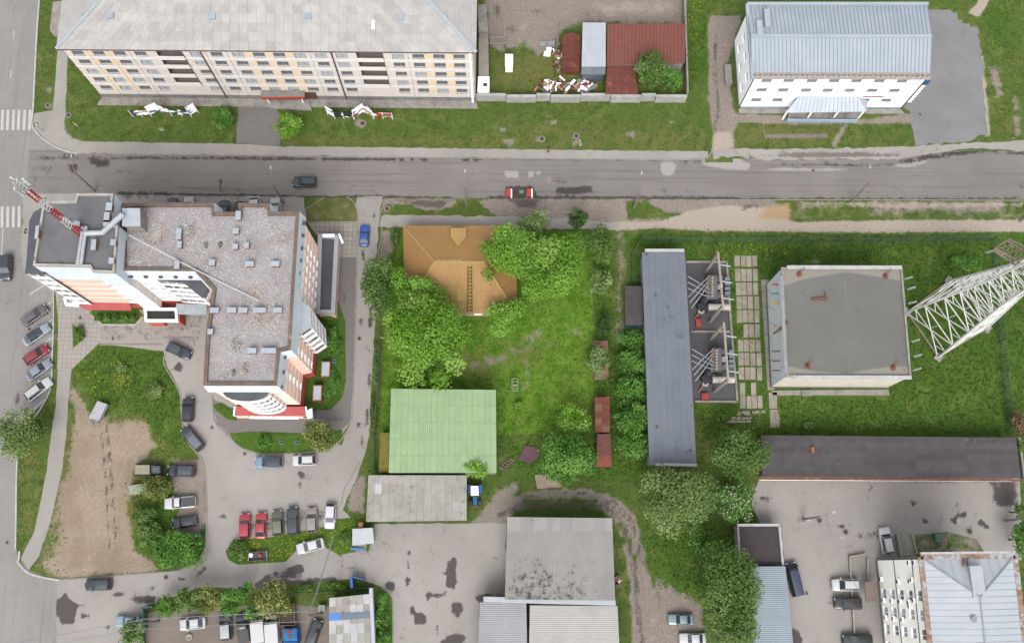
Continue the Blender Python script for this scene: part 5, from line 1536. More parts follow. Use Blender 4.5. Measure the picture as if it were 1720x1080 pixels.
# ------------------------------------------------------------------ house on the plot
def house():
    ze, zr = 3.8, 7.0
    SW, SE, NE, NW = P(680, 526, ze), P(868, 527, ze), P(868, 379, ze), P(677, 379, ze)
    t = thing('detached_house', 'single-storey house with ochre-brown hipped metal roof half hidden by trees', 'house', centroid(at_z([SW, SE, NE, NW], 0)))
    mr = surf('ochre_metal_roof', C(200, 156, 96), C(190, 146, 88), .3, .6, c3=C(206, 164, 104), s3=.6, t3=(.55, .8), wave='X', wave_pitch=.35)
    mr2 = surf('ochre_metal_roof_hip', C(192, 148, 90), C(182, 138, 82), .3, .6, wave='Y', wave_pitch=.35)
    mc = surf('cream_house_wall', C(216, 210, 170, 1.1), C(200, 194, 156, 1.1), .6, .9)
    W = offset_poly(ccw([SW, SE, NE, NW]), -.5)
    Ls = (W[1]-W[0]).length
    hw = [Ls*f for f in (.12, .3, .48, .66, .84)]
    for i in range(4):
        A, B = W[i], W[(i+1) % 4]
        ops = [opening(u, 2.0, 1.3, 1.4) for u in hw] if i == 0 else []
        wall(t, A, B, 0, ze, mc, ops, .15)
    for u in hw: window(t, W[0], W[1], u, 2.0, 1.3, 1.4, .15, 'two')
    r0, r1 = P(730, 440, zr), P(812, 440, zr)
    rf = MB(); rf.add([SW, SE, NE, NW, r0, r1], ((0, 1, 5, 4), (2, 3, 4, 5), (3, 2, 1, 0))); rf.mi = 1
    rf.add([SW, SE, NE, NW, r0, r1], ((1, 2, 5), (3, 0, 4)))
    roof = rf.build('roof', [mr, mr2], t)
    mcap = surf('ochre_ridge', C(214, 178, 112), C(206, 168, 104), 1, .6)
    for a, b in ((r0, r1), (r0, SW), (r0, NW), (r1, SE), (r1, NE)):
        MB().beam(a+UP*.06, b+UP*.06, .22, .08).build('ridge_cap', mcap, roof)
    # batten lines across the slopes
    n_s = 9
    for k in range(1, n_s):
        f = k/n_s
        for a, b, c, d_ in ((SW, SE, r0, r1), (NE, NW, r1, r0)):
            MB().beam(a.lerp(c, f)+UP*.02, b.lerp(d_, f)+UP*.02, .04, .03).build('lap_line', mr, roof)
    mw = MB()
    for k in range(9):
        c = P(734+k*5, 438, zr+.2)
        mw.box((c.x, c.y, zr+.14), (.16, .55, .05))
    mw.build('ridge_marks', surf('pale_marks', C(216, 206, 150), None, 2, .8), roof)['kind'] = 'stuff'
    # two dormers
    for (x0, x1, yo, yi) in ((757, 783, 383, 414), (757, 782, 505, 470)):
        zd = 5.6
        a, b = P(x0, yo, zd-.6), P(x1, yo, zd-.6)
        m = P((x0+x1)/2, yo, zd+.35); k_ = P((x0+x1)/2, yi, zd+.35)
        lo0, lo1 = P(x0, yo, 4.2), P(x1, yo, 4.2)
        ia, ib = P(x0, (yo+yi)/2, zd-.6), P(x1, (yo+yi)/2, zd-.6)
        do = MB().add([lo0, lo1, b, m, a], ((0, 1, 2, 3, 4),)).add([lo0, a, ia], ((0, 1, 2),)).add([lo1, b, ib], ((0, 1, 2),)).build('dormer', mr2, t)
        MB().add([a, m, k_, ia], ((0, 1, 2, 3),)).add([b, ib, k_, m], ((0, 1, 2, 3),)).build('dormer_roof', mcap, do)
    la = MB()
    a0, a1 = P(786, 447, 6.9), P(785, 525, 4.1); b0, b1 = P(792, 447, 6.9), P(793, 525, 4.1)
    ld = link('roof_ladder', None, t); ld.location = Vector((a0.x, a0.y, 4))-root_loc(t)
    md = surf('ladder_wood', C(96, 112, 30), C(84, 96, 30), 2, .9)
    MB().beam(a0, a1, .12).build('rail', md, ld); MB().beam(b0, b1, .12).build('rail', md, ld)
    for k in range(13):
        f = (k+.5)/13
        MB().beam(a0.lerp(a1, f), b0.lerp(b1, f), .09).build('rung', md, ld)
house()

# ------------------------------------------------------------------ long sheds, garages, workshops in the south
mg1 = surf('pale_green_sheet', C(172, 202, 152), C(164, 194, 145), .5, .6, c3=C(150, 180, 132), s3=.7, t3=(.58, .8), wave='X', wave_pitch=.3)
mg2 = surf('pale_green_sheet_b', C(168, 198, 149), C(160, 190, 142), .5, .6, c3=C(186, 214, 168), s3=.9, t3=(.6, .8), wave='X', wave_pitch=.3)
GW = simple_shed('green_roofed_warehouse', 'large warehouse with pale green corrugated roof south of the house', 'warehouse', [(653, 794), (834, 794), (833, 655), (657, 653)], (5.0, 5.0, 6.4, 6.4), M_CONC, mg1, rows=5, cols=18, mats=(mg1, mg1, mg2))
mlap = surf('green_lap_shadow', C(162, 192, 144), C(154, 184, 137), 1, .7)  # darker green for strips that paint in the shade line at each lap
for k in range(1, 5):
    f = k/5
    MB().beam(P(653, 794, 5.0).lerp(P(657, 653, 6.4), f)+UP*.2, P(834, 794, 5.0).lerp(P(833, 655, 6.4), f)+UP*.2, .1, .05).build('lap_line', mlap, GW)
simple_shed('yellow_lean_to', 'narrow yellowish lean-to on the west side of the green-roofed warehouse', 'lean-to', [(636, 793), (653, 793), (655, 727), (639, 727)], (2.3, 2.7, 2.7, 2.3), M_OLDWOOD, surf('mossy_yellow_sheet', C(150, 146, 66), C(128, 124, 56), .8, .9, c3=C(92, 96, 44), s3=1.5, t3=(.6, .75), wave='Y', wave_pitch=.25), rows=1, cols=1)
ms = [surf('grey_slate_%d' % i, C(*c), C(*[v-14 for v in c]), .8, .9, c3=C(*[v-50 for v in c]), s3=2.6, t3=(.60, .74), wave='X', wave_pitch=.4) for i, c in enumerate(((192, 188, 179), (186, 182, 174), (198, 194, 187), (222, 222, 222)))]
simple_shed('slate_garage', 'long garage with patchwork grey slate sheets south of the green-roofed warehouse', 'garage', [(615, 876), (784, 874), (784, 798), (619, 798)], (3.0, 3.0, 3.8, 3.8), M_CONC, ms[0], rows=5, cols=14, mats=ms, weights=(5, 4, 3, .6), jit=.015)
mh = [surf('mossy_slate_%d' % i, C(*c), C(*[v-12 for v in c]), .25, .9, c3=C(84, 78, 70), s3=1.6, t3=(.60+.05*i, .74+.05*i), wave='X', wave_pitch=.42) for i, c in enumerate(((178, 176, 173), (174, 172, 169), (184, 182, 178)))]
mgrade = [surf('moss_grade_%d' % i, C(174, 172, 169), C(160, 158, 155), .25, .9, c3=C(78+6*i, 72+6*i, 64+6*i), s3=6.0, t3=(.45+.055*i, .56+.055*i), wave='X', wave_pitch=.42) for i in range(6)]
mmoss = surf('mossy_slate_dark', C(178, 176, 172), C(160, 156, 150), .25, .9, c3=C(76, 70, 62), s3=6.0, t3=(.47, .58), wave='X', wave_pitch=.42)
mmoss2 = surf('mossy_slate_specked', C(180, 178, 174), C(166, 164, 160), .25, .9, c3=C(92, 86, 78), s3=6.0, t3=(.60, .70), wave='X', wave_pitch=.42)
def workshop():
    pts = [P(848, 1006, 5.4), P(1033, 1008, 5.4), P(1028, 870, 6.2), P(852, 868, 6.2)]
    t = thing('workshop_hall', 'workshop hall with grey corrugated slate roof blackened by moss at its south end', 'building', centroid(at_z(pts, 0)))
    inner = offset_poly(ccw(pts), -.3)
    MB().prism(at_z(inner, 0), [Vector((p.x, p.y, 5.35)) for p in inner]).build('wall', M_CONC, t)
    rf = MB().prism(pts, [p+UP*.12 for p in pts]).build('roof', mh[0], t)
    u = [p+UP*.12 for p in pts]
    rows = 6
    for r in range(rows):
        a0, b0 = u[0].lerp(u[3], r/rows), u[1].lerp(u[2], r/rows)
        a1, b1 = u[0].lerp(u[3], min(1, (r+1.04)/rows)), u[1].lerp(u[2], min(1, (r+1.04)/rows))
        mats = (mmoss, mmoss, mmoss) if r < 1 else ((mmoss2, mmoss2, mh[1]) if r < 3 else ((mh[1], mh[1], mh[2]) if r < 4 else (mh[2], mh[2], mh[1])))
        for k in range(16):
            f0, f1 = k/16, (k+1)/16
            q = [a0.lerp(b0, f0), a0.lerp(b0, f1), a1.lerp(b1, f1), a1.lerp(b1, f0)]
            MB().prism([p+UP*.005 for p in q], [q[0]+UP*.07, q[1]+UP*.07, q[2]+UP*.04, q[3]+UP*.04]).build('roof_sheet', mgrade[min(5, int((((k-5)/5.5)**2+((r-.2)/1.5)**2)**.5*2.2+random.uniform(0, .9)))] if r < 5 else random.choice(mats), rf)
workshop()
mi1 = surf('pale_profile_sheet', C(184, 185, 188), C(172, 173, 176), .3, .7, wave='Y', wave_pitch=.3)
mi2 = surf('white_profile_sheet', C(208, 205, 200), C(196, 193, 188), .3, .7, wave='Y', wave_pitch=.3)
simple_shed('annex_hall', 'grey ribbed-roof hall annex at the bottom edge, left of the white-roofed hall', 'building', [(802, 1120), (886, 1120), (884, 1011), (806, 1011)], (4.6, 5.0, 5.0, 4.6), M_CONC, mi1, rows=1, cols=1, mats=(mi1,))
simple_shed('white_hall', 'white ribbed-roof hall at the bottom edge in front of the mossy workshop', 'building', [(888, 1120), (1042, 1120), (1037, 1017), (890, 1016)], (5.0, 4.6, 4.6, 5.0), M_CONC, mi2, rows=3, cols=1, mats=(mi2,))
f = thing('roof_valley_flashing', 'pale metal flashing strip between the workshop hall and the two lower halls', 'flashing', P(920, 1010))
for a, b in (((812, 1006), (890, 1008)), ((890, 1008.5), (1034, 1012))):
    MB().beam(P(*a, 5.2), P(*b, 5.2), .8, .12).build('strip', M_PALEB, f)
def patch_shed():
    t = simple_shed('patchwork_shed', 'small shed with patchwork white slate roof crossed by a blue strip', 'shed', [(553, 1110), (628, 1110), (621, 997), (553, 1004)], (2.8, 2.8, 3.3, 3.3), M_WOOD, ms[2], rows=7, cols=6, mats=ms, weights=(1.5, 1.5, 3, 4), jit=.01)
    a, b, c, d_ = P(553, 1042, 3.2), P(572, 1041, 3.2), P(572, 1029, 3.25), P(553, 1030, 3.25)
    MB().prism([a, b, c, d_], [p+UP*.16 for p in (a, b, c, d_)]).build('blue_sheet', plain('bright_blue', C(66, 136, 226), .5), t)
    a, b, c, d_ = P(572.3, 1041, 3.2), P(622, 1037, 3.2), P(621, 1026, 3.25), P(572.3, 1029, 3.25)
    MB().prism([a, b, c, d_], [p+UP*.16 for p in (a, b, c, d_)]).build('grey_blue_sheet', plain('slate_blue', C(110, 122, 146), .6), t)
    MB().beam(P(624, 987, 2.4), P(630, 1110, 2.4), .5, 2.0).build('side_panel', M_WHITESH, t)
patch_shed()
def hut():
    t = simple_shed('white_hut', 'small white hut with patched metal roof at the corner of the slate garage', 'hut', [(592, 916), (629, 912), (626, 886), (592, 888)], (2.2, 2.2, 2.5, 2.5), M_OLDWOOD, surf('patched_white', C(214, 218, 220), C(190, 206, 212), .8, .6, c3=C(170, 150, 138), s3=2, t3=(.62, .78)))
    c = P(606, 881, 2)
    MB().box((c.x, c.y, 1.2), (.7, .7, 2.4)).build('chimney', M_BRICK, t)
hut()
tag(MB().beam(P(589, 921, .3), P(612, 923, .3), .4, .12).build('blue_plank', plain('plank_blue', C(86, 142, 206), .6)), 'blue plank lying beside the small white hut', 'plank')
tg = thing('blue_gate', 'open bright blue metal gate by the lower street entrance', 'gate', P(592, 975))
MB().beam(P(592, 968, 1.0), P(613, 973, 1.0), .15, 1.8).build('gate_leaf', plain('gate_blue', C(40, 112, 206), .5), tg)
MB().beam(P(591, 970, .8), P(592, 987, .8), .4, 1.6).build('gate_leaf', MATS['gate_blue'], tg)
MB().beam(P(592, 970), P(592, 970)+UP*2.0, .25).build('post', MATS['gate_blue'], tg)

# substation
M_SUBROOF = surf('substation_felt', C(134, 142, 152), C(124, 132, 142), .3, .8, c3=C(104, 110, 118), s3=.8, t3=(.64, .8))
def substation():
    z = 4.2
    px4 = [(1090.5, 779), (1170, 780), (1150.5, 424), (1078, 424)]
    pts = [P(x, y, z) for x, y in px4]
    t = thing('switchgear_building', 'long narrow single-storey building with blue-grey felt roof beside the transformers', 'building', centroid(at_z(pts, 0)))
    solid('wall', offset_poly(ccw(pts), -.25), 0, z-.15, surf('pale_teal_wall', C(190, 206, 206), C(170, 186, 188), .8, .9), t)
    rf = solid('roof', ccw(pts), z-.15, z, M_SUBROOF, t)
    for k in range(7):
        f0, f1 = k/7+.004, (k+1)/7-.004
        q = [pts[0].lerp(pts[1], f0), pts[0].lerp(pts[1], f1), pts[3].lerp(pts[2], f1), pts[3].lerp(pts[2], f0)]
        MB().prism([p+UP*.004 for p in q], [p+UP*.035 for p in q]).build('felt_strip', M_SUBROOF, rf)
    for a, b in (((1083, 421), (1149, 421)), ((1101, 780), (1170, 781))):
        MB().beam(P(*a, z+.2), P(*b, z+.2), .45, .5).build('end_parapet', M_COPE, rf)
    for px, py in ((1086, 428), (1101, 498), (1160, 758), (1103, 718)):
        c = P(px, py, z); MB().lathe((c.x, c.y, z+.03), ((.14, 0), (.14, .3), (.2, .3), (.2, .36)), 8).build('roof_outlet', M_PIPE, rf)
    t2 = simple_shed('lean_to', 'dark-roofed lean-to with teal side against the switchgear building', 'lean-to', [(1050, 546), (1081, 546), (1079, 481), (1049, 481)], (2.4, 2.7, 2.7, 2.4), surf('teal_paint', C(70, 150, 160), C(60, 130, 140), 1, .8), surf('dark_tar_paper', C(98, 92, 96), C(82, 76, 78), .8, .9, c3=C(120, 108, 100), s3=2, t3=(.6, .75)), rows=3, cols=2)
substation()
def control():
    z = 10.3
    px4 = [(1321, 633), (1531, 634), (1515.5, 449), (1312, 449)]
    pts = [P(x, y, z) for x, y in px4]
    t = thing('control_building', 'square grey-roofed control building with pale walls in the substation grounds', 'building', centroid(at_z(pts, 0)))
    W = offset_poly(ccw(pts), -.15)
    mcw = surf('control_cream_wall', C(220, 212, 196, 1.6), C(210, 202, 184, 1.6), .6, .9, c3=C(210, 196, 192, 1.6), s3=.8, t3=(.55, .7))
    mgw = surf('control_grey_wall', C(204, 208, 208, 2.0), C(194, 198, 198, 2.0), .6, .9)
    for i in range(4):
        d = W[(i+1) % 4]-W[i]
        wall(t, W[i], W[(i+1) % 4], .9, z-.3, mcw if abs(d.x) > abs(d.y) else mgw)
    solid('plinth', offset_poly(W, .06), 0, .9, surf('mossy_plinth', C(168, 160, 146), C(132, 130, 108), 1, .9), t)
    mrf = asphalt_mat('control_felt', C(138, 136, 131), C(129, 127, 122), C(110, 107, 102), C(168, 162, 152), None, .15, False)
    rp = offset_poly(ccw(pts), -.2)
    rf = solid('roof', rp, z-.5, z-.25, mrf, t)
    zt = z-.24
    ring = [(p.x, p.y) for p in rp]
    X, Y = np.meshgrid(np.linspace(0, 1, 60), np.linspace(0, 1, 60))
    vs = np.array([[(1-u)*(1-v)*ring[0][0]+u*(1-v)*ring[1][0]+u*v*ring[2][0]+(1-u)*v*ring[3][0], (1-u)*(1-v)*ring[0][1]+u*(1-v)*ring[1][1]+u*v*ring[2][1]+(1-u)*v*ring[3][1]] for u, v in zip(X.ravel(), Y.ravel())])
    pale = np.maximum(np.clip(.5-sdf(vs, px2([(1310, 449), (1518, 449), (1518, 474), (1480, 466), (1420, 458), (1350, 470), (1316, 482)], z))/1.2, 0, 1), np.clip(.5-sdf(vs, px2([(1318, 636), (1322, 612), (1350, 618), (1380, 622), (1428, 626), (1450, 620), (1500, 613), (1530, 614), (1532, 636)], z))/1.2, 0, 1))
    pale = np.maximum(pale*.8, np.clip(1-ldist(vs, px2([(1420, 455), (1428, 630)], z))/.5, 0, 1)*.5)
    rust = np.zeros(len(vs))
    for px_, py_ in ((1340, 463), (1486, 466), (1353, 617), (1498, 620)):
        rust = np.maximum(rust, np.clip(.5-sdf(vs, px2(blob(px_, py_, 7, 7), z))/1.0, 0, 1))
    ii = np.arange(3600).reshape(60, 60)
    FF = np.stack([ii[:-1, :-1].ravel(), ii[:-1, 1:].ravel(), ii[1:, 1:].ravel(), ii[1:, :-1].ravel()], 1)
    off = root_loc(t)
    link('felt_surface', arr_mesh('felt_surface', np.concatenate([vs-np.array([off.x, off.y]), np.full((3600, 1), zt)], 1), FF, mrf, {'pale': pale, 'stain': rust*.5}), rf)
    parapet(t, ccw(pts), z-.3, .3, .35, M_CONC, 'parapet')
    a = ccw(pts)
    MB().beam(P(1322, 449, z+.12), P(1515, 449.5, z+.12), .6, .16).build('white_coping', M_COPE, t)
    MB().beam(P(1332, 633.5, z+.12), P(1531, 634, z+.12), .6, .16).build('white_coping', M_COPE, t)
    MB().beam(P(1312, 464, z+.1), P(1320, 628, z+.1), .5, .14).build('west_coping', M_GREYFRAME, t)
    for px, py in ((1343, 460), (1488, 463), (1357, 614), (1501, 617)):
        c = P(px, py, z)
        o = MB().lathe((c.x, c.y, z-.24), ((.5, 0), (.5, .06), (.2, .1), (.18, .5)), 8).build('roof_drain', M_RUST, t)
        MB().beam(Vector((c.x, c.y, z)), Vector((c.x+.8, c.y+.9, z+.6)), .12).build('stay', M_RUST, o)
    c = P(1378, 503, z)
    MB().beam(Vector((c.x-1.4, c.y, z)), Vector((c.x+1.2, c.y+.2, z)), .3).build('roof_bracket', M_RUST, t)
    MB().beam(Vector((c.x+.8, c.y-.3, z)), Vector((c.x+.9, c.y+1.2, z+.1)), .2).build('roof_bracket', M_WOOD, t)
    # west face brackets, pipes and busbar wall bushings
    for py, m in ((478, plain('bushing_red', C(200, 90, 70))), (493, plain('bushing_green', C(60, 170, 150))), (510, plain('bushing_yellow', C(214, 180, 70))), (590, M_PIPE), (606, M_PIPE), (622, M_PIPE)):
        p0, p1 = P(1299, py+4, 7.2), P(1312, py, 9.3)
        MB().beam(P(1296, py, 7.4), P(1310, py, 7.6), .22).build('wall_bushing', m, t)
    MB().beam(P(1300, 560, 6), P(1323, 542, 10.6), .3).build('ladder', M_RUST, t)
    q = ccw(PP([(1278, 470), (1292, 470), (1300, 655), (1289, 655)], 0))
    MB().prism(at_z(q, .02), at_z(q, .1)).build('apron', M_CONC, t)
    q = ccw(PP([(1296, 656), (1492, 654), (1494, 664), (1298, 664)], 0))
    MB().prism(at_z(q, .02), at_z(q, .08)).build('apron', M_CONC, t)
    for k in range(2):
        s = 10*k
    q = ccw(PP([(1345, 656), (1362, 655), (1362, 665), (1346, 666)], 0)); solid('door_step', q, .02, .35, M_CONC, t)
control()
def slabs():
    ys = [430, 452, 475, 498, 521, 545, 571, 593, 617, 643, 665]
    hs = [18, 20.5, 21, 21, 21, 22, 20, 21, 21, 21, 21]
    mats = [surf('slab_%d' % i, C(190+i*6, 180+i*6, 166+i*6), C(166+i*6, 156+i*6, 142+i*6), .8, .9, c3=C(140, 136, 108), s3=1.6, t3=(.6, .75)) for i in range(3)]
    t = thing('slab_road', 'four-column road of concrete slabs with grass in the joints beside the transformers', 'paving', P(1255, 560))
    for y, h in zip(ys, hs):
        x0 = 1234+(y-430)*.040
        for k, (a, b) in enumerate(((0, 9), (10.5, 18.5), (19.5, 28), (30, 38))):
            if (y, k) in ((643, 1), (643, 3), (545, 0)): continue
            j = random.uniform(-.6, .6)
            qq = [(x0+a+j, y+h+j), (x0+b+j, y+h+j), (x0+b+j-.4, y+j*.5), (x0+a+j-.4, y+j*.5)]
            HARD.append(qq); q = PP(qq, 0)
            MB().prism(at_z(q, .01), at_z(q, .06+random.uniform(0, .03))).build('slab', random.choice(mats), t)
    for q in ([(1238, 698), (1260, 697), (1259, 690), (1240, 691)], [(1263, 695), (1286, 694), (1285, 689), (1263, 690)], [(1228, 705), (1262, 704), (1262, 700), (1230, 700)], [(1220, 710), (1262, 709), (1261, 706), (1222, 706)]):
        c = PP(q); MB().prism(at_z(c, .01), at_z(c, .08)).build('slab', random.choice(mats), t)
    HARD.extend([[(1290, 655), (1306, 655), (1312, 720), (1292, 720)], [(1276, 468), (1294, 468), (1302, 657), (1287, 657)], [(1294, 652), (1494, 652), (1496, 668), (1296, 668)]])
    p = thing('concrete_footpath', 'short cracked concrete path south of the control building west corner', 'path', P(1300, 690))
    for q in ([(1292, 686), (1305, 686), (1305, 659), (1291, 659)], [(1294, 718), (1308, 718), (1310, 702), (1305, 688), (1293, 688)]):
        c = PP(q); MB().prism(at_z(c, .01), at_z(c, .08)).build('slab', mats[0], p)
slabs()

# long black garage row, east yard sheds
def black_garage():
    z = 3.4
    pts = [P(1280, 800, z), P(1714, 803, z), P(1706, 735, z+.5), P(1278, 731, z+.5)]
    t = thing('garage_row', 'long low garage row with black felt roof and rusty front edge', 'garage', centroid(at_z(pts, 0)))
    MB().prism(at_z(offset_poly(pts, -.2), 0), [p+UP*(q.z-.1) for p, q in zip(at_z(offset_poly(pts, -.2), 0), pts)]).build('wall', M_BRICK, t)
    mf = [surf('black_felt_%d' % i, C(94+4*i, 90+4*i, 92+4*i), C(82+4*i, 78+4*i, 80+4*i), .5, .9, c3=C(116, 110, 110), s3=1.2, t3=(.64, .8)) for i in range(3)]
    rf = MB().prism(pts, [p+UP*.12 for p in pts]).build('roof', mf[0], t)
    u = [p+UP*.12 for p in pts]
    sheets(rf, u[0], u[1], u[2], u[3], 7, 5, mf, th=.012, gap=.015, lift=.012, name='felt_strip')
    MB().beam(P(1276, 803.5, 3.35), P(1714, 806.5, 3.35), .35, .12).build('rusty_eave', M_RUST, rf)
    MB().beam(P(1276, 805.5, 3.15), P(1700, 808, 3.15), .12, .2).build('white_fascia', M_WHITE, rf)
    c = P(1364, 756, 3.9); MB().box((c.x, c.y, 4.0), (.5, .9, .7)).build('vent_stub', M_BRICK, rf)
    MB().beam(P(1710, 735, 2.8), P(1719, 805, 2.8), .3, 1.0).build('end_wall', M_CONC, t)
black_garage()
def dark_flat():
    z = 3.6
    pts = ccw(PP([(1240, 881), (1310, 881), (1316, 949), (1243, 949)], z))
    t = thing('flat_roofed_shed', 'small flat-roofed shed with dark felt roof and white edge trim by the service yard', 'shed', centroid(at_z(pts, 0)))
    solid('wall', offset_poly(pts, -.1), 0, z-.1, M_CONC, t)
    rf = solid('roof', pts, z-.1, z, surf('brown_black_felt', C(88, 80, 82), C(74, 68, 70), .8, .9, c3=C(110, 102, 100), s3=1.5, t3=(.62, .8)), t)
    MB().beam(P(1239, 881.5, z+.1), P(1310, 881.5, z+.1), .4, .3).build('white_trim', M_COPE, rf)
    MB().beam(P(1309, 883, z+.1), P(1315, 949, z+.1), .35, .3).build('white_trim', M_COPE, rf)
    MB().beam(P(1239.5, 884, z+.1), P(1243, 949, z+.1), .3, .3).build('grey_trim', M_CONC, rf)
dark_flat()
mbg = surf('blue_grey_profile', C(172, 186, 196), C(160, 174, 184), .3, .6, wave='Y', wave_pitch=.3)
simple_shed('blue_grey_hall', 'hall with blue-grey ribbed metal roof beside the parked dark blue van', 'building', [(1235, 1120), (1336, 1120), (1319, 951), (1240, 951)], (5.0, 4.4, 4.4, 5.0), M_GREYSH, mbg, rows=9, cols=1, mats=(mbg,))
mrb = [surf('red_tile_sheet_%d' % i, C(*c), C(*[v-16 for v in c]), 1.5, .9, c3=C(110, 84, 74), s3=2.5, t3=(.6, .75), wave='Y', wave_pitch=.25) for i, c in enumerate(((172, 124, 104), (156, 112, 96), (186, 138, 118)))]
simple_shed('brick_red_shed', 'small shed with brick-red roof overgrown by a bush at the plot edge', 'shed', [(998, 635), (1022, 634), (1021, 573), (998, 573)], (2.4, 2.4, 2.4, 2.4), M_CONC, mrb[0], rows=6, cols=2, mats=mrb)
simple_shed('rusty_shed', 'narrow rusty-roofed shed south of the brick-red one', 'shed', [(999, 726), (1024, 726), (1024, 667), (999, 667)], (2.5, 2.3, 2.3, 2.5), M_OLDWOOD, M_RUSTROOF, rows=5, cols=2, mats=(M_RUSTROOF, mrb[1]))
mrp = [surf('red_panel_%d' % i, C(*c), C(*[v-14 for v in c]), 1, .8) for i, c in enumerate(((138, 88, 82), (164, 92, 80)))]
simple_shed('red_panel_shed', 'low dark red panel-roofed shed at the south end of the shed line', 'shed', [(1001, 784), (1028, 784), (1025, 729), (1003, 729)], (2.2, 2.2, 2.2, 2.2), M_OLDWOOD, mrp[0], rows=3, cols=1, mats=mrp)

def corner_office():
    z = 18.6
    px = [(1546, 935), (1704, 933), (1726, 1130), (1566, 1130)]
    pts = ccw(PP(px, z))
    t = thing('corner_office_building', 'white office building with grey hipped metal roof and rusty gutters, lower right corner', 'building', centroid(at_z(pts, 0)))
    W = offset_poly(pts, -.35)
    mw = surf('office_cream_wall', C(242, 240, 232, 2.5), C(234, 232, 222, 2.5), .5, .9)
    fz = [2.3, 5.9, 9.3, 12.7, 16.1]
    for i in range(4):
        A, B = W[i], W[(i+1) % 4]
        d = B-A; d.z = 0
        west = d.y < -.8*d.length
        ops = []; us = []
        if west:
            Lw = d.length
            us = [(y-935)/195*Lw for y in (1001, 1036, 1070, 1104)]
            ops = [opening(u, v, 1.5, 1.7) for u in us for v in fz]
        wall(t, A, B, .8, z, mw, ops, .2)
        if west:
            nr = Vector((d.normalized().y, -d.normalized().x, 0))
            for u in us:
                for v in fz:
                    window(t, A, B, u, v, 1.5, 1.7, .2, 'two', random.choice((None, M_GLASSL)))
            dn = d.normalized()
            for u, v in ((us[0]-2.2, 2.2), (us[0]-1.9, 9.2), (us[0]-2, 13.6), (us[0]-4.6, 14), (us[0]-4.6, 16), (us[0]-2.2, 14.4), (us[1]-1.7, 2.4), (us[1]-1.7, 5.8), (us[1]-1.7, 9.2), (us[1]-1.7, 12.4), (us[1]-2, 14.4), (us[2]-1.7, 2.6), (us[2]-1.7, 5.9), (us[2]-1.7, 9.4), (us[0]+1.5, 12.6)):
                p = A+dn*u+nr*.25
                ac = MB().box((p.x, p.y, v), (.35, .75, .5), math.atan2(dn.y, dn.x)+math.pi/2).build('air_conditioner', M_WHITE, t)
                q = A+dn*u+nr*.48
                MB().box((q.x, q.y, v), (.03, .5, .45), math.atan2(dn.y, dn.x)+math.pi/2).build('fan_grille', M_PIPE, ac)
            for v in (7.6, 14.6):
                MB().beam(A+nr*.05+UP*(v-A.z), B+nr*.05+UP*(v-B.z), .08, .14).build('belt_course', M_PIPE, t)
    solid('plinth', offset_poly(W, .08), 0, .8, M_CONC, t)
    # roof
    mro = surf('office_zinc', C(216, 222, 228), C(206, 213, 220), .3, .6)
    ze = z
    e = pts
    sw = [p for p in pts]
    nw, ne = P(1546, 935, ze), P(1704, 933, ze)
    dw = (P(1566, 1130, ze)-nw).normalized()
    half = (ne-nw).length/2
    rz_ = 2.4
    r0 = (nw+ne)/2+dw*half*.82+UP*rz_
    se_, sw_ = P(1726, 1130, ze), P(1566, 1130, ze)
    r1 = (se_+sw_)/2+UP*rz_
    rf = MB().add([nw, ne, se_, sw_, r0, r1], ((1, 0, 4), (2, 1, 4, 5), (0, 3, 5, 4), (3, 2, 5), (0, 1, 2, 3))).build('roof', mro, t)
    mse = surf('office_seam', C(176, 184, 194), C(166, 174, 184), 1, .5)
    def panels(a, b, c, d_, n):
        # a-b eave edge, d_-c ridge edge
        for k in range(n):
            q = [a.lerp(b, k/n+.004), a.lerp(b, (k+1)/n-.004), d_.lerp(c, (k+1)/n-.004), d_.lerp(c, k/n+.004)]
            MB().prism([p+UP*.005 for p in q], [p+UP*.05 for p in q]).build('roof_panel', mro, rf)
    dist = (r0-((nw+ne)/2)).xy.length
    panels(sw_, nw+dw*dist, r0, r1, 12); panels(ne+dw*dist, se_, r1, r0, 12)
    # hip corner panels
    for k in range(6):
        f0, f1 = k/6+.01, (k+1)/6-.01
        for corner, ed in ((nw, nw+dw*dist), (ne, ne+dw*dist)):
            a, b = corner.lerp(ed, f0), corner.lerp(ed, f1); c, d_ = corner.lerp(r0, f1), corner.lerp(r0, f0)
            q = [a, b, c, d_]
            MB().prism([p+UP*.005 for p in q], [p+UP*.05 for p in q]).build('roof_panel', mro, rf)
    for k in range(10):
        f0, f1 = k/10+.004, (k+1)/10-.004
        m0 = nw.lerp(ne, f0); m1 = nw.lerp(ne, f1)
        def up(f): 
            g = 1-abs(2*f-1)
            return (nw.lerp(r0, g) if f < .5 else ne.lerp(r0, g))
        q = [m0, m1, up(f1), up(f0)]
        MB().add([p+UP*.05 for p in q], ((0, 1, 2, 3),)).build('roof_panel', mro, rf)
    for a, b in ((nw, r0), (ne, r0), (r0, r1)):
        MB().beam(a+UP*.08, b+UP*.08, .2, .1).build('ridge_cap', mse, rf)
    mg = surf('rusty_gutter', C(186, 170, 156), C(160, 110, 78), 1.2, .8, c3=C(196, 200, 206), s3=1.5, t3=(.5, .65))
    for a, b in ((nw, ne), (ne, se_), (sw_, nw)):
        MB().beam(a+UP*.12, b+UP*.12, .75, .22).build('gutter', mg, rf)
    MB().beam(nw+UP*.1-dw*.5, ne+UP*.1-dw*.5, .3, .5).build('north_fascia', M_COPE, rf)
    a, b, c, d_ = P(1625, 950, 19.6), P(1646, 950, 19.6), P(1655, 1003, 20.8), P(1634, 1003, 20.8)
    MB().prism([a-UP*.5, b-UP*.5, c-UP*.3, d_-UP*.3], [p+UP*.7 for p in (a, b)]+[c+UP*.25, d_+UP*.25]).build('roof_hatch', mro, rf)
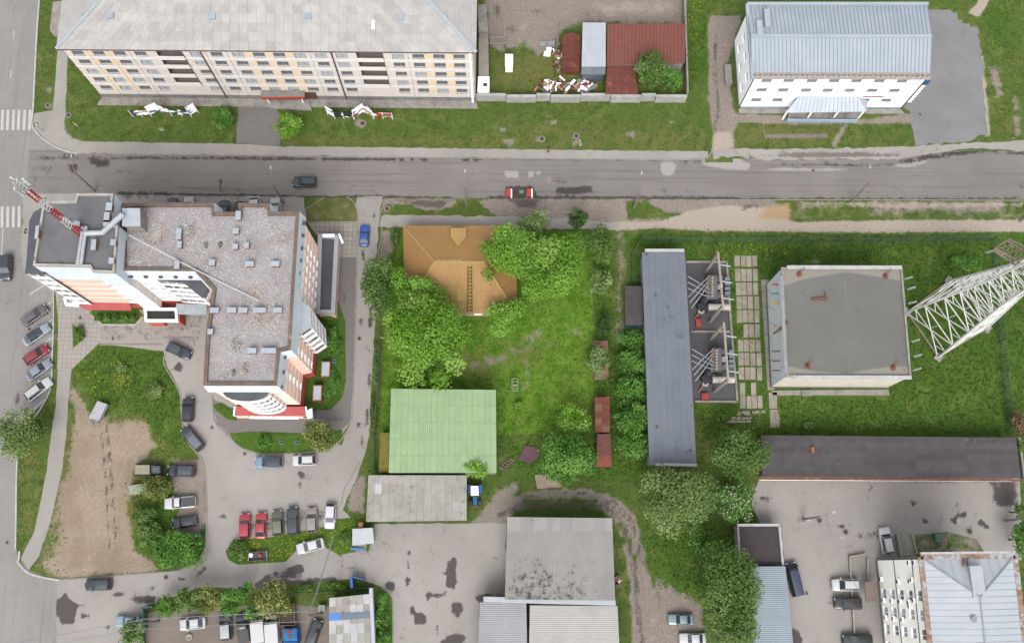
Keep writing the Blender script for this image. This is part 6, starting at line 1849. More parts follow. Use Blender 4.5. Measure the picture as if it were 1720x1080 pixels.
    ld = link('roof_ladder', None, t); ld.location = P(1621, 945, 19)-root_loc(t)
    for x in (1617, 1625): MB().beam(P(x, 939, 19.0), P(x+.6, 951, 19.6), .1).build('rail', M_RUST, ld)
    for k in range(4): MB().beam(P(1617, 940+k*3.2, 19.1+k*.15), P(1625, 940+k*3.2, 19.1+k*.15), .1).build('rung', M_RUST, ld)
    c = P(1636, 1039, 20.9)
    MB().lathe((c.x, c.y, 20.3), ((.3, 0), (.3, .6), (.42, .6), (.42, .7), (.34, .7)), 12).build('roof_vent', M_GREYFRAME, rf)
    # low fence and entrance canopy at its foot
    q = ccw(PP([(1452, 977), (1472, 977), (1474, 1010), (1454, 1010)], 2.8))
    solid('entrance_canopy', q, 2.65, 2.85, surf('canopy_brown', C(164, 146, 134), C(150, 132, 122), 1, .9), t)
    for x, y in ((1454, 979), (1456, 1007)):
        p = P(x, y); MB().beam(p, p+UP*2.65, .15).build('canopy_post', M_PIPE, t)
corner_office()
# ------------------------------------------------------------------ lattice pylon
M_STEELW = surf('pale_steel', C(224, 224, 220, 1.5), C(208, 206, 202, 1.5), .8, .6, c3=C(190, 172, 158, 1.3), s3=1.5, t3=(.68, .85))
M_STEELR = surf('rusting_steel', C(178, 160, 146), C(158, 138, 124), .8, .7)
def pylon():
    base = PP([(1522, 525), (1575, 601), (1656, 553), (1593, 472)], 0)
    c = centroid(base)
    t = thing('lattice_pylon', 'tall pale steel lattice pylon standing on four splayed feet right of the control building', 'pylon', c)
    def corner(i, z):
        # taper: wide splayed base to slim shaft
        s = 1-.0255*z if z < 22 else (.439-.012*(z-22))
        return Vector((c.x+(base[i].x-c.x)*s, c.y+(base[i].y-c.y)*s, z))
    zs = [0, 5.5, 11, 15, 18.5, 22, 25, 28, 31, 34, 37]
    for i in range(4):
        for k in range(len(zs)-1):
            pass
        leg = MB()
        for k in range(len(zs)-1):
            leg.beam(corner(i, zs[k]), corner(i, zs[k+1]), .28, .28)
        leg.build('leg', M_STEELW, t)
        f = base[i]
        MB().box((f.x, f.y, .25), (1.2, 1.2, .5), .9).build('footing', M_CONC, t)
    for i in range(4):
        j = (i+1) % 4
        for k in range(len(zs)-1):
            a0, b0, a1, b1 = corner(i, zs[k]), corner(j, zs[k]), corner(i, zs[k+1]), corner(j, zs[k+1])
            br = MB()
            w = .14 if k < 3 else .11
            br.beam(a0, b1, w, w); br.beam(b0, a1, w, w); br.beam(a1, b1, w, w)
            if k < 4:
                m0 = (a0+b1)/2
                ma, mb_ = a0.lerp(a1, .5), b0.lerp(b1, .5)
                br.beam(ma, m0, .1, .1); br.beam(mb_, m0, .1, .1)
                br.beam(ma, a0.lerp(b1, .25), .09, .09); br.beam(mb_, b0.lerp(a1, .25), .09, .09)
                br.beam((a1+b1)/2, m0, .09, .09)
            br.build('brace_panel', M_STEELW, t)
    for i in range(4):
        MB().beam(corner(i, .3), corner((i+1) % 4, .3), .2, .2).build('ground_beam', M_STEELR, t)
    # crossarm at height reaching toward the road
    z = 27.0
    tip = P(1668, 420, z); tip2 = P(1690, 404, z); r0 = P(1735, 465, z); r1 = P(1752, 440, z)
    arm = MB()
    za = Vector((0, 0, 1.6))
    n = 5
    for lo, hi in ((Vector((0, 0, 0)), za),):
        for a, b in ((tip, r0), (tip2, r1)):
            arm.beam(a+lo, b+lo, .2); arm.beam(a+hi*.4, b+hi, .18)
        for k in range(n+1):
            f = k/n
            p, q = tip.lerp(r0, f), tip2.lerp(r1, f)
            arm.beam(p, q, .13)
            if k < n:
                arm.beam(p, tip2.lerp(r1, (k+1)/n), .11); arm.beam(q, tip.lerp(r0, (k+1)/n), .11)
    arm.build('crossarm', M_STEELR, t)
pylon()

M_INSUL = surf('insulator_glass', C(196, 210, 202), C(180, 196, 188), 2, .4)
for k, (x, y) in enumerate(((1526, 467), (1531, 484), (1533, 508), (1538, 572), (1542, 597), (1541, 620), (1662, 423))):
    a = P(x-7, y+2, 9.5); b = P(x+7, y-2, 10.3)
    t = thing('insulator_string', (('northernmost', 'second from north', 'third from north', 'fourth from north', 'fifth from north', 'southernmost')[k]+' pale insulator string over the grass right of the control building' if k < 6 else 'pale glass insulator string at the tip of the pylon crossarm'), 'insulator', a, 'insulator strings by the pylon' if k < 6 else None)
    d = (b-a)
    MB().tube([a, b], .1, 6).build('rod', M_INSUL, t)
    for m in range(6):
        p = a+d*(m+.5)/6
        MB().tube([p-d*.02, p+d*.02], .2, 8).build('disc', M_INSUL, t)
    w0 = P(1517 if k < 6 else 1720, y if k < 6 else 445, 10.2 if k < 6 else 26)
    wire = MB().tube([a, w0], .03, 4)
    wire.build('lead_wire', M_PIPE, t)

# ------------------------------------------------------------------ transformers and their bay
sheet('ballast_bay', [(1150, 442), (1219, 442), (1238, 674), (1164, 674)], 0.03, M_BALLAST, 1.0, 0.0)
def bay_kerbs():
    t = thing('bay_border', 'low concrete border round the two transformer bays', 'border', P(1220, 560))
    for a, b in (((1152, 441), (1221, 441)), ((1220, 441), (1228, 557)), ((1160, 557.5), (1228, 557.5)), ((1228, 557), (1238, 675)), ((1166, 674.5), (1238, 675))):
        MB().beam(P(*a)+UP*.2, P(*b)+UP*.2, .35, .4).build('border_beam', M_CONC, t)
bay_kerbs()
M_TGREY = surf('transformer_grey', C(142, 138, 138), C(118, 114, 116), 1, .6)
M_TDARK = surf('transformer_dark', C(76, 80, 90), C(58, 62, 70), 1, .5)
M_TPALE = surf('conservator_white', C(222, 216, 206), C(204, 196, 186), 1, .5)
M_BUS = surf('busbar_grey', C(190, 192, 198), C(170, 172, 178), 1, .4)
M_COPPER = surf('copper_tip', C(206, 140, 100), C(180, 120, 84), 2, .5)
M_PORTAL = surf('portal_concrete', C(194, 182, 166), C(172, 160, 146), .8, .9)
def transformer(dx, dy, label):
    o0 = P(1200+dx, 484+dy)
    def q(x, y, z): return P(x+dx, y+dy, z)
    t = thing('power_transformer', label, 'transformer', o0)
    MB().prism(at_z([q(1186, 503, 3), q(1206, 503, 3), q(1204, 463, 3), q(1188, 463, 3)], .3), at_z([q(1186, 503, 3), q(1206, 503, 3), q(1204, 463, 3), q(1188, 463, 3)], 3.2)).build('tank', M_TGREY, t)
    for k in range(7):
        c = q(1196.5, 467+k*5, 3.6)
        MB().lathe((c.x, c.y, 3.2), ((.16, 0), (.2, .3), (.12, .32), (.18, .6), (.08, .62), (.06, .9)), 8).build('bushing', M_TPALE, t)
    for k in range(3):
        c = q(1211+dx*0, 466+k*13, 4)
        MB().lathe((c.x, c.y, .5), ((.55, 0), (.55, 2.6), (.3, 2.7), (.34, 3.2), (.2, 3.3), (.26, 3.9), (.1, 4.0)), 12).build('high_voltage_bushing', M_TPALE if k % 2 else M_TGREY, t)
    for k in range(4):
        a, b = q(1217, 469+k*8, 2.4), q(1226, 469+k*8, 2.4)
        MB().box(((a.x+b.x)/2, a.y, 1.4), ((b-a).length, .55, 2.4)).build('radiator', surf('radiator_%d_%d' % (k, int(dy)), C(150, 160, 172), C(130, 140, 152), 1, .5), t)
    MB().tube([q(1190, 516, 4.4), q(1226, 516, 4.4)], .55, 12).build('conservator', M_TPALE, t)
    for x in (1195, 1220):
        p = q(x, 516, 4); MB().beam(Vector((p.x, p.y, .2)), Vector((p.x, p.y, 4.0)), .2).build('conservator_leg', M_TGREY, t)
    c = q(1186, 503, 2)
    MB().lathe((c.x, c.y, .2), ((.5, 0), (.85, .2), (.85, 1.6), (.5, 2.0), (.2, 2.1)), 12).build('oil_drum', M_TDARK, t)
    c = q(1180, 512, 2)
    MB().box((c.x, c.y, .8), (1.3, 1.1, 1.4), .5).build('cooler', M_TDARK, t)
    # busbars to the building
    for k in range(3):
        a = q(1192, 464+k*5.5, 4.3); b = q(1172+k*1.5, 482+k*9, 4.6); e = q(1156+k*2.5, 499+k*9.5, 4.2)
        bb = MB().tube([a, b, e], .09, 6).build('busbar', M_BUS, t)
        MB().tube([a, a.lerp(b, .18)], .11, 6).build('busbar_tip', M_COPPER, bb)
    for k in range(3):
        a = q(1155, 464+k*10, 4.4); b = q(1182, 480+k*8, 4.0); e = q(1192, 486+k*6, 3.8)
        MB().tube([a, b, e], .08, 6).build('busbar', M_BUS, t)
    # small white valve gear and pipes
    MB().tube([q(1174, 515, .6), q(1174, 524, 1.2), q(1180, 526, 1.2), q(1182, 522, 1.2)], .2, 6).build('valve_pipe', M_TPALE, t)
    MB().tube([q(1174, 526, .6), q(1166, 536, .4)], .13, 6).build('drain_pipe', M_COPPER, t)
    for k in range(6):
        c = q(1188+random.uniform(0, 22), 504+random.uniform(0, 8), 2.5)
        MB().box((c.x, c.y, random.uniform(1, 3)), (random.uniform(.3, .8), random.uniform(.3, .7), .5), random.random()).build('control_box', random.choice((M_TDARK, M_TGREY)), t)
    return t
transformer(0, 0, 'grey power transformer with white oil tank in the northern bay')
transformer(7, 122, 'grey power transformer with white oil tank in the southern bay')
def portal(b0, b1, zt, label):
    t = thing('line_portal', label, 'portal', P(*b0))
    A, B = P(*b0), P(*b1)
    for p in (A, B):
        MB().beam(p, p+UP*zt, .42, .42).build('post', M_PORTAL, t)
    d = (B-A).normalized()
    MB().beam(A-d*.3+UP*(zt+.15), B+d*.3+UP*(zt+.15), .32, .32).build('crossbeam', M_PORTAL, t)
    for f in (.2, .52, .84):
        p = A.lerp(B, f)+UP*(zt-.1)
        s = MB().tube([p, p+Vector((1.9, -.2, -.25))], .13, 6).build('insulator', M_INSUL, t)
        MB().tube([p+Vector((1.9, -.2, -.25)), P(1300+f*4, b0[1]+f*(b1[1]-b0[1])+20, 8.5)], .03, 4).build('line_wire', M_PIPE, t)
portal((1184, 458.5), (1191.5, 541), 10.6, 'concrete portal frame over the northern transformer')
portal((1192, 571), (1198.5, 658), 11.0, 'concrete portal frame over the southern transformer')
M_REDBOX = surf('fire_red', C(206, 78, 70), C(186, 66, 60), 1, .6)
box_thing('sand_box', 'red fire-sand box in the northern transformer bay', 'box', 1172.5, 543, (.75, 1.2, .8), M_REDBOX)
box_thing('sand_box', 'red fire-sand box in the southern transformer bay', 'box', 1184, 666, (1.1, .9, .8), M_REDBOX)

# ------------------------------------------------------------------ green mesh fence round the substation
M_FGREEN = surf('fence_green', C(112, 142, 112), C(98, 128, 100), 1, .6)
M_POSTG = surf('fence_post', C(86, 116, 88), C(70, 98, 74), 1, .6)
FP = {}
def mesh_panel(w, h):
    k = (round(w, 1), h)
    if k not in FP:
        mb = MB(); n = max(3, int(w/.16))
        for i in range(n+1):
            mb.beam((i*w/n, 0, .1), (i*w/n, 0, h), .035, .02)
        for j in range(6):
            mb.beam((0, 0, .1+j*(h-.1)/5), (w, 0, .1+j*(h-.1)/5), .03, .03)
        me = bpy.data.meshes.new('mesh_panel'); me.from_pydata(mb.v, [], mb.f); me.materials.append(M_FGREEN)
        FP[k] = me
    return FP[k]
def mesh_fence(label, pts, h=2.4, step=2.6, name='mesh_fence', lean=None):
    W = PP(pts)
    t = thing(name, label, 'fence', W[0])
    for a, b in zip(W[:-1], W[1:]):
        L = (b-a).length; n = max(1, round(L/step)); w = L/n
        d = (b-a)/L; rz = math.atan2(d.y, d.x)
        for i in range(n):
            o = link('mesh_panel', mesh_panel(w, h), t)
            o.location = a+d*w*i-W[0]; o.rotation_euler = (0, 0, rz)
            p = a+d*w*i
            MB().tube([p, p+UP*(h+.15)], .06, 6).build('post', M_POSTG, t)
    return t
mesh_fence('green wire mesh fence along the sandy path north of the substation', [(1076, 406), (1300, 407), (1500, 407), (1664, 404)])
mesh_fence('green wire mesh fence along the east side of the substation grounds', [(1664, 404), (1668, 450), (1680, 600), (1693, 730)], 2.6, 2.6)
mesh_fence('green wire mesh fence along the west side of the substation', [(1076, 406), (1060, 432), (1062, 478)], 2.2)
mesh_fence('sagging teal wire fence along the car lot bottom edge', [(487, 997), (520, 996), (560, 994), (600, 988), (628, 986)], 1.6)
mesh_fence('rusty garden fence along the west edge of the house plot', [(640, 560), (636, 640), (630, 730), (628, 790)], 1.5)
# white border posts of the east fence
def substation_stubs():
    t = thing('timber_stubs', 'row of short dark stubs in the grass south of the transformer bays', 'stubs', P(1195, 706))
    for k in range(11):
        p = P(1172+k*5, 707+random.uniform(-1, 1))
        MB().tube([p, p+UP*.5], .13, 6).build('stub', M_WOOD, t)
substation_stubs()

# ------------------------------------------------------------------ street lamps, poles, wires, signs
M_POLE = surf('pole_concrete', C(176, 168, 158), C(150, 142, 134), 1, .9)
M_LAMPH = surf('lamp_grey', C(214, 216, 220), C(190, 192, 196), 1, .4)
def lamp(px, py, label, h=9.0, arm=(0.0, 2.2), both=False):
    b = P(px, py)
    t = thing('street_lamp', label, 'lamp', b, None)
    MB().tube([b, b+UP*h*.6, b+UP*h], .19, 8, .11).build('pole', M_POLE, t)
    for s in ((1, -1) if both else (1,)):
        a = Vector((arm[0], arm[1], 0))*s
        MB().tube([b+UP*(h-.4), b+UP*h+a*.4+UP*.2, b+UP*(h+.5)+a], .06, 6).build('arm', M_POLE, t)
        e = b+UP*(h+.5)+a
        ang = math.atan2(a.y, a.x)
        MB().box(e+a.normalized()*.35, (.6, .24, .14), ang).build('lamp_head', M_LAMPH, t)
    return t
lamp(160, 322, 'street lamp behind the raised west block of the tall apartment building', arm=(-.4, 2.2))
lamp(477, 341, 'street lamp by the half-oval verge behind the dark car on the road', arm=(-.3, 2.2))
lamp(784, 346, 'street lamp on the grassy mound north of the house', arm=(0, 2.2))
lamp(1065, 349, 'street lamp west of the sandy path near the switchgear building', arm=(.1, 2.2))
lamp(1430, 339, 'street lamp on the verge north of the control building', arm=(.1, 2.2))
lamp(1713, 372, 'street lamp at the far right end of the verge', arm=(.1, 2.2))
lamp(1349, 872, 'twin-headed yard lamp between the dark felt shed and white car', 9.0, (1.6, .5), True)
lamp(1688, 874, 'yard lamp at the right edge of the service yard', 7.0, (1.2, 0))
def utility_pole(px, py, h, label, cross=0.0):
    b = P(px, py)
    t = thing('utility_pole', label, 'pole', b)
    MB().tube([b, b+UP*h], .2, 8, .13).build('pole', M_POLE, t)
    if cross:
        MB().beam(b+UP*(h-.5)+Vector((0, -cross, 0)), b+UP*(h-.5)+Vector((0, cross, 0)), .14).build('crossarm', M_POLE, t)
    return b+UP*(h-.4)
u1 = utility_pole(541, 1029, 12.0, 'concrete utility pole with crossarm beside the parked dark car in the lot', .9)
u2 = utility_pole(267, 1043, 8.8, 'concrete utility pole behind the green fence of the car lot', .7)
utility_pole(935, 82, 9.8, 'wooden utility pole in the fenced yard near the scrap heap')
def wires(label, a, b, offs=(0,), sag=.8, r=.045):
    t = thing('overhead_wire', label, 'wire', a)
    for o in offs:
        pts = [a.lerp(b, f)+Vector((0, o, 0))-UP*sag*math.sin(math.pi*f) for f in np.linspace(0, 1, 9)]
        MB().tube(pts, r, 4).build('wire', M_GREYFRAME, t)
wires('pair of overhead wires between the two poles of the car lot', u1, u2, (-.7, .7))
wires('pair of overhead wires running from the car lot toward the avenue', u2, P(-20, 1095, 8), (-.6, .6))
wires('overhead wires crossing the lower street toward the small white hut', u1, P(560, 900, 7), (-.2, .2))
wires('wire slanting from the yard lamp down to the corner office building', P(1380, 868, 9.5), P(1470, 1040, 9), (0,))
M_SIGNY = plain('sign_yellow', C(226, 226, 60), .5)
M_SIGNB = plain('sign_blue2', C(46, 90, 170), .5)
def road_sign(px, py, label, face=0.0, h=3.4):
    b = P(px, py)
    t = thing('road_sign', label, 'sign', b)
    MB().tube([b, b+UP*h], .06, 6).build('post', M_GREYFRAME, t)
    MB().box(b+UP*(h-.4), (.95, .06, .95), face).build('yellow_plate', M_SIGNY, t)
    MB().box(b+UP*(h-.4)+Vector((math.sin(face)*.045, -math.cos(face)*.045, 0)), (.7, .04, .7), face).build('blue_plate', M_SIGNB, t)
    q = b+UP*(h-.4)+Vector((math.sin(face)*.07, -math.cos(face)*.07, 0))
    m = MB().add([q+Vector((-.26*math.cos(face), -.26*math.sin(face), -.24)), q+Vector((.26*math.cos(face), .26*math.sin(face), -.24)), q+UP*.24], ((0, 1, 2),))
    m.build('white_triangle', M_WHITE, t)
road_sign(73, 221, 'yellow-bordered pedestrian crossing sign at the kerb corner of the upper crosswalk', .6)
road_sign(139, 222, 'yellow-bordered pedestrian crossing sign on the lawn corner beside the pavement', -.5)
road_sign(280, 229, 'small post sign standing alone in the lawn below the left banner stand', .2, 3.2)
road_sign(86, 345, 'yellow-bordered crossing sign behind the west block of the tall building', .5)
road_sign(56, 398, 'yellow-bordered crossing sign at the lower crosswalk beside the curved bay', 1.4)

# ------------------------------------------------------------------ banner stands on the lawn
def print_mat(name, cols, sc):
    m, nt, b = newmat(name)
    v = coords(nt)
    vo = nt.nodes.new('ShaderNodeTexVoronoi'); vo.inputs['Scale'].default_value = sc
    mp = nt.nodes.new('ShaderNodeMapping'); mp.inputs['Scale'].default_value = (1, 1, 1.6)
    nt.links.new(v, mp.inputs['Vector']); nt.links.new(mp.outputs[0], vo.inputs['Vector'])
    cr = nt.nodes.new('ShaderNodeValToRGB'); cr.color_ramp.interpolation = 'CONSTANT'
    sep = nt.nodes.new('ShaderNodeSeparateColor'); nt.links.new(vo.outputs['Color'], sep.inputs[0])
    nt.links.new(sep.outputs[0], cr.inputs[0])
    el = cr.color_ramp.elements
    el[0].position = 0; el[0].color = cols[0]; el[1].position = 1/len(cols); el[1].color = cols[1]
    for i, c in enumerate(cols[2:], 2):
        e = el.new(i/len(cols)); e.color = c
    nt.links.new(cr.outputs[0], b.inputs['Base Color']); b.inputs['Roughness'].default_value = .5
    return m
PW = (.8, .8, .82, 1)
pm = {'blue': print_mat('print_blue', (PW, C(90, 120, 190), PW, C(60, 70, 110), PW, C(200, 60, 60)), 1.1),
      'cream': print_mat('print_cream', (C(226, 200, 176), PW, C(232, 214, 196), PW), 1.2),
      'white': print_mat('print_white', (PW, (.78, .79, .83, 1), PW, C(150, 160, 200)), .8),
      'green': print_mat('print_green', (C(40, 120, 80), C(60, 140, 90), PW, C(50, 110, 60)), .9),
      'photo': print_mat('print_photo', (C(60, 60, 90), C(90, 90, 110), PW, C(120, 150, 200), C(50, 70, 60)), 1.0),
      'red': print_mat('print_red', (C(214, 70, 60), PW, C(230, 206, 180), C(180, 60, 50), C(236, 220, 200)), 1.0)}
def banner(label, panels):
    t = thing('banner_stand', label, 'banner', P(*panels[0][0]))
    for (a, b, z0, z1, m) in panels:
        A, B = P(*a), P(*b)
        d = (B-A).normalized()
        MB().beam(A+d*.05+UP*(z0+z1)/2, B-d*.05+UP*(z0+z1)/2, .05, z1-z0).build('panel', pm[m], t)
        MB().tube([A, A+UP*z1], .06, 6).build('post', M_WHITE, t)
    A = P(*panels[-1][1]); MB().tube([A, A+UP*panels[-1][3]], .06, 6).build('post', M_WHITE, t)
banner('zigzag banner stand with white and green panels left of the round bush', [((224, 197), (240, 197), .8, 2.6, 'blue'), ((240, 197), (255, 196), .8, 2.6, 'cream'), ((255, 196), (272, 189), .8, 3.8, 'white'), ((272, 189), (290, 196), .8, 2.9, 'blue'), ((290, 196), (306, 196), .8, 2.6, 'green'), ((306, 196), (322, 197), .8, 2.6, 'blue'), ((322, 197), (334, 190), .8, 3.8, 'white')])
banner('zigzag banner stand with white peak and red-edged panels right of the entrance path', [((551, 193), (563, 200), .8, 3.4, 'white'), ((563, 200), (578, 200), .8, 2.5, 'photo'), ((578, 200), (595, 201), .8, 2.5, 'photo'), ((595, 201), (612, 190), .6, 2.0, 'red'), ((595.5, 200), (612, 189), 2.0, 3.4, 'white'), ((612, 190), (628, 200), .6, 2.0, 'red'), ((612, 189), (628, 199), 2.0, 3.4, 'white'), ((628, 200), (644, 200), .8, 2.5, 'red'), ((644, 200), (660, 201), .8, 2.5, 'red')])

# ------------------------------------------------------------------ roadworks barriers, manholes, rings
def barrier(px, py, label):
    c = P(px, py, .5)
    t = thing('road_barrier', label, 'barrier', (c.x, c.y, 0))
    MB().box((c.x, c.y, .45), (.7, 1.5, .9)).build('body', plain('barrier_red_%d' % px, C(222, 60, 54), .5), t)
    MB().box((c.x+.45, c.y, .35), (.25, 1.5, .7)).build('white_flank', M_WHITE, t)
    MB().box((c.x, c.y, .03), (1.2, 1.7, .05)).build('foot', M_TGREY, t)
barrier(854.5, 325, 'red and white roadworks barrier left of the dark hole in the road')
barrier(889, 325, 'red and white roadworks barrier right of the dark hole in the road')
t = thing('road_sign_board', 'small grey warning board between the two roadworks barriers', 'board', P(876, 324))
c = P(876, 324); MB().box((c.x, c.y, .3), (.9, .7, .6)).build('board', M_TGREY, t); MB().box((c.x, c.y-.1, .62), (.5, .4, .05)).build('green_cap', plain('cap_green', C(120, 170, 110)), t)
M_IRON = surf('cast_iron', C(96, 88, 86), C(80, 74, 72), 3, .8)
M_RING = surf('concrete_ring', C(186, 174, 164), C(164, 152, 142), 2, .9)
def manhole(px, py, r, label, raised=0.06, group=None):
    c = P(px, py)
    t = thing('manhole_cover', label, 'manhole', c, group)
    MB().lathe((c.x, c.y, .02), ((r, 0), (r, raised), (r*.7, raised+.01)), 18).build('ring', M_RING, t)
    MB().lathe((c.x, c.y, .02+raised), ((r*.66, 0), (r*.66, .03), (r*.2, .035)), 16).build('lid', M_IRON, t)
for x, y, r, l in ((609, 208, .65, 'raised concrete well cover on the lawn below the right banner stand'), (968, 229, .6, 'pale raised well ring on the dry lawn edge'), (12, 911, .35, 'dark round manhole cover on the avenue'), (603.5, 569, .42, 'manhole cover in the driveway beside the east planted bed'), (356, 718, .3, 'manhole cover on the courtyard corner by the shop end'), (190, 569, .3, 'manhole cover on the grey walk before the courtyard porch'), (115, 194, .55, 'pale well ring at the lawn corner near the crossing'), (80, 178, .5, 'brown well cover in the bare corner verge'), (650, 351, .55, 'pale well ring in the verge at the driveway mouth'), (1366, 287, .35, 'manhole cover in the worn north edge of the road'), (1628, 892, .6, 'well ring in the broken asphalt of the service yard'), (1420, 893, .55, 'square-framed manhole cover in the service yard'), (411, 762, .35, 'manhole cover beside the rounded kerb of the shop bed'), (279, 969, .45, 'manhole cover on the lower street near the bushes'), (135, 534, .35, 'rusty manhole cover in the tiled plaza'), (49, 553, .3, 'manhole cover between the parked cars on the avenue'), (95, 566, .35, 'pale concrete cap at the plaza kerb'), (1355, 996, .3, 'small dark drain cover beside the dark blue van'), (1545, 193, .35, 'manhole cover in the gravel lot'), (910, 234, .6, 'flat grey well lid in the dry lawn strip')):
    manhole(x, y, r, l)
def tyre(px, py, label):
    c = P(px, py)
    t = thing('tyre_planter', label, 'planter', c)
    MB().lathe((c.x, c.y, .09), ((.2, .0), (.36, 0), (.42, .12), (.36, .24), (.24, .24), (.2, .1)), 16).build('tyre', surf('tyre_teal_%d' % px, C(110, 160, 160), C(90, 130, 134), 2, .8), t, True)
    MB().lathe((c.x, c.y, .1), ((.22, 0), (.22, .12), (.05, .13)), 12).build('soil', plain('soil_%d' % px, C(70, 60, 50), .95), t)
tyre(473.5, 743, 'teal-painted tyre planter left of its twin in the shop-end bed')
tyre(499, 743, 'teal-painted tyre planter nearest the olive tree in the shop-end bed')
tyre(562, 607, 'pale tyre planter in the bed below the glazed corner bay')
tyre(560, 658, 'dark tyre planter in the lower part of the east bed')

def scrap(label, cx, cy, rx, ry, n, seed):
    r = random.Random(seed)
    t = thing('scrap_heap', label, 'scrap heap', P(cx, cy))
    ms_ = [M_WHITE, M_WHITE, M_OLDWOOD, M_RUST, surf('scrap_pink_%d' % seed, C(214, 170, 150), None, 2, .8), surf('scrap_tan_%d' % seed, C(206, 160, 110), None, 2, .8), M_GREYFRAME]
    for k in range(n):
        c = P(cx+r.gauss(0, .5)*rx, cy+r.gauss(0, .5)*ry)
        mb = MB()
        d = Vector((r.uniform(-1, 1), r.uniform(-1, 1), r.uniform(-.25, .25))).normalized()
        L = r.uniform(.3, 1.3); z = r.uniform(.2, .9)
        mb.beam(Vector((c.x, c.y, z))-d*L/2, Vector((c.x, c.y, z))+d*L/2, r.uniform(.15, .6), r.uniform(.08, .4))
        mb.build('debris', r.choice(ms_), t)
scrap('heap of pale household debris left of the front fence middle', 925, 147, 26, 11, 75, 3)
scrap('heap of broken boards and white frames right of the debris heap', 976, 149, 22, 9, 55, 4)
scrap('black bags and scrap against the small rusty hut', 936, 98, 7, 16, 22, 5)
scrap('pile of planks and bricks beside the red panel shed', 985, 770, 12, 10, 16, 6)
scrap('orange scrap pieces along the east wall of the workshop hall', 1037, 972, 3, 9, 10, 8)
def timber(label, name, quads, mat, z=.2):
    t = thing(name, label, 'planks', P(*quads[0][0]))
    for q in quads:
        c = PP(q); MB().prism(at_z(c, .02), at_z(c, z)).build('plank', mat, t)
timber('weathered pallet boards lying by the warehouse corner', 'pallet', [[(838+k*4, 787-k*3), (846+k*4, 789-k*3), (848+k*4, 784-k*3), (840+k*4, 781-k*3)] for k in range(5)], M_OLDWOOD)
timber('dull purple tarpaulin sheet on the ground south of the plot', 'tarpaulin', [[(870, 772), (890, 778), (907, 766), (904, 752), (882, 748)]], surf('tarp_purple', C(128, 96, 104), C(108, 82, 90), 1, .9), .25)
timber('bare concrete slab on the grass north of the dirt track', 'concrete_slab', [[(902, 821), (944, 818), (942, 797), (898, 797)]], surf('slab_beige', C(196, 176, 156), C(174, 154, 136), .8, .9), .4)
timber('white plank bundle near the wooden yard pole', 'plank_bundle', [[(906, 80), (918, 80), (918, 72), (906, 72)], [(919, 80), (932, 79), (932, 71), (919, 72)]], M_GREYFRAME, .5)
timber('small white boards beside the plank bundle', 'boards', [[(913, 95), (924, 96), (925, 88), (914, 88)], [(917, 87), (926, 87), (926, 81), (918, 81)]], M_WHITE, .3)
timber('old concrete kerb stones lying on the lawn before the office building', 'kerb_stones', [[(1285, 233), (1390, 232), (1390, 225), (1285, 226)]], M_TRACK, .05)
timber('fallen white post pieces by the dry lawn edge', 'post_pieces', [[(972, 246), (978, 246), (975, 234), (972, 235)]], M_RING, .2)

def garden_set():
    t = thing('garden_frames', 'two small pale wooden frames standing on the bright lawn', 'frames', P(865, 645))
    m = surf('pale_green_wood', C(184, 200, 150), C(164, 180, 130), 2, .8)
    for y0, y1 in ((637, 647), (649, 657)):
        for a, b in (((860, y0), (870, y0)), ((860, y1), (870, y1)), ((860, y0), (860, y1)), ((870, y0), (870, y1)), ((860, (y0+y1)/2), (870, (y0+y1)/2))):
            MB().beam(P(*a)+UP*.45, P(*b)+UP*.45, .14, .14).build('slat', m, t)
        for a in ((860, y0), (870, y0), (860, y1), (870, y1)):
            MB().beam(P(*a), P(*a)+UP*.45, .1).build('leg', m, t)
garden_set()
box_thing('rubbish_bin', 'green waste container on the bed north of the corner office', 'bin', 1575, 903, (1.0, 1.2, 1.0), surf('bin_green', C(104, 140, 124), C(88, 122, 108), 1, .6))
box_thing('meter_box', 'pale metal meter box beside the car lot shed', 'box', 541, 1021, (.9, .9, 1.0), surf('box_pale', C(190, 204, 190), C(170, 186, 172), 1, .6))
def yard_fence():
    t = thing('low_wall', 'low beige wall and ramp between the white cars and corner office', 'wall', P(1460, 960))
    for a, b in (((1425, 935), (1452, 930)), ((1425, 935), (1434, 1078)), ((1455, 938), (1456, 978)), ((1505, 898), (1512, 935)), ((1530, 898), (1538, 930))):
        MB().beam(P(*a)+UP*.35, P(*b)+UP*.35, .2, .7).build('wall_piece', surf('ramp_wall_%d' % a[0], C(214, 204, 186), C(190, 180, 164), 1, .9), t)
    q = PP([(1507, 932), (1537, 932), (1529, 898), (1503, 898)]); MB().prism(at_z(q, .03), at_z(q, .3)).build('ramp_deck', M_CONC, t)
    for k, x in enumerate((1430, 1432, 1434)):
        pass
yard_fence()
def green_gateposts():
    t = thing('green_gate', 'rusty green gate and fence at the left end of the car lot', 'gate', P(247, 1040))
    m = surf('gate_green', C(84, 140, 120), C(70, 116, 100), 1, .7)
    for a, b, h in (((245, 1020), (262, 1018), 1.8), ((246, 1022), (248, 1055), 1.8), ((243, 1058), (246, 1100), 1.8)):
        MB().beam(P(*a)+UP*h/2, P(*b)+UP*h/2, .18, h).build('leaf', m, t)
    MB().beam(P(245, 1020), P(245, 1020)+UP*2.1, .25).build('post', m, t)
green_gateposts()
t = thing('spare_tyre', 'pale old tyre lying on the car lot ground beside the white sedan', 'tyre', P(318, 1069))
c = P(318, 1069); MB().lathe((c.x, c.y, .03), ((.25, 0), (.48, 0), (.56, .14), (.48, .28), (.32, .28), (.25, .14)), 16).build('tyre', surf('tyre_pale', C(196, 188, 168), C(170, 162, 144), 2, .9), t, True)

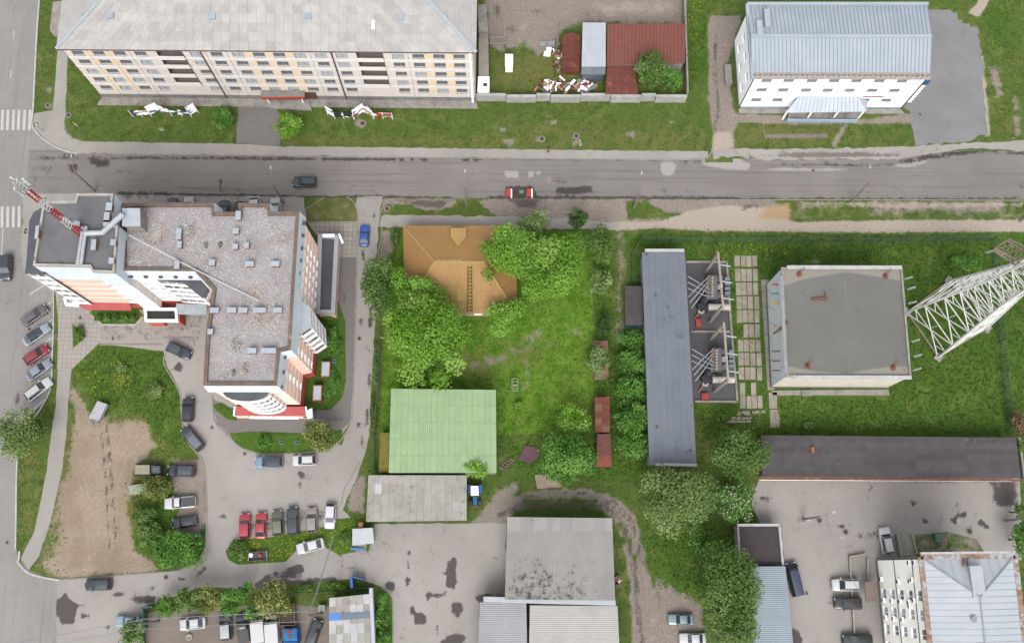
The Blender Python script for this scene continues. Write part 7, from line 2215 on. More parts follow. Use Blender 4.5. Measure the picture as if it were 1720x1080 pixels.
# ------------------------------------------------------------------ pedestrian
def person(px, py):
    b = P(px, py)
    t = thing('person', 'person in a pink-red top and dark trousers walking on the north pavement', 'person', b)
    def skin(name, verts, edges, radii, mat, root=0):
        me = bpy.data.meshes.new(name)
        me.from_pydata(verts, edges, []); me.materials.append(mat)
        o = link(name, me, t)
        m = o.modifiers.new('skin', 'SKIN')
        for v, r in zip(me.skin_vertices[0].data if me.skin_vertices else [], radii): v.radius = r
        o.modifiers.new('sub', 'SUBSURF').levels = 1
        return o
    ms_, mt, mj = plain('skin_tone', C(214, 170, 150), .6), plain('trousers_dark', C(60, 56, 70), .8), plain('top_pink_red', C(214, 70, 90), .8)
    mh_ = plain('hair_brown', C(84, 62, 50), .8)
    # one continuous body
    body = MB()
    body.tube([(0, .10, 0.0), (0.12, .10, .02)], .05, 6)
    rings = [((0, 0, .86), .17, .12), ((0, 0, 1.0), .16, .11), ((0, 0, 1.2), .17, .12), ((0, 0, 1.38), .19, .11), ((0, 0, 1.46), .10, .07), ((0, 0, 1.52), .055, .055), ((.02, 0, 1.58), .085, .075), ((.02, 0, 1.67), .1, .085), ((.01, 0, 1.75), .07, .065)]
    n = 10
    pts, fs = [], []
    for (c, rx, ry) in rings:
        pts += [(c[0]+ry*math.cos(2*math.pi*i/n), c[1]+rx*math.sin(2*math.pi*i/n), c[2]) for i in range(n)]
    for k in range(len(rings)-1):
        for i in range(n): fs.append((k*n+i, k*n+(i+1) % n, (k+1)*n+(i+1) % n, (k+1)*n+i))
    fs += [tuple(range(n-1, -1, -1)), tuple(range((len(rings)-1)*n, len(rings)*n))]
    bm = MB().add(pts, fs)
    for s, fx in ((1, .22), (-1, -.2)):
        bm.tube([(0, s*.09, .9), (fx*.6, s*.09, .48), (fx, s*.09, .06)], .085, 8, .05)
        bm.tube([(fx-.06, s*.09, .05), (fx+.18, s*.09, .04)], .05, 6, .04)
        bm.tube([(0, s*.2, 1.38), (-fx*.4, s*.25, 1.12), (-fx*.2+.1, s*.25, .9)], .05, 8, .035)
        for q in range(4):
            bm.tube([(-fx*.2+.1+q*.012, s*.25+(q-1.5)*.02, .9), (-fx*.2+.13, s*.25+(q-1.5)*.02, .8-.006*abs(q-1.5))], .011, 5, .009)
        bm.tube([(-fx*.2+.12, s*.23, .88), (-fx*.2+.17, s*.21, .83)], .012, 5, .01)
    bm.tube([(.1, 0, 1.64), (.125, 0, 1.62)], .015, 5)
    me = bpy.data.meshes.new('body'); me.from_pydata(bm.v, [], bm.f); me.materials.append(ms_)
    for p in me.polygons: p.use_smooth = True
    o = link('body', me, t)
    def cloth(name, m, build):
        c = MB(); build(c)
        me = bpy.data.meshes.new(name); me.from_pydata(c.v, [], c.f); me.materials.append(m)
        for p in me.polygons: p.use_smooth = True
        return link(name, me, t)
    def jacket(c):
        pts, fs = [], []
        rr = [((0, 0, .84), .2, .15), ((0, 0, 1.0), .19, .14), ((0, 0, 1.2), .2, .15), ((0, 0, 1.38), .22, .14), ((0, 0, 1.47), .1, .08)]
        for (q, rx, ry) in rr: pts.extend([(q[0]+ry*math.cos(2*math.pi*i/n), q[1]+rx*math.sin(2*math.pi*i/n), q[2]) for i in range(n)])
        for k in range(len(rr)-1):
            for i in range(n): fs.append((k*n+i, k*n+(i+1) % n, (k+1)*n+(i+1) % n, (k+1)*n+i))
        c.add(pts, fs)
        for s, fx in ((1, .22), (-1, -.2)): c.tube([(0, s*.19, 1.39), (-fx*.4, s*.25, 1.12), (-fx*.2+.1, s*.25, .94)], .075, 8, .055)
    cloth('jacket', mj, jacket)
    cloth('trousers', mt, lambda c: [c.tube([(0, s*.09, .92), (fx*.6, s*.09, .48), (fx, s*.09, .1)], .105, 8, .07) for s, fx in ((1, .22), (-1, -.2))])
    cloth('hair', mh_, lambda c: c.lathe((.0, 0, 0), ((.1, 1.64), (.115, 1.7), (.09, 1.77), (.03, 1.79)), 10))
    t.rotation_euler = (0, 0, math.pi)
    return t
person(921, 256)
# ------------------------------------------------------------------ vehicles
M_TYRE = plain('tyre_black', (0.02, 0.02, 0.02, 1), .8)
M_RIM = plain('rim_alloy', (0.45, 0.45, 0.47, 1), .35, .7)
M_CGLASS = plain('car_glass', (0.025, 0.03, 0.035, 1), .06, 0, .9)
M_HEAD = plain('headlight_glass', (0.34, 0.36, 0.39, 1), .15)
M_TAIL = plain('taillight_red', (0.4, 0.02, 0.02, 1), .25)
M_TRIM = plain('black_trim', (0.03, 0.03, 0.03, 1), .6)
PAINT = {}
def paint(r, g, b):
    k = (r, g, b)
    if k not in PAINT:
        m, nt, bs = newmat('car_paint_%d_%d_%d' % k)
        v = coords(nt)
        n1 = noise(nt, v, 2.5, 4, .6)
        c = C(r, g, b)
        nt.links.new(mix(nt, tuple(x*.86 for x in c[:3])+(1,), tuple(min(.86, x*1.05) for x in c[:3])+(1,), n1), bs.inputs['Base Color'])
        bs.inputs['Roughness'].default_value = .34
        bs.inputs['Coat Weight'].default_value = .5
        bs.inputs['Coat Roughness'].default_value = .12
        PAINT[k] = m
    return PAINT[k]
# kind: L, W, H, greenhouse (xb0, xt0, xt1, xb1), belt height, nose height
KINDS = {'sedan': (4.5, 1.76, 1.45, (-.41, -.24, .05, .23), .92, .78), 'hatch': (4.1, 1.74, 1.5, (-.485, -.36, .06, .25), .95, .82),
         'suv': (4.6, 1.88, 1.74, (-.485, -.42, .06, .24), 1.08, 1.0), 'old': (4.3, 1.64, 1.42, (-.37, -.22, .05, .19), .90, .84),
         'van': (5.0, 1.95, 2.1, (-.49, -.47, .24, .42), 1.15, 1.0), 'pickup': (5.2, 1.86, 1.75, (-.07, -.02, .13, .25), 1.05, .98),
         'wagon': (4.6, 1.78, 1.52, (-.485, -.40, .05, .23), .94, .80)}
CM = {}
def car_meshes(kind):
    if kind in CM: return CM[kind]
    L, W, H, (xb0, xt0, xt1, xb1), zb, zn = KINDS[kind]
    hw = W/2
    out = {}
    def mesh(name, mb, smooth=True):
        me = bpy.data.meshes.new('car_'+kind+'_'+name); me.from_pydata(mb.v, [], mb.f); me.materials.append(M_TRIM)
        if smooth: me.polygons.foreach_set('use_smooth', [True]*len(me.polygons))
        out[name] = me
    # lower body loft
    ztail = zb-.04 if kind in ('sedan', 'old') else zb
    st = [(-.5, .78, zb-.22), (-.488, .92, ztail-.06), (-.44, .98, ztail), (-.3, 1.0, zb), (-.05, 1.0, zb+.01), (.15, 1.0, zb), (xb1+.01, 1.0, zb-.01), (.36, .97, (zb+zn)/2+.03), (.44, .93, zn), (.485, .84, zn-.1), (.5, .7, zn-.22)]
    if kind == 'old': st = [(-.5, .9, zb-.14), (-.49, .96, ztail-.02), (-.44, .98, ztail), (-.3, 1, zb), (0, 1, zb), (.15, 1, zb), (xb1+.01, 1, zb-.01), (.36, .99, zb-.04), (.46, .97, zn), (.492, .94, zn-.04), (.5, .9, zn-.14)]
    pts, fs, n = [], [], 12
    for x, w, zt in st:
        h = hw*w; X = x*L
        ring = [(.25, h*.86), (.42, h*.99), (zt-.16, h), (zt-.05, h*.96), (zt, h*.84), (zt+.025, h*.45)]
        pts += [(X, y, z) for z, y in ring]+[(X, -y, z) for z, y in reversed(ring)]
    for k in range(len(st)-1):
        for i in range(n):
            fs.append((k*n+i, (k+1)*n+i, (k+1)*n+(i+1) % n, k*n+(i+1) % n))
    fs += [tuple(range(n)), tuple(range((len(st)-1)*n+n-1, (len(st)-1)*n-1, -1))]
    mesh('body', MB().add(pts, fs))
    # cabin shell
    wb, wt = hw*.90, hw*.70
    zr = H
    B0, B1, T0, T1 = xb0*L, xb1*L, xt0*L, xt1*L
    zc = zb-.02
    cab = MB()
    cb = [(B0, -wb, zc), (B1, -wb*.94, zc), (B1, wb*.94, zc), (B0, wb, zc)]
    ct = [(T0, -wt, zr-.05), (T1, -wt, zr-.05), (T1, wt, zr-.05), (T0, wt, zr-.05)]
    cab.prism([Vector(p) for p in cb], [Vector(p) for p in ct])
    mesh('cabin', cab, False)
    # roof panel, slightly crowned
    rf = MB(); pp = []; ff = []
    nu, nv_ = 4, 4
    for i in range(nu+1):
        for j in range(nv_+1):
            u, v = i/nu, j/nv_
            x = T0-.03+(T1-T0+.06)*u; y = (-1+2*v)*(wt+.02)
            z = zr-.05+.07*(1-(2*u-1)**4)*(1-(2*v-1)**2)+.012
            pp.append((x, y, z))
    for i in range(nu):
        for j in range(nv_):
            a = i*(nv_+1)+j; ff.append((a, a+nv_+1, a+nv_+2, a+1))
    mesh('roof', rf.add(pp, ff))
    def pane(a, b, c, d, ins=.1, off=.02):
        a, b, c, d = map(Vector, (a, b, c, d))
        m = (a+b+c+d)/4
        nr = (b-a).cross(d-a).normalized()
        if nr.dot(m-Vector((0, 0, .8))) < 0: nr = -nr
        q = [p.lerp(m, ins)+nr*off for p in (a, b, c, d)]
        return MB().prism([Vector(p)-nr*.012 for p in q], q) if False else MB().add(q, ((0, 1, 2, 3),))
    mesh('windshield', pane(cb[1], cb[2], ct[2], ct[1], .08), False)
    mesh('rear_window', pane(cb[0], cb[3], ct[3], ct[0], .10), False)
    mesh('side_l', pane(cb[3], cb[2], ct[2], ct[3], .12), False)
    mesh('side_r', pane(cb[0], cb[1], ct[1], ct[0], .12), False)
    wr = .32 if kind not in ('suv', 'pickup', 'van') else .37
    prof = [(wr*.55, -.1), (wr*.9, -.11), (wr, -.07), (wr, .07), (wr*.9, .11), (wr*.55, .1)]
    w = MB(); k_ = 14
    pts, fs = [], []
    for r, y in prof: pts += [(r*math.cos(2*math.pi*i/k_), y, r*math.sin(2*math.pi*i/k_)) for i in range(k_)]
    for a in range(len(prof)-1):
        for i in range(k_): fs.append((a*k_+i, (a+1)*k_+i, (a+1)*k_+(i+1) % k_, a*k_+(i+1) % k_))
    mesh('tyre', w.add(pts, fs))
    r_ = MB(); pts = [(wr*.6*math.cos(2*math.pi*i/10), .105, wr*.6*math.sin(2*math.pi*i/10)) for i in range(10)]+[(wr*.6*math.cos(2*math.pi*i/10), -.105, wr*.6*math.sin(2*math.pi*i/10)) for i in range(10)]
    mesh('rim', r_.add(pts, (tuple(range(10)), tuple(range(19, 9, -1)))), False)
    mesh('lamp', MB().box((0, 0, 0), (.1, .34, .14)), False)
    mesh('mirror', MB().box((0, 0, 0), (.16, .22, .14)), False)
    mesh('rail', MB().beam((T0, 0, 0), (T1, 0, 0), .06, .06), False)
    CM[kind] = (out, wr)
    return CM[kind]

def car(front, rear, kind, col, label, roofcol=None, name=None, rails=False, tail=M_TAIL, group=None, glass=None, z=0.0):
    L, W, H, gh, zb, zn = KINDS[kind]
    ms_, wr = car_meshes(kind)
    f, r = P(*front, .8), P(*rear, .8)
    c = (f+r)/2
    ang = math.atan2(f.y-r.y, f.x-r.x)
    nm = {'van': 'van', 'pickup': 'pickup_truck', 'suv': 'suv'}.get(kind, 'car')
    t = thing(name or nm, label, {'van': 'van', 'pickup': 'pickup', 'suv': 'suv'}.get(kind, 'car'), (c.x, c.y, z), group, ang)
    sc = max(.86, min(1.12, ((f-r).length)/L))
    t.scale = (sc, 1.0, 1.0)
    pc = paint(*col)
    def put(name, key, mat, loc=(0, 0, 0), rot=0.0, parent=None):
        o = link(name, ms_[key], parent or t)
        o.location = loc
        o.rotation_euler = (0, 0, rot)
        o.material_slots[0].link = 'OBJECT'; o.material_slots[0].material = mat
        return o
    put('body', 'body', pc)
    cab = put('cabin', 'cabin', pc)
    put('roof', 'roof', paint(*roofcol) if roofcol else pc)
    put('windshield', 'windshield', glass or M_CGLASS); put('rear_window', 'rear_window', M_CGLASS)
    put('side_window', 'side_l', M_CGLASS); put('side_window', 'side_r', M_CGLASS)
    for sx in (.31, -.30):
        for sy in (1, -1):
            w = put('wheel', 'tyre', M_TYRE, (sx*L, sy*(W/2-.12), wr))
            put('rim', 'rim', M_RIM, (0, 0, 0), 0, w)
    for sy in (1, -1):
        put('headlight', 'lamp', M_HEAD, (L*.475, sy*W*.33, zn-.12))
        put('tail_light', 'lamp', tail, (-L*.485, sy*W*.36, zb-.16))
        put('mirror', 'mirror', pc if kind != 'old' else M_TRIM, (gh[3]*L-.25, sy*(W/2+.06), zb+.02))
        if rails: put('roof_rail', 'rail', M_TRIM, (0, sy*(W*.33), H-.0))
    if kind == 'pickup':
        c0, c1 = -L*.49, -L*.08
        bedm = MB().box(((c0+c1)/2, 0, zb+.03), (c1-c0, W*.8, .06))
        me = bpy.data.meshes.new('bed_cover'); me.from_pydata(bedm.v, [], bedm.f); me.materials.append(M_TRIM)
        link('bed_cover', me, t)
    return t

MAUVE, SILV, RED, LSIL, WHITE_, BLACK, DBLUE = (116, 104, 108), (176, 186, 196), (160, 44, 60), (160, 166, 182), (240, 240, 242), (44, 50, 58), (40, 54, 84)
car((78, 516), (37, 543), 'sedan', MAUVE, 'mauve-grey sedan, topmost of the five cars parked aslant on the avenue')
car((82, 547), (39, 576), 'sedan', SILV, 'pale silver sedan with dark roof below the mauve one on the avenue', (52, 58, 66))
car((80, 583), (41, 608), 'hatch', RED, 'dark red hatchback in the middle of the slanted avenue row')
car((85, 607), (44, 635), 'sedan', LSIL, 'lilac-silver sedan below the red hatchback in the slanted row')
car((85, 638), (43, 669), 'wagon', WHITE_, 'white estate car, lowest in the slanted avenue row', rails=True)
car((9, 471), (11, 428), 'suv', (58, 66, 72), 'dark grey car driving on the avenue at the left edge')
car((491, 306), (532, 306), 'suv', (58, 74, 80), 'dark teal SUV driving on the main road', rails=True)
car((613, 380), (611, 412), 'old', (34, 92, 186), 'bright blue small car on the driveway by the slab walk')
car((320, 598), (281, 580), 'wagon', DBLUE, 'dark blue estate parked by the courtyard lawn near the rubble-roof building', (74, 84, 100), rails=True)
car((317, 667), (315, 708), 'suv', (40, 48, 54), 'black car at the courtyard kerb above the slanted dark SUV')
car((308, 718), (338, 754), 'wagon', (58, 62, 70), 'dark estate with grey roof standing slanted at the courtyard kerb', (120, 128, 142))
car((281, 790), (328, 791), 'suv', (42, 48, 56), 'black SUV parked on the bare earth beside the old truck', (70, 78, 92))
car((276, 846), (329, 842), 'pickup', WHITE_, 'white pickup with black bed cover on the earth parking')
car((289, 880), (331, 873), 'hatch', (42, 48, 54), 'black hatchback below the white pickup')
car((336, 903), (298, 906), 'old', (30, 92, 170), 'blue car half hidden under the bush at the courtyard corner', (180, 170, 120))
car((428, 777), (475, 776), 'suv', (138, 172, 196), 'light blue SUV with dark roof parked beside the shop-end bed', (62, 68, 80))
car((491, 774), (531, 772), 'hatch', WHITE_, 'white hatchback with dark windows parked beside the olive tree', rails=True)
car((411, 862), (411, 904), 'wagon', (196, 50, 74), 'crimson estate, leftmost in the courtyard row')
car((439, 860), (437, 905), 'sedan', (196, 62, 66), 'red sedan with sunroof, second in the courtyard row')
car((465, 857), (467, 899), 'wagon', (104, 110, 86), 'olive green estate in the courtyard row', (124, 132, 104))
car((491, 851), (493, 898), 'suv', (62, 66, 74), 'dark charcoal SUV in the middle of the courtyard row')
car((523, 852), (524, 894), 'wagon', (168, 160, 160), 'beige-grey estate right of the charcoal SUV')
car((553, 888), (556, 845), 'hatch', (242, 240, 246), 'white hatchback, rightmost in the courtyard row')
car((498, 923), (544, 911), 'sedan', WHITE_, 'white sedan parked alone on the flowery grass strip')
car((142, 982), (187, 981), 'wagon', (46, 52, 56), 'dark car driving on the lower street', (60, 70, 86))
car((196, 1043), (232, 1043), 'old', (166, 190, 204), 'pale blue car partly under the shrub by the green gate')
car((301, 1050), (345, 1045), 'sedan', WHITE_, 'white sedan parked in the car lot under the tree row')
car((378, 1034), (380, 1071), 'suv', (70, 76, 84), 'SUV with pale grey roof beside the white sedan in the car lot', (206, 208, 214))
car((406, 1035), (410, 1073), 'pickup', (70, 70, 80), 'dark grey pickup in the car lot between the pale-roofed SUV and white vans')
car((535, 1040), (519, 1086), 'wagon', (60, 70, 76), 'dark grey-green car slanted in the car lot beside the patchwork shed')
car((1122, 1040), (1165, 1040), 'old', (140, 164, 172), 'old grey-blue sedan on the bare earth by the tall tree')
car((1141, 1072), (1186, 1072), 'old', (226, 228, 230), 'white old sedan at the bottom edge below the grey-blue one')
car((1327, 944), (1341, 1001), 'van', (44, 58, 92), 'dark blue van parked along the blue-grey hall')
car((1484, 885), (1493, 930), 'suv', WHITE_, 'white SUV parked beside the ramp of the corner office', rails=True)
car((1397, 982), (1443, 982), 'suv', WHITE_, 'white SUV in the service yard above the dark maroon one', rails=True)
car((1401, 1013), (1448, 1013), 'suv', (62, 52, 56), 'dark maroon SUV in the service yard below the white one', rails=True)
car((1415, 1075), (1466, 1075), 'suv', (40, 50, 46), 'dark green SUV at the bottom edge of the service yard')
for i, (x, y, cc, kd, lb) in enumerate(((289, 341, (70, 76, 82), 'hatch', 'dark car behind the tall building, leftmost of the hidden row'), (317, 340, (206, 214, 222), 'hatch', 'pale silver car behind the tall building, second of the hidden row'), (376, 346, (62, 74, 84), 'suv', 'dark blue-grey car visible in the roof notch of the tall building'), (401, 347, (54, 54, 58), 'sedan', 'black car beside the notch behind the tall building'), (428, 341, WHITE_, 'van', 'white van behind the rubble roof of the tall building'), (462, 342, (224, 228, 230), 'hatch', 'white car behind the north-east end of the tall building'))):
    car((x, y-10), (x+1, y+28), kd, cc, lb)

def van_box(front, rear, label, w=2.0, h=2.3, cab=None, name='box_van'):
    f, r = P(*front, 1.2), P(*rear, 1.2)
    L = (f-r).length; c = (f+r)/2; ang = math.atan2(f.y-r.y, f.x-r.x)
    t = thing(name, label, 'van', (c.x, c.y, 0), None, ang)
    m = paint(238, 238, 240)
    def put(nm, mb, mat):
        me = bpy.data.meshes.new(nm); me.from_pydata(mb.v, [], mb.f); me.materials.append(mat); return link(nm, me, t)
    put('cargo_box', MB().box((-L*.14, 0, .5+h/2-.2), (L*.7, w, h-.4)), m)
    put('roof', MB().box((-L*.14, 0, h+.13), (L*.7, w-.06, .05)), m)
    prof = [(L*.21, .45), (L*.5, .5), (L*.5, 1.0), (L*.40, 1.2), (L*.28, h-.35), (L*.21, h-.3)]
    put('cab', MB().prism([Vector((x, -w*.46, z)) for x, z in prof], [Vector((x, w*.46, z)) for x, z in prof]), cab or m)
    put('windshield', MB().add([(L*.40+.02, -w*.42, 1.22), (L*.40+.02, w*.42, 1.22), (L*.285+.02, w*.38, h-.38), (L*.285+.02, -w*.38, h-.38)], ((0, 1, 2, 3),)), M_CGLASS)
    for sx in (.32, -.32):
        for sy in (1, -1):
            k = 12; pts = [(sx*L+.36*math.cos(6.2832*i/k), sy*(w/2-.02-d), .36+.36*math.sin(6.2832*i/k)) for d in (0, .22) for i in range(k)]
            put('wheel', MB().add(pts, [tuple(range(k)), tuple(range(2*k-1, k-1, -1))]+[(i, k+i, k+(i+1) % k, (i+1) % k) for i in range(k)]), M_TYRE)
    return t
van_box((432, 1030), (436, 1079), 'white box van, left of the white pair in the car lot')
van_box((456, 1034), (459, 1080), 'white box van, right of the white pair in the car lot')

def lorry():
    c = P(486, 1060)
    t = thing('flatbed_lorry', 'blue-cabbed old lorry with empty brown frame bed under the flowering tree', 'lorry', c)
    mb_, mbl = surf('bed_brown', C(110, 84, 74), C(90, 70, 62), 1, .9), surf('cab_blue', C(48, 132, 206), C(40, 112, 180), 1, .5)
    a = PP([(471, 1050), (497, 1049), (495, 1014), (470, 1016)], 1.1)
    MB().prism(a, [p+UP*.15 for p in a]).build('bed', mb_, t)
    for i in range(4):
        p, q = a[i], a[(i+1) % 4]
        MB().beam(p+UP*.4, q+UP*.4, .1, .6).build('side_board', M_OLDWOOD, t)
    q = PP([(475, 1078), (502, 1077), (500, 1053), (474, 1054)], 2.0)
    MB().prism(at_z(offset_poly(ccw(q), .05), .6), at_z(offset_poly(ccw(q), -.15), 2.3)).build('cab', mbl, t)
    MB().prism(at_z(offset_poly(ccw(q), -.3), 2.31), at_z(offset_poly(ccw(q), -.4), 2.4)).build('cab_roof', mbl, t)
    c2 = P(485, 1060, 2.4); MB().box((c2.x, c2.y, 2.42), (1.0, .5, .06)).build('roof_hatch', M_RUST, t)
    c2 = P(488, 1068, 2.4); MB().box((c2.x, c2.y, 2.42), (.8, .5, .06)).build('dark_vent', M_TRIM, t)
    q = PP([(478, 1090), (501, 1090), (501, 1078), (476, 1078)], 1.2)
    MB().prism(at_z(q, .5), at_z(q, 1.3)).build('bonnet', mbl, t)
    for x, y in ((473, 1028), (495, 1028), (476, 1080), (501, 1080)):
        p = P(x, y, .5); MB().tube([p-Vector((.15, 0, 0)), p+Vector((.15, 0, 0))], .5, 12).build('wheel', M_TYRE, t)
lorry()
def old_truck():
    t = thing('old_truck', 'old dark truck with beige tarpaulin bed left of the black SUV', 'truck', P(247, 789))
    tarp = surf('beige_tarp', C(184, 178, 156), C(164, 158, 136), 1, .9)
    q = ccw(PP([(226, 797), (252, 797), (252, 780), (227, 780)], 2.2))
    solid('bed', q, .7, 2.0, M_TDARK, t); solid('tarpaulin', offset_poly(q, -.08), 2.0, 2.25, tarp, t)
    q = ccw(PP([(253, 797), (271, 796), (271, 781), (253, 780)], 1.8))
    MB().prism(at_z(q, .6), at_z(offset_poly(q, -.15), 1.9)).build('cab', paint(70, 78, 92), t)
    MB().prism(at_z(offset_poly(q, -.35), 1.9), at_z(offset_poly(q, -.4), 1.97)).build('cab_roof', paint(92, 102, 118), t)
    for x, y in ((232, 780), (232, 797), (264, 780), (264, 797)):
        p = P(x, y, .45); MB().tube([p-Vector((0, .12, 0)), p+Vector((0, .12, 0))], .45, 12).build('wheel', M_TYRE, t)
old_truck()
def trailer(label, pts, h, mat, hitch, name='trailer'):
    q = ccw(PP(pts, h))
    t = thing(name, label, 'trailer', centroid(at_z(q, 0)))
    solid('box', q, .5, h, mat, t)
    solid('lid', offset_poly(q, .06), h, h+.06, mat, t)
    a, b, tip = P(*hitch[0], .5), P(*hitch[1], .5), P(*hitch[2], .5)
    MB().beam(a, tip, .14).build('drawbar', M_GREYFRAME, t); MB().beam(b, tip, .14).build('drawbar', M_GREYFRAME, t)
    m = centroid(q); d = (q[1]-q[0]).normalized()
    for p in ((q[0]+q[3])/2, (q[1]+q[2])/2):
        p = Vector((p.x, p.y, .32)); dd = (p-Vector((m.x, m.y, .32))).normalized()
        MB().tube([p-dd*.1, p+dd*.12], .32, 12).build('wheel', M_TYRE, t)
trailer('white box trailer standing on the grass edge of the dirt lot', [(150, 702), (166, 706), (179, 679), (164, 674)], 1.5, surf('trailer_white', C(206, 208, 212), C(190, 192, 196), 1, .6), ((151, 703), (164, 707), (156, 717)))
trailer('small trailer under a leaf-strewn pale green tarpaulin', [(218, 831), (247, 826), (245, 812), (216, 816)], 1.3, surf('leafy_tarp', C(196, 206, 190), C(140, 156, 116), 2.5, .9), ((218, 830), (217, 818), (213, 825)))
def cart():
    t = thing('open_cart', 'dark open-topped cart body holding junk on the grass strip', 'cart', P(432, 934))
    q = ccw(PP([(417, 942), (448, 940), (448, 925), (418, 928)], .9))
    solid('floor', q, .3, .4, M_TRIM, t)
    for i in range(4):
        MB().beam(at_z(q, .65)[i], at_z(q, .65)[(i+1) % 4], .12, .6).build('side', M_GREYFRAME if i % 2 else M_TRIM, t)
    c = P(421, 932, .8); MB().lathe((c.x, c.y, .4), ((.2, 0), (.35, .1), (.35, .4), (.2, .5)), 10).build('bucket', M_WHITE, t)
    c = P(437, 933, .8); MB().box((c.x, c.y, .6), (.5, .5, .5), .4).build('red_can', plain('can_red', C(190, 50, 50)), t)
cart()
def tractor():
    b = P(797, 832)
    t = thing('tractor', 'blue tractor with white cab roof beside the slate garage', 'tractor', b)
    bl = surf('tractor_blue', C(52, 124, 190), C(44, 106, 166), 1, .5)
    q = ccw(PP([(791, 832), (804, 832), (803, 816), (791, 816)], 2.5))
    solid('cab', offset_poly(q, -.1), 1.2, 2.4, M_GLASSL, t)
    solid('cab_roof', q, 2.4, 2.55, M_WHITE, t)
    q = ccw(PP([(794, 849), (802, 849), (802, 833), (794, 833)], 1.5))
    MB().prism(at_z(q, .7), at_z(offset_poly(q, -.08), 1.55)).build('bonnet', bl, t)
    for x, y, r, w in ((789, 823, .8, .45), (807, 822, .8, .45), (790.5, 843, .48, .32), (806, 843, .48, .32)):
        p = P(x, y, r)
        wh = MB().tube([p-Vector((w/2, 0, 0)), p+Vector((w/2, 0, 0))], r, 16).build('wheel', M_TYRE, t)
        MB().tube([p-Vector((w/2+.03, 0, 0)), p+Vector((w/2+.03, 0, 0))], r*.5, 12).build('hub', bl, wh)
    for x in (789, 807):
        p = P(x, 821, 1.75); MB().box((p.x, p.y, 1.72), (.6, 1.3, .12)).build('fender', bl, t)
    p = P(798, 851, .8); MB().box((p.x, p.y, .8), (.8, .25, .4)).build('grille', M_RUST, t)
tractor()
# ------------------------------------------------------------------ trees and shrubs
def leaf_mat(name, c1, c2, c3):
    m, nt, b = newmat(name)
    t = attr(nt, 'tint')
    cr = nt.nodes.new('ShaderNodeValToRGB')
    e = cr.color_ramp.elements
    e[0].position = .1; e[0].color = c1; e[1].position = .9; e[1].color = c3
    k = e.new(.5); k.color = c2
    nt.links.new(t, cr.inputs[0])
    nt.links.new(cr.outputs[0], b.inputs['Base Color'])
    b.inputs['Roughness'].default_value = .75
    b.inputs['Specular IOR Level'].default_value = .15
    tr = nt.nodes.new('ShaderNodeBsdfTranslucent')
    nt.links.new(cr.outputs[0], tr.inputs['Color'])
    ms_ = nt.nodes.new('ShaderNodeMixShader'); ms_.inputs[0].default_value = .3
    nt.links.new(b.outputs[0], ms_.inputs[1]); nt.links.new(tr.outputs[0], ms_.inputs[2])
    nt.links.new(ms_.outputs[0], nt.nodes['Material Output'].inputs['Surface'])
    return m
LK = 1.5
LM = {'mid': leaf_mat('leaf_mid', C(76, 106, 46, LK), C(102, 134, 66, LK), C(134, 162, 94, LK)),
      'dark': leaf_mat('leaf_dark', C(44, 72, 32, LK), C(66, 96, 46, LK), C(96, 122, 70, LK)),
      'bright': leaf_mat('leaf_bright', C(92, 138, 34, LK), C(124, 172, 62, LK), C(160, 200, 98, LK)),
      'pale': leaf_mat('leaf_pale', C(92, 118, 56, LK), C(126, 150, 86, LK), C(160, 180, 122, LK)),
      'olive': leaf_mat('leaf_olive', C(92, 104, 48, LK), C(124, 136, 70, LK), C(158, 166, 100, LK)),
      'lush': leaf_mat('leaf_lush', C(72, 114, 42, LK), C(100, 148, 62, LK), C(132, 178, 90, LK)),
      'red': leaf_mat('leaf_reddish', C(104, 80, 60, LK), C(140, 112, 88, LK), C(166, 140, 112, LK))}
M_FLOWERW = plain('white_blossom', C(232, 232, 206), .8)
M_FLOWERY = plain('cream_blossom', C(214, 214, 130), .8)
M_BARK = surf('bark', C(112, 98, 84), C(86, 74, 64), 3, .95)
M_BIRCH = surf('birch_bark', C(200, 194, 184), C(150, 142, 132), 3, .9)

def leaves(n, lobes, size, gen, droop=0.0):
    """leaf quads on the shells of overlapping lobes; returns verts, faces, tint"""
    cs = np.array([l[0] for l in lobes]); rs = np.array([l[1] for l in lobes])
    w = (rs[:, 0]*rs[:, 1])**1.0; w = w/w.sum()
    li = gen.choice(len(lobes), n, p=w)
    d = gen.normal(0, 1, (n, 3)); d /= np.linalg.norm(d, axis=1)[:, None]
    d[:, 2] = np.where(gen.random(n) < .75, np.abs(d[:, 2]), d[:, 2])
    rad = gen.random(n)**.33*(1+.16*np.abs(gen.normal(0, 1, n)))
    ctr = cs[li]+d*rs[li]*rad[:, None]
    nrm = d*np.array([.7, .7, 1.0])+gen.normal(0, .55, (n, 3))+np.array([0, 0, .35])
    nrm /= np.linalg.norm(nrm, axis=1)[:, None]
    a = np.cross(nrm, gen.normal(0, 1, (n, 3))); a /= np.linalg.norm(a, axis=1)[:, None]
    b = np.cross(nrm, a)
    s = size*gen.uniform(.6, 1.3, n)[:, None]
    a = a*s; b = b*s*gen.uniform(.45, .8, n)[:, None]
    bend = nrm*s*.25
    V = np.stack([ctr-a, ctr-b*1.0+bend, ctr+a, ctr+b+bend], 1).reshape(-1, 3)
    F = np.arange(4*n).reshape(n, 4)
    lt = gen.normal(0, .17, len(lobes))
    tint = np.clip(.5+lt[li]+gen.normal(0, .08, n), 0, 1)
    return V, F, np.repeat(tint, 4)

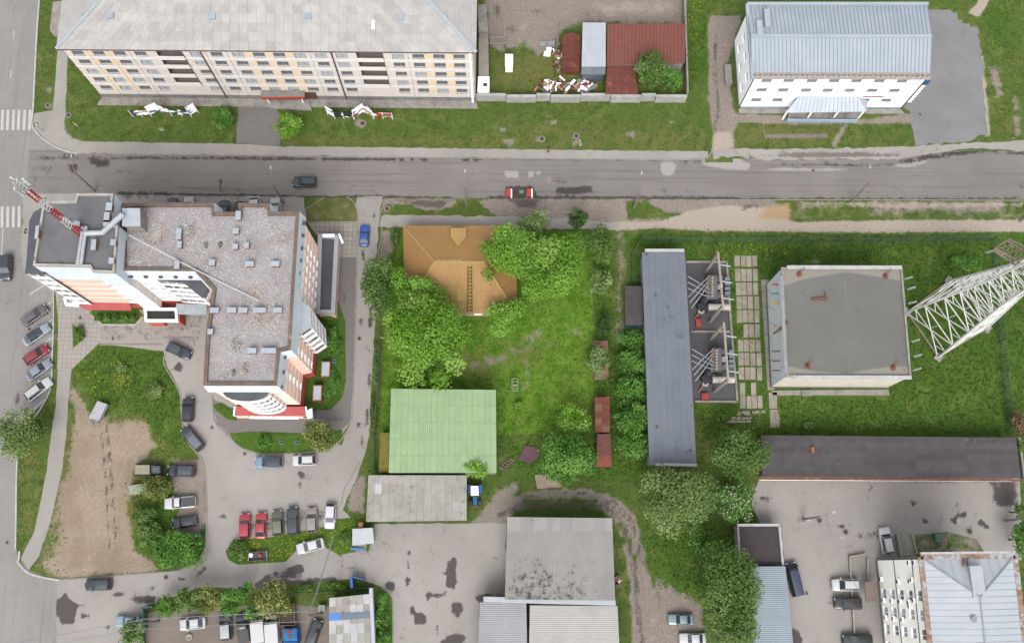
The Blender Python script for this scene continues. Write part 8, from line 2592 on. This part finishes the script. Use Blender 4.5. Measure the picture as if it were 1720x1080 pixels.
TREES = []
def tree(px, py, rpx, h, kind, label, name='tree', ry=None, seed=None, nl=9, dens=1.0, leaf=.2, trunk=True, flowers=None, group=None, zc=None, base=None, bark=None, lobes_px=None, clear=.35):
    seed = seed if seed is not None else int(px*7+py*13)
    gen = np.random.default_rng(seed)
    zc = zc if zc is not None else h*.62
    c = P(px, py, zc)
    s = (P(px+10, py, zc)-c).length/10
    rx, ryy = rpx*s, (ry or rpx)*s
    t = thing(name, label, 'bush' if name in ('bush', 'shrub', 'hedge') else 'tree', (c.x, c.y, 0), group)
    lobes = []
    vz = max(.5, (h-zc))
    nl = max(nl, int(8+rx*3.4))
    for k in range(nl):
        a = gen.uniform(0, 2*math.pi); q = gen.random()**.5*.74
        rr = gen.uniform(.30, .50)
        if k % 3 == 2:
            q = gen.uniform(.72, .98); rr = gen.uniform(.12, .24)
        ez = max(0, 1-q*q)**.5
        lobes.append((np.array([rx*q*math.cos(a), ryy*q*math.sin(a), zc+vz*(ez*.8-.3)+gen.normal(0, .16)*vz]), np.array([rx*rr, ryy*rr, vz*gen.uniform(.28, .45)])))
    lobes.append((np.array([0, 0, zc]), np.array([rx*.78, ryy*.78, vz*.45])))
    if lobes_px:
        for (lx, ly, lr) in lobes_px:
            q = P(lx, ly, zc)
            lobes.append((np.array([q.x-c.x, q.y-c.y, zc+gen.uniform(-.1, .3)*vz]), np.array([lr*s, lr*s, vz*.55])))
    area = sum(l[1][0]*l[1][1] for l in lobes)
    n = int(min(30000, 100*area*dens*(.21/leaf)**2))
    V, F, tint = leaves(n, lobes, leaf, gen)
    crown = link('crown', arr_mesh('crown', V, F, LM[kind], {'tint': tint}), t)
    if flowers:
        n2 = n//6
        V2, F2, t2 = leaves(n2, [(l[0]+np.array([0, 0, .12]), l[1]*1.02) for l in lobes], leaf*.8, gen)
        link('blossom', arr_mesh('blossom', V2, F2, flowers, {'tint': t2}), t)
    if trunk:
        bk = bark or M_BARK
        mb = MB()
        r0 = max(.07, h*.022)
        mb.tube([(0, 0, 0), (gen.uniform(-.2, .2), gen.uniform(-.2, .2), zc*.5), (0, 0, zc)], r0, 8, r0*.55)
        me = bpy.data.meshes.new('trunk'); me.from_pydata(mb.v, [], mb.f); me.materials.append(bk)
        tr = link('trunk', me, t)
        for l in lobes[:min(10, len(lobes))]:
            mb = MB().tube([(0, 0, zc*gen.uniform(.45, .8)), tuple(l[0]*np.array([.5, .5, 1])-np.array([0, 0, vz*.25])), tuple(l[0]+np.array([0, 0, vz*.2]))], r0*.45, 5, r0*.12)
            me = bpy.data.meshes.new('limb'); me.from_pydata(mb.v, [], mb.f); me.materials.append(bk)
            link('limb', me, tr)
    else:
        for k in range(4):
            a = gen.uniform(0, 6.28)
            mb = MB().tube([(math.cos(a)*.1, math.sin(a)*.1, 0), (math.cos(a)*rx*.4, math.sin(a)*rx*.4, h*.6)], .05, 5, .02)
            me = bpy.data.meshes.new('stem'); me.from_pydata(mb.v, [], mb.f); me.materials.append(M_BARK)
            link('stem', me, t)
    return t
def bush(px, py, rpx, h, kind, label, **k):
    k.setdefault('leaf', .16)
    return tree(px, py, rpx, h, kind, label, name='bush', trunk=False, zc=h*.45, **k)

# plot trees
tree(864, 427, 56, 12, 'bright', 'broad bright-green tree covering the east end of the house roof', ry=44, nl=14, lobes_px=[(830, 435, 18), (820, 465, 12), (845, 400, 18)])
tree(922, 452, 48, 12.5, 'bright', 'tall bright-green tree in front of the plot middle, right of the roof tree', ry=50, nl=14, lobes_px=[(950, 430, 18), (935, 480, 20), (895, 490, 18)])
tree(850, 533, 35, 9, 'bright', 'round bright-green tree at the south-east corner of the house', ry=32, nl=9)
tree(896, 375, 28, 8, 'pale', 'pale willow-like tree at the pavement edge north of the plot', ry=18)
tree(714, 562, 66, 13, 'bright', 'largest bright-green tree filling the west side of the plot', ry=62, nl=18, lobes_px=[(660, 540, 16), (690, 625, 22), (740, 640, 18), (765, 615, 18), (750, 590, 16)])
tree(700, 490, 40, 10, 'bright', 'bright-green tree against the south-west corner of the house', ry=24, nl=9, lobes_px=[(670, 470, 16), (740, 500, 16)])
tree(700, 655, 18, 6, 'bright', 'small bright-green tree touching the green warehouse roof', nl=5)
tree(634, 478, 25, 10, 'mid', 'tall dark birch-like tree between the driveway and plot', ry=52, nl=10, bark=M_BIRCH, lobes_px=[(625, 450, 12), (640, 510, 14), (630, 530, 10)])
bush(662, 398, 9, 2.5, 'mid', 'dark bush at the driveway side of the house corner', ry=15)
tree(970, 371, 19, 7, 'dark', 'dark-green tree at the north edge above the plot corner', ry=16)
tree(1008, 412, 22, 8, 'mid', 'grey-green tree right of the plot corner', ry=34, nl=8)
tree(1008, 475, 18, 7, 'pale', 'thin pale tree below the grey-green one at the plot edge', ry=24)
tree(958, 420, 26, 6, 'bright', 'low bright-green sapling group in the plot corner', ry=30, nl=8)
tree(1003, 606, 21, 4.5, 'pale', 'round pale shrub tree growing over the brick-red shed', ry=26)
tree(960, 706, 30, 5.5, 'bright', 'round bright-green tree in the lower right corner of the plot', ry=24)
tree(948, 772, 48, 9, 'lush', 'round fresh-green tree south of the plot by the concrete slab', ry=42, nl=12)
tree(802, 787, 26, 6.5, 'bright', 'bright-green tree leaning over the warehouse south-east corner', ry=16)
bush(870, 680, 8, 1.2, 'bright', 'tiny green shrub below the garden frames')
for i, (x, y, r, ry, h, l) in enumerate(((1062, 572, 22, 16, 3.0, 'bush at the north end of the hedge beside the switchgear building'), (1062, 612, 27, 27, 3.6, 'bush second from the north in the hedge beside the switchgear building'), (1062, 655, 28, 28, 4.0, 'bush in the middle of the hedge opposite the brick-red shed'), (1058, 702, 31, 29, 4.5, 'large bush in the hedge opposite the rusty shed'), (1064, 748, 31, 29, 4.5, 'bush at the south end of the hedge near the red panel shed'))):
    bush(x, y, r, h, 'lush', l, ry=ry, seed=50+i, leaf=.2, nl=9)
tree(1015, 545, 14, 3.5, 'dark', 'dark shrub between the plot edge and the lean-to', ry=18)
tree(1135, 835, 64, 11, 'pale', 'wide grey-green willow south of the switchgear building', ry=52, nl=18, dens=.8, lobes_px=[(1095, 810, 20), (1180, 820, 22), (1120, 885, 20), (1160, 880, 18)])
tree(1238, 765, 46, 10, 'mid', 'dark round tree at the west end of the black garage row', ry=42, nl=12)
tree(1237, 843, 36, 6, 'lush', 'white-flowering round tree between the willow and service yard', ry=34, flowers=M_FLOWERW)
tree(1222, 985, 50, 13, 'mid', 'tall tree overhanging the blue-grey hall roof', ry=66, nl=16, lobes_px=[(1200, 930, 22), (1190, 1000, 22), (1245, 960, 22)])
tree(1225, 1062, 46, 11, 'pale', 'pale-topped tree at the bottom edge beside the blue-grey hall', ry=30, nl=10)
bush(1170, 905, 18, 2.5, 'lush', 'low green shrubs beside the grassy slope', ry=24, leaf=.19)
tree(1094, 122, 28, 8, 'mid', 'large tree in front of the red-brown storage building', ry=33, nl=9)
tree(1128, 138, 18, 5, 'lush', 'smaller tree in the walled yard corner', ry=18)
bush(374, 200, 20, 3.0, 'lush', 'round clipped bush left of the entrance path', nl=8, ry=22)
bush(486, 214, 24, 3.4, 'bright', 'bright round bush right of the entrance path', nl=9, ry=22)
tree(539, 731, 31, 7, 'olive', 'olive-green tree at the end of the shop-side bed', ry=28)
bush(444, 743, 12, 1.3, 'lush', 'small green clump in the shop-side bed')
tree(32, 728, 40, 9, 'pale', 'pale birch overhanging the avenue edge', ry=42, bark=M_BIRCH, dens=.6, nl=10)
tree(64, 722, 16, 5, 'mid', 'darker small tree beside the pale birch', ry=20)
bush(305, 925, 44, 4.5, 'lush', 'big round bush at the courtyard corner above the lower street', ry=32, nl=12, leaf=.2)
bush(255, 900, 24, 3.2, 'mid', 'dark bush left of the big corner bush', ry=20, leaf=.2)
bush(265, 820, 26, 3.0, 'olive', 'overgrown shrub between the old truck and leafy trailer', ry=20, dens=.7)
bush(245, 865, 20, 2.4, 'mid', 'weedy shrub below the leafy trailer', ry=16)
bush(330, 905, 14, 2.5, 'mid', 'shrub partly covering the blue car', ry=10)
bush(262, 655, 14, 1.3, 'pale', 'pale weed clump in the courtyard lawn')
bush(206, 617, 9, 1.0, 'pale', 'pale flowering clump in the upper courtyard lawn')
tree(460, 1010, 31, 7, 'olive', 'cream-flowering round tree above the white vans', ry=32, flowers=M_FLOWERY, nl=10)
for i, (x, y, r, ry, h, kd, l) in enumerate(((280, 1018, 22, 18, 5, 'lush', 'tree at the left end of the row above the car lot'), (315, 1008, 24, 20, 6, 'mid', 'second tree from the left in the row above the car lot'), (352, 1005, 25, 22, 6, 'olive', 'third tree from the left in the row above the car lot'), (390, 1010, 25, 22, 6, 'lush', 'fourth tree in the row above the car lot, beside the flowering one'), (415, 990, 13, 14, 5, 'lush', 'slim tree poking up behind the row beside the flowering tree'), (225, 1060, 20, 24, 4.5, 'mid', 'tree covering the pale blue car by the green gate'), (420, 1030, 16, 12, 4, 'lush', 'low tree over the rear of the white vans'))):
    tree(x, y, r, h, kd, l, ry=ry, seed=300+i, nl=7)
for i, (x, y, r, ry, l) in enumerate(((643, 1010, 12, 16, 'top shrub of the narrow bed beside the patchwork shed'), (640, 1040, 14, 16, 'middle shrub of the narrow bed beside the patchwork shed'), (642, 1070, 14, 16, 'lowest shrub of the narrow bed beside the patchwork shed'))):
    bush(x, y, r, 2.6, 'lush', l, ry=ry, seed=400+i)
for i, (x, l) in enumerate(((166, 'first clipped shrub of the bed before the red awning'), (180, 'second clipped shrub of the bed before the red awning'), (195, 'third clipped shrub of the bed before the red awning'), (210, 'fourth clipped shrub of the bed before the red awning'), (224, 'last clipped shrub of the bed nearest the courtyard porch'))):
    bush(x, 534+(i % 2)*2, 8, 1.3, 'lush' if i % 2 else 'mid', l, ry=7, seed=420+i)
bush(133, 562, 9, 1.2, 'mid', 'shrub filling the triangular plaza bed', ry=18)
bush(560, 572, 14, 1.6, 'lush', 'shrub patch in the east bed below the annex', ry=24)
bush(556, 645, 16, 1.4, 'lush', 'low planting in the southern half of the east bed', ry=26)
bush(553, 530, 12, 1.5, 'lush', 'shrub beside the south wall of the side annex', ry=10)
bush(402, 925, 18, 1.6, 'mid', 'weedy bush at the left end of the flowery grass strip', ry=18)
bush(580, 903, 11, 1.5, 'mid', 'weed clump beside the small white hut', ry=12)
bush(628, 700, 6, 1.2, 'mid', 'weed hedge along the driveway below the plot corner', ry=40, nl=9)
bush(632, 610, 6, 1.3, 'mid', 'weed hedge along the driveway beside the big plot tree', ry=40, nl=9)
tree(1712, 712, 16, 4, 'red', 'reddish-brown shrub at the right edge by the garage row', ry=20)
tree(1714, 752, 12, 4, 'mid', 'green shrub at the right edge below the reddish one', ry=12)
tree(1712, 858, 12, 5, 'mid', 'green tree at the right edge of the service yard', ry=12)
tree(1714, 905, 18, 6, 'lush', 'tree at the right edge beside the corner office', ry=30)
bush(515, 990, 14, 1.6, 'mid', 'weeds along the teal wire fence', ry=8)
bush(565, 985, 18, 1.4, 'lush', 'low green shrub beside the blue gate', ry=7)
bush(1620, 440, 26, 1.2, 'lush', 'wild shrub patch inside the fence near the pylon', ry=16)
bush(1212, 700, 10, 1.0, 'lush', 'weed clump in the grass south of the transformer bays', ry=8)
bush(1360, 715, 12, .9, 'pale', 'pale blue-green flower clump north of the garage row', ry=7)
bush(740, 690-60, 20, 1.5, 'bright', 'bright undergrowth at the foot of the big plot tree', ry=18)

# ------------------------------------------------------------------ grass tufts: uncountable, one object
def tufts():
    n = 150000
    px = rng.uniform(-20, 1740, n); py = rng.uniform(-10, 1090, n)
    t = np.array([[P(0, 0).x, P(0, 0).y]])
    # vectorised unprojection to the ground
    R3 = np.array(ROT)
    ray = np.stack([(px-860)/FPX, -(py-540)/FPX, -np.ones(n)], 1)@R3.T
    k = CAM_H/(-ray[:, 2]); xy = ray[:, :2]*k[:, None]
    ix = np.clip(np.searchsorted(gx, xy[:, 0])-1, 0, len(gx)-2); iy = np.clip(np.searchsorted(gy, xy[:, 1])-1, 0, len(gy)-2)
    gi = iy*len(gx)+ix
    bare = np.maximum.reduce([GA['dirt'][gi], GA['sand'][gi], GA['straw'][gi]*.8, GA['soot'][gi], GA['osand'][gi]])
    ok = rng.random(n) > bare*1.5
    for poly in HARD:
        ok &= sdf(xy, px2(poly)) > .25
    xy, gi = xy[ok], gi[ok]
    n = len(xy)
    z = np.zeros(n)
    h = rng.uniform(.05, .16, n)*(1+.9*GA['deep'][gi]+.7*GA['lush'][gi])
    w = rng.uniform(.06, .16, n)*(1+.4*GA['deep'][gi])
    a = rng.uniform(0, 2*math.pi, n)
    e = np.stack([np.cos(a)*w, np.sin(a)*w], 1); f = np.stack([-np.sin(a)*w, np.cos(a)*w], 1)
    V = np.zeros((n, 4, 3))
    V[:, 0, :2] = xy-e; V[:, 1, :2] = xy+f*.6; V[:, 2, :2] = xy+e; V[:, 3, :2] = xy-f*.6
    V[:, 0, 2] = .02; V[:, 2, 2] = h; V[:, 1, 2] = h*.8; V[:, 3, 2] = h*.4
    tint = np.clip(.45+rng.normal(0, .2, n), 0, 1)
    lush = GA['lush'][gi] > .5
    for nm, sel, m in (('grass_tufts', ~lush, leaf_mat('tuft_green', C(74, 100, 38), C(98, 122, 52), C(142, 150, 84))), ('lawn_tufts', lush, leaf_mat('tuft_bright', C(84, 130, 34), C(104, 148, 46), C(140, 172, 74)))):
        k = int(sel.sum())
        o = link(nm, arr_mesh(nm, V[sel].reshape(-1, 3), np.arange(4*k).reshape(k, 4), m, {'tint': np.repeat(tint[sel], 4)}))
        tag(o, 'short wild grass over the lawns and verges' if nm == 'grass_tufts' else 'bright lawn grass over the house plot', 'grass', kind='stuff')
tufts()
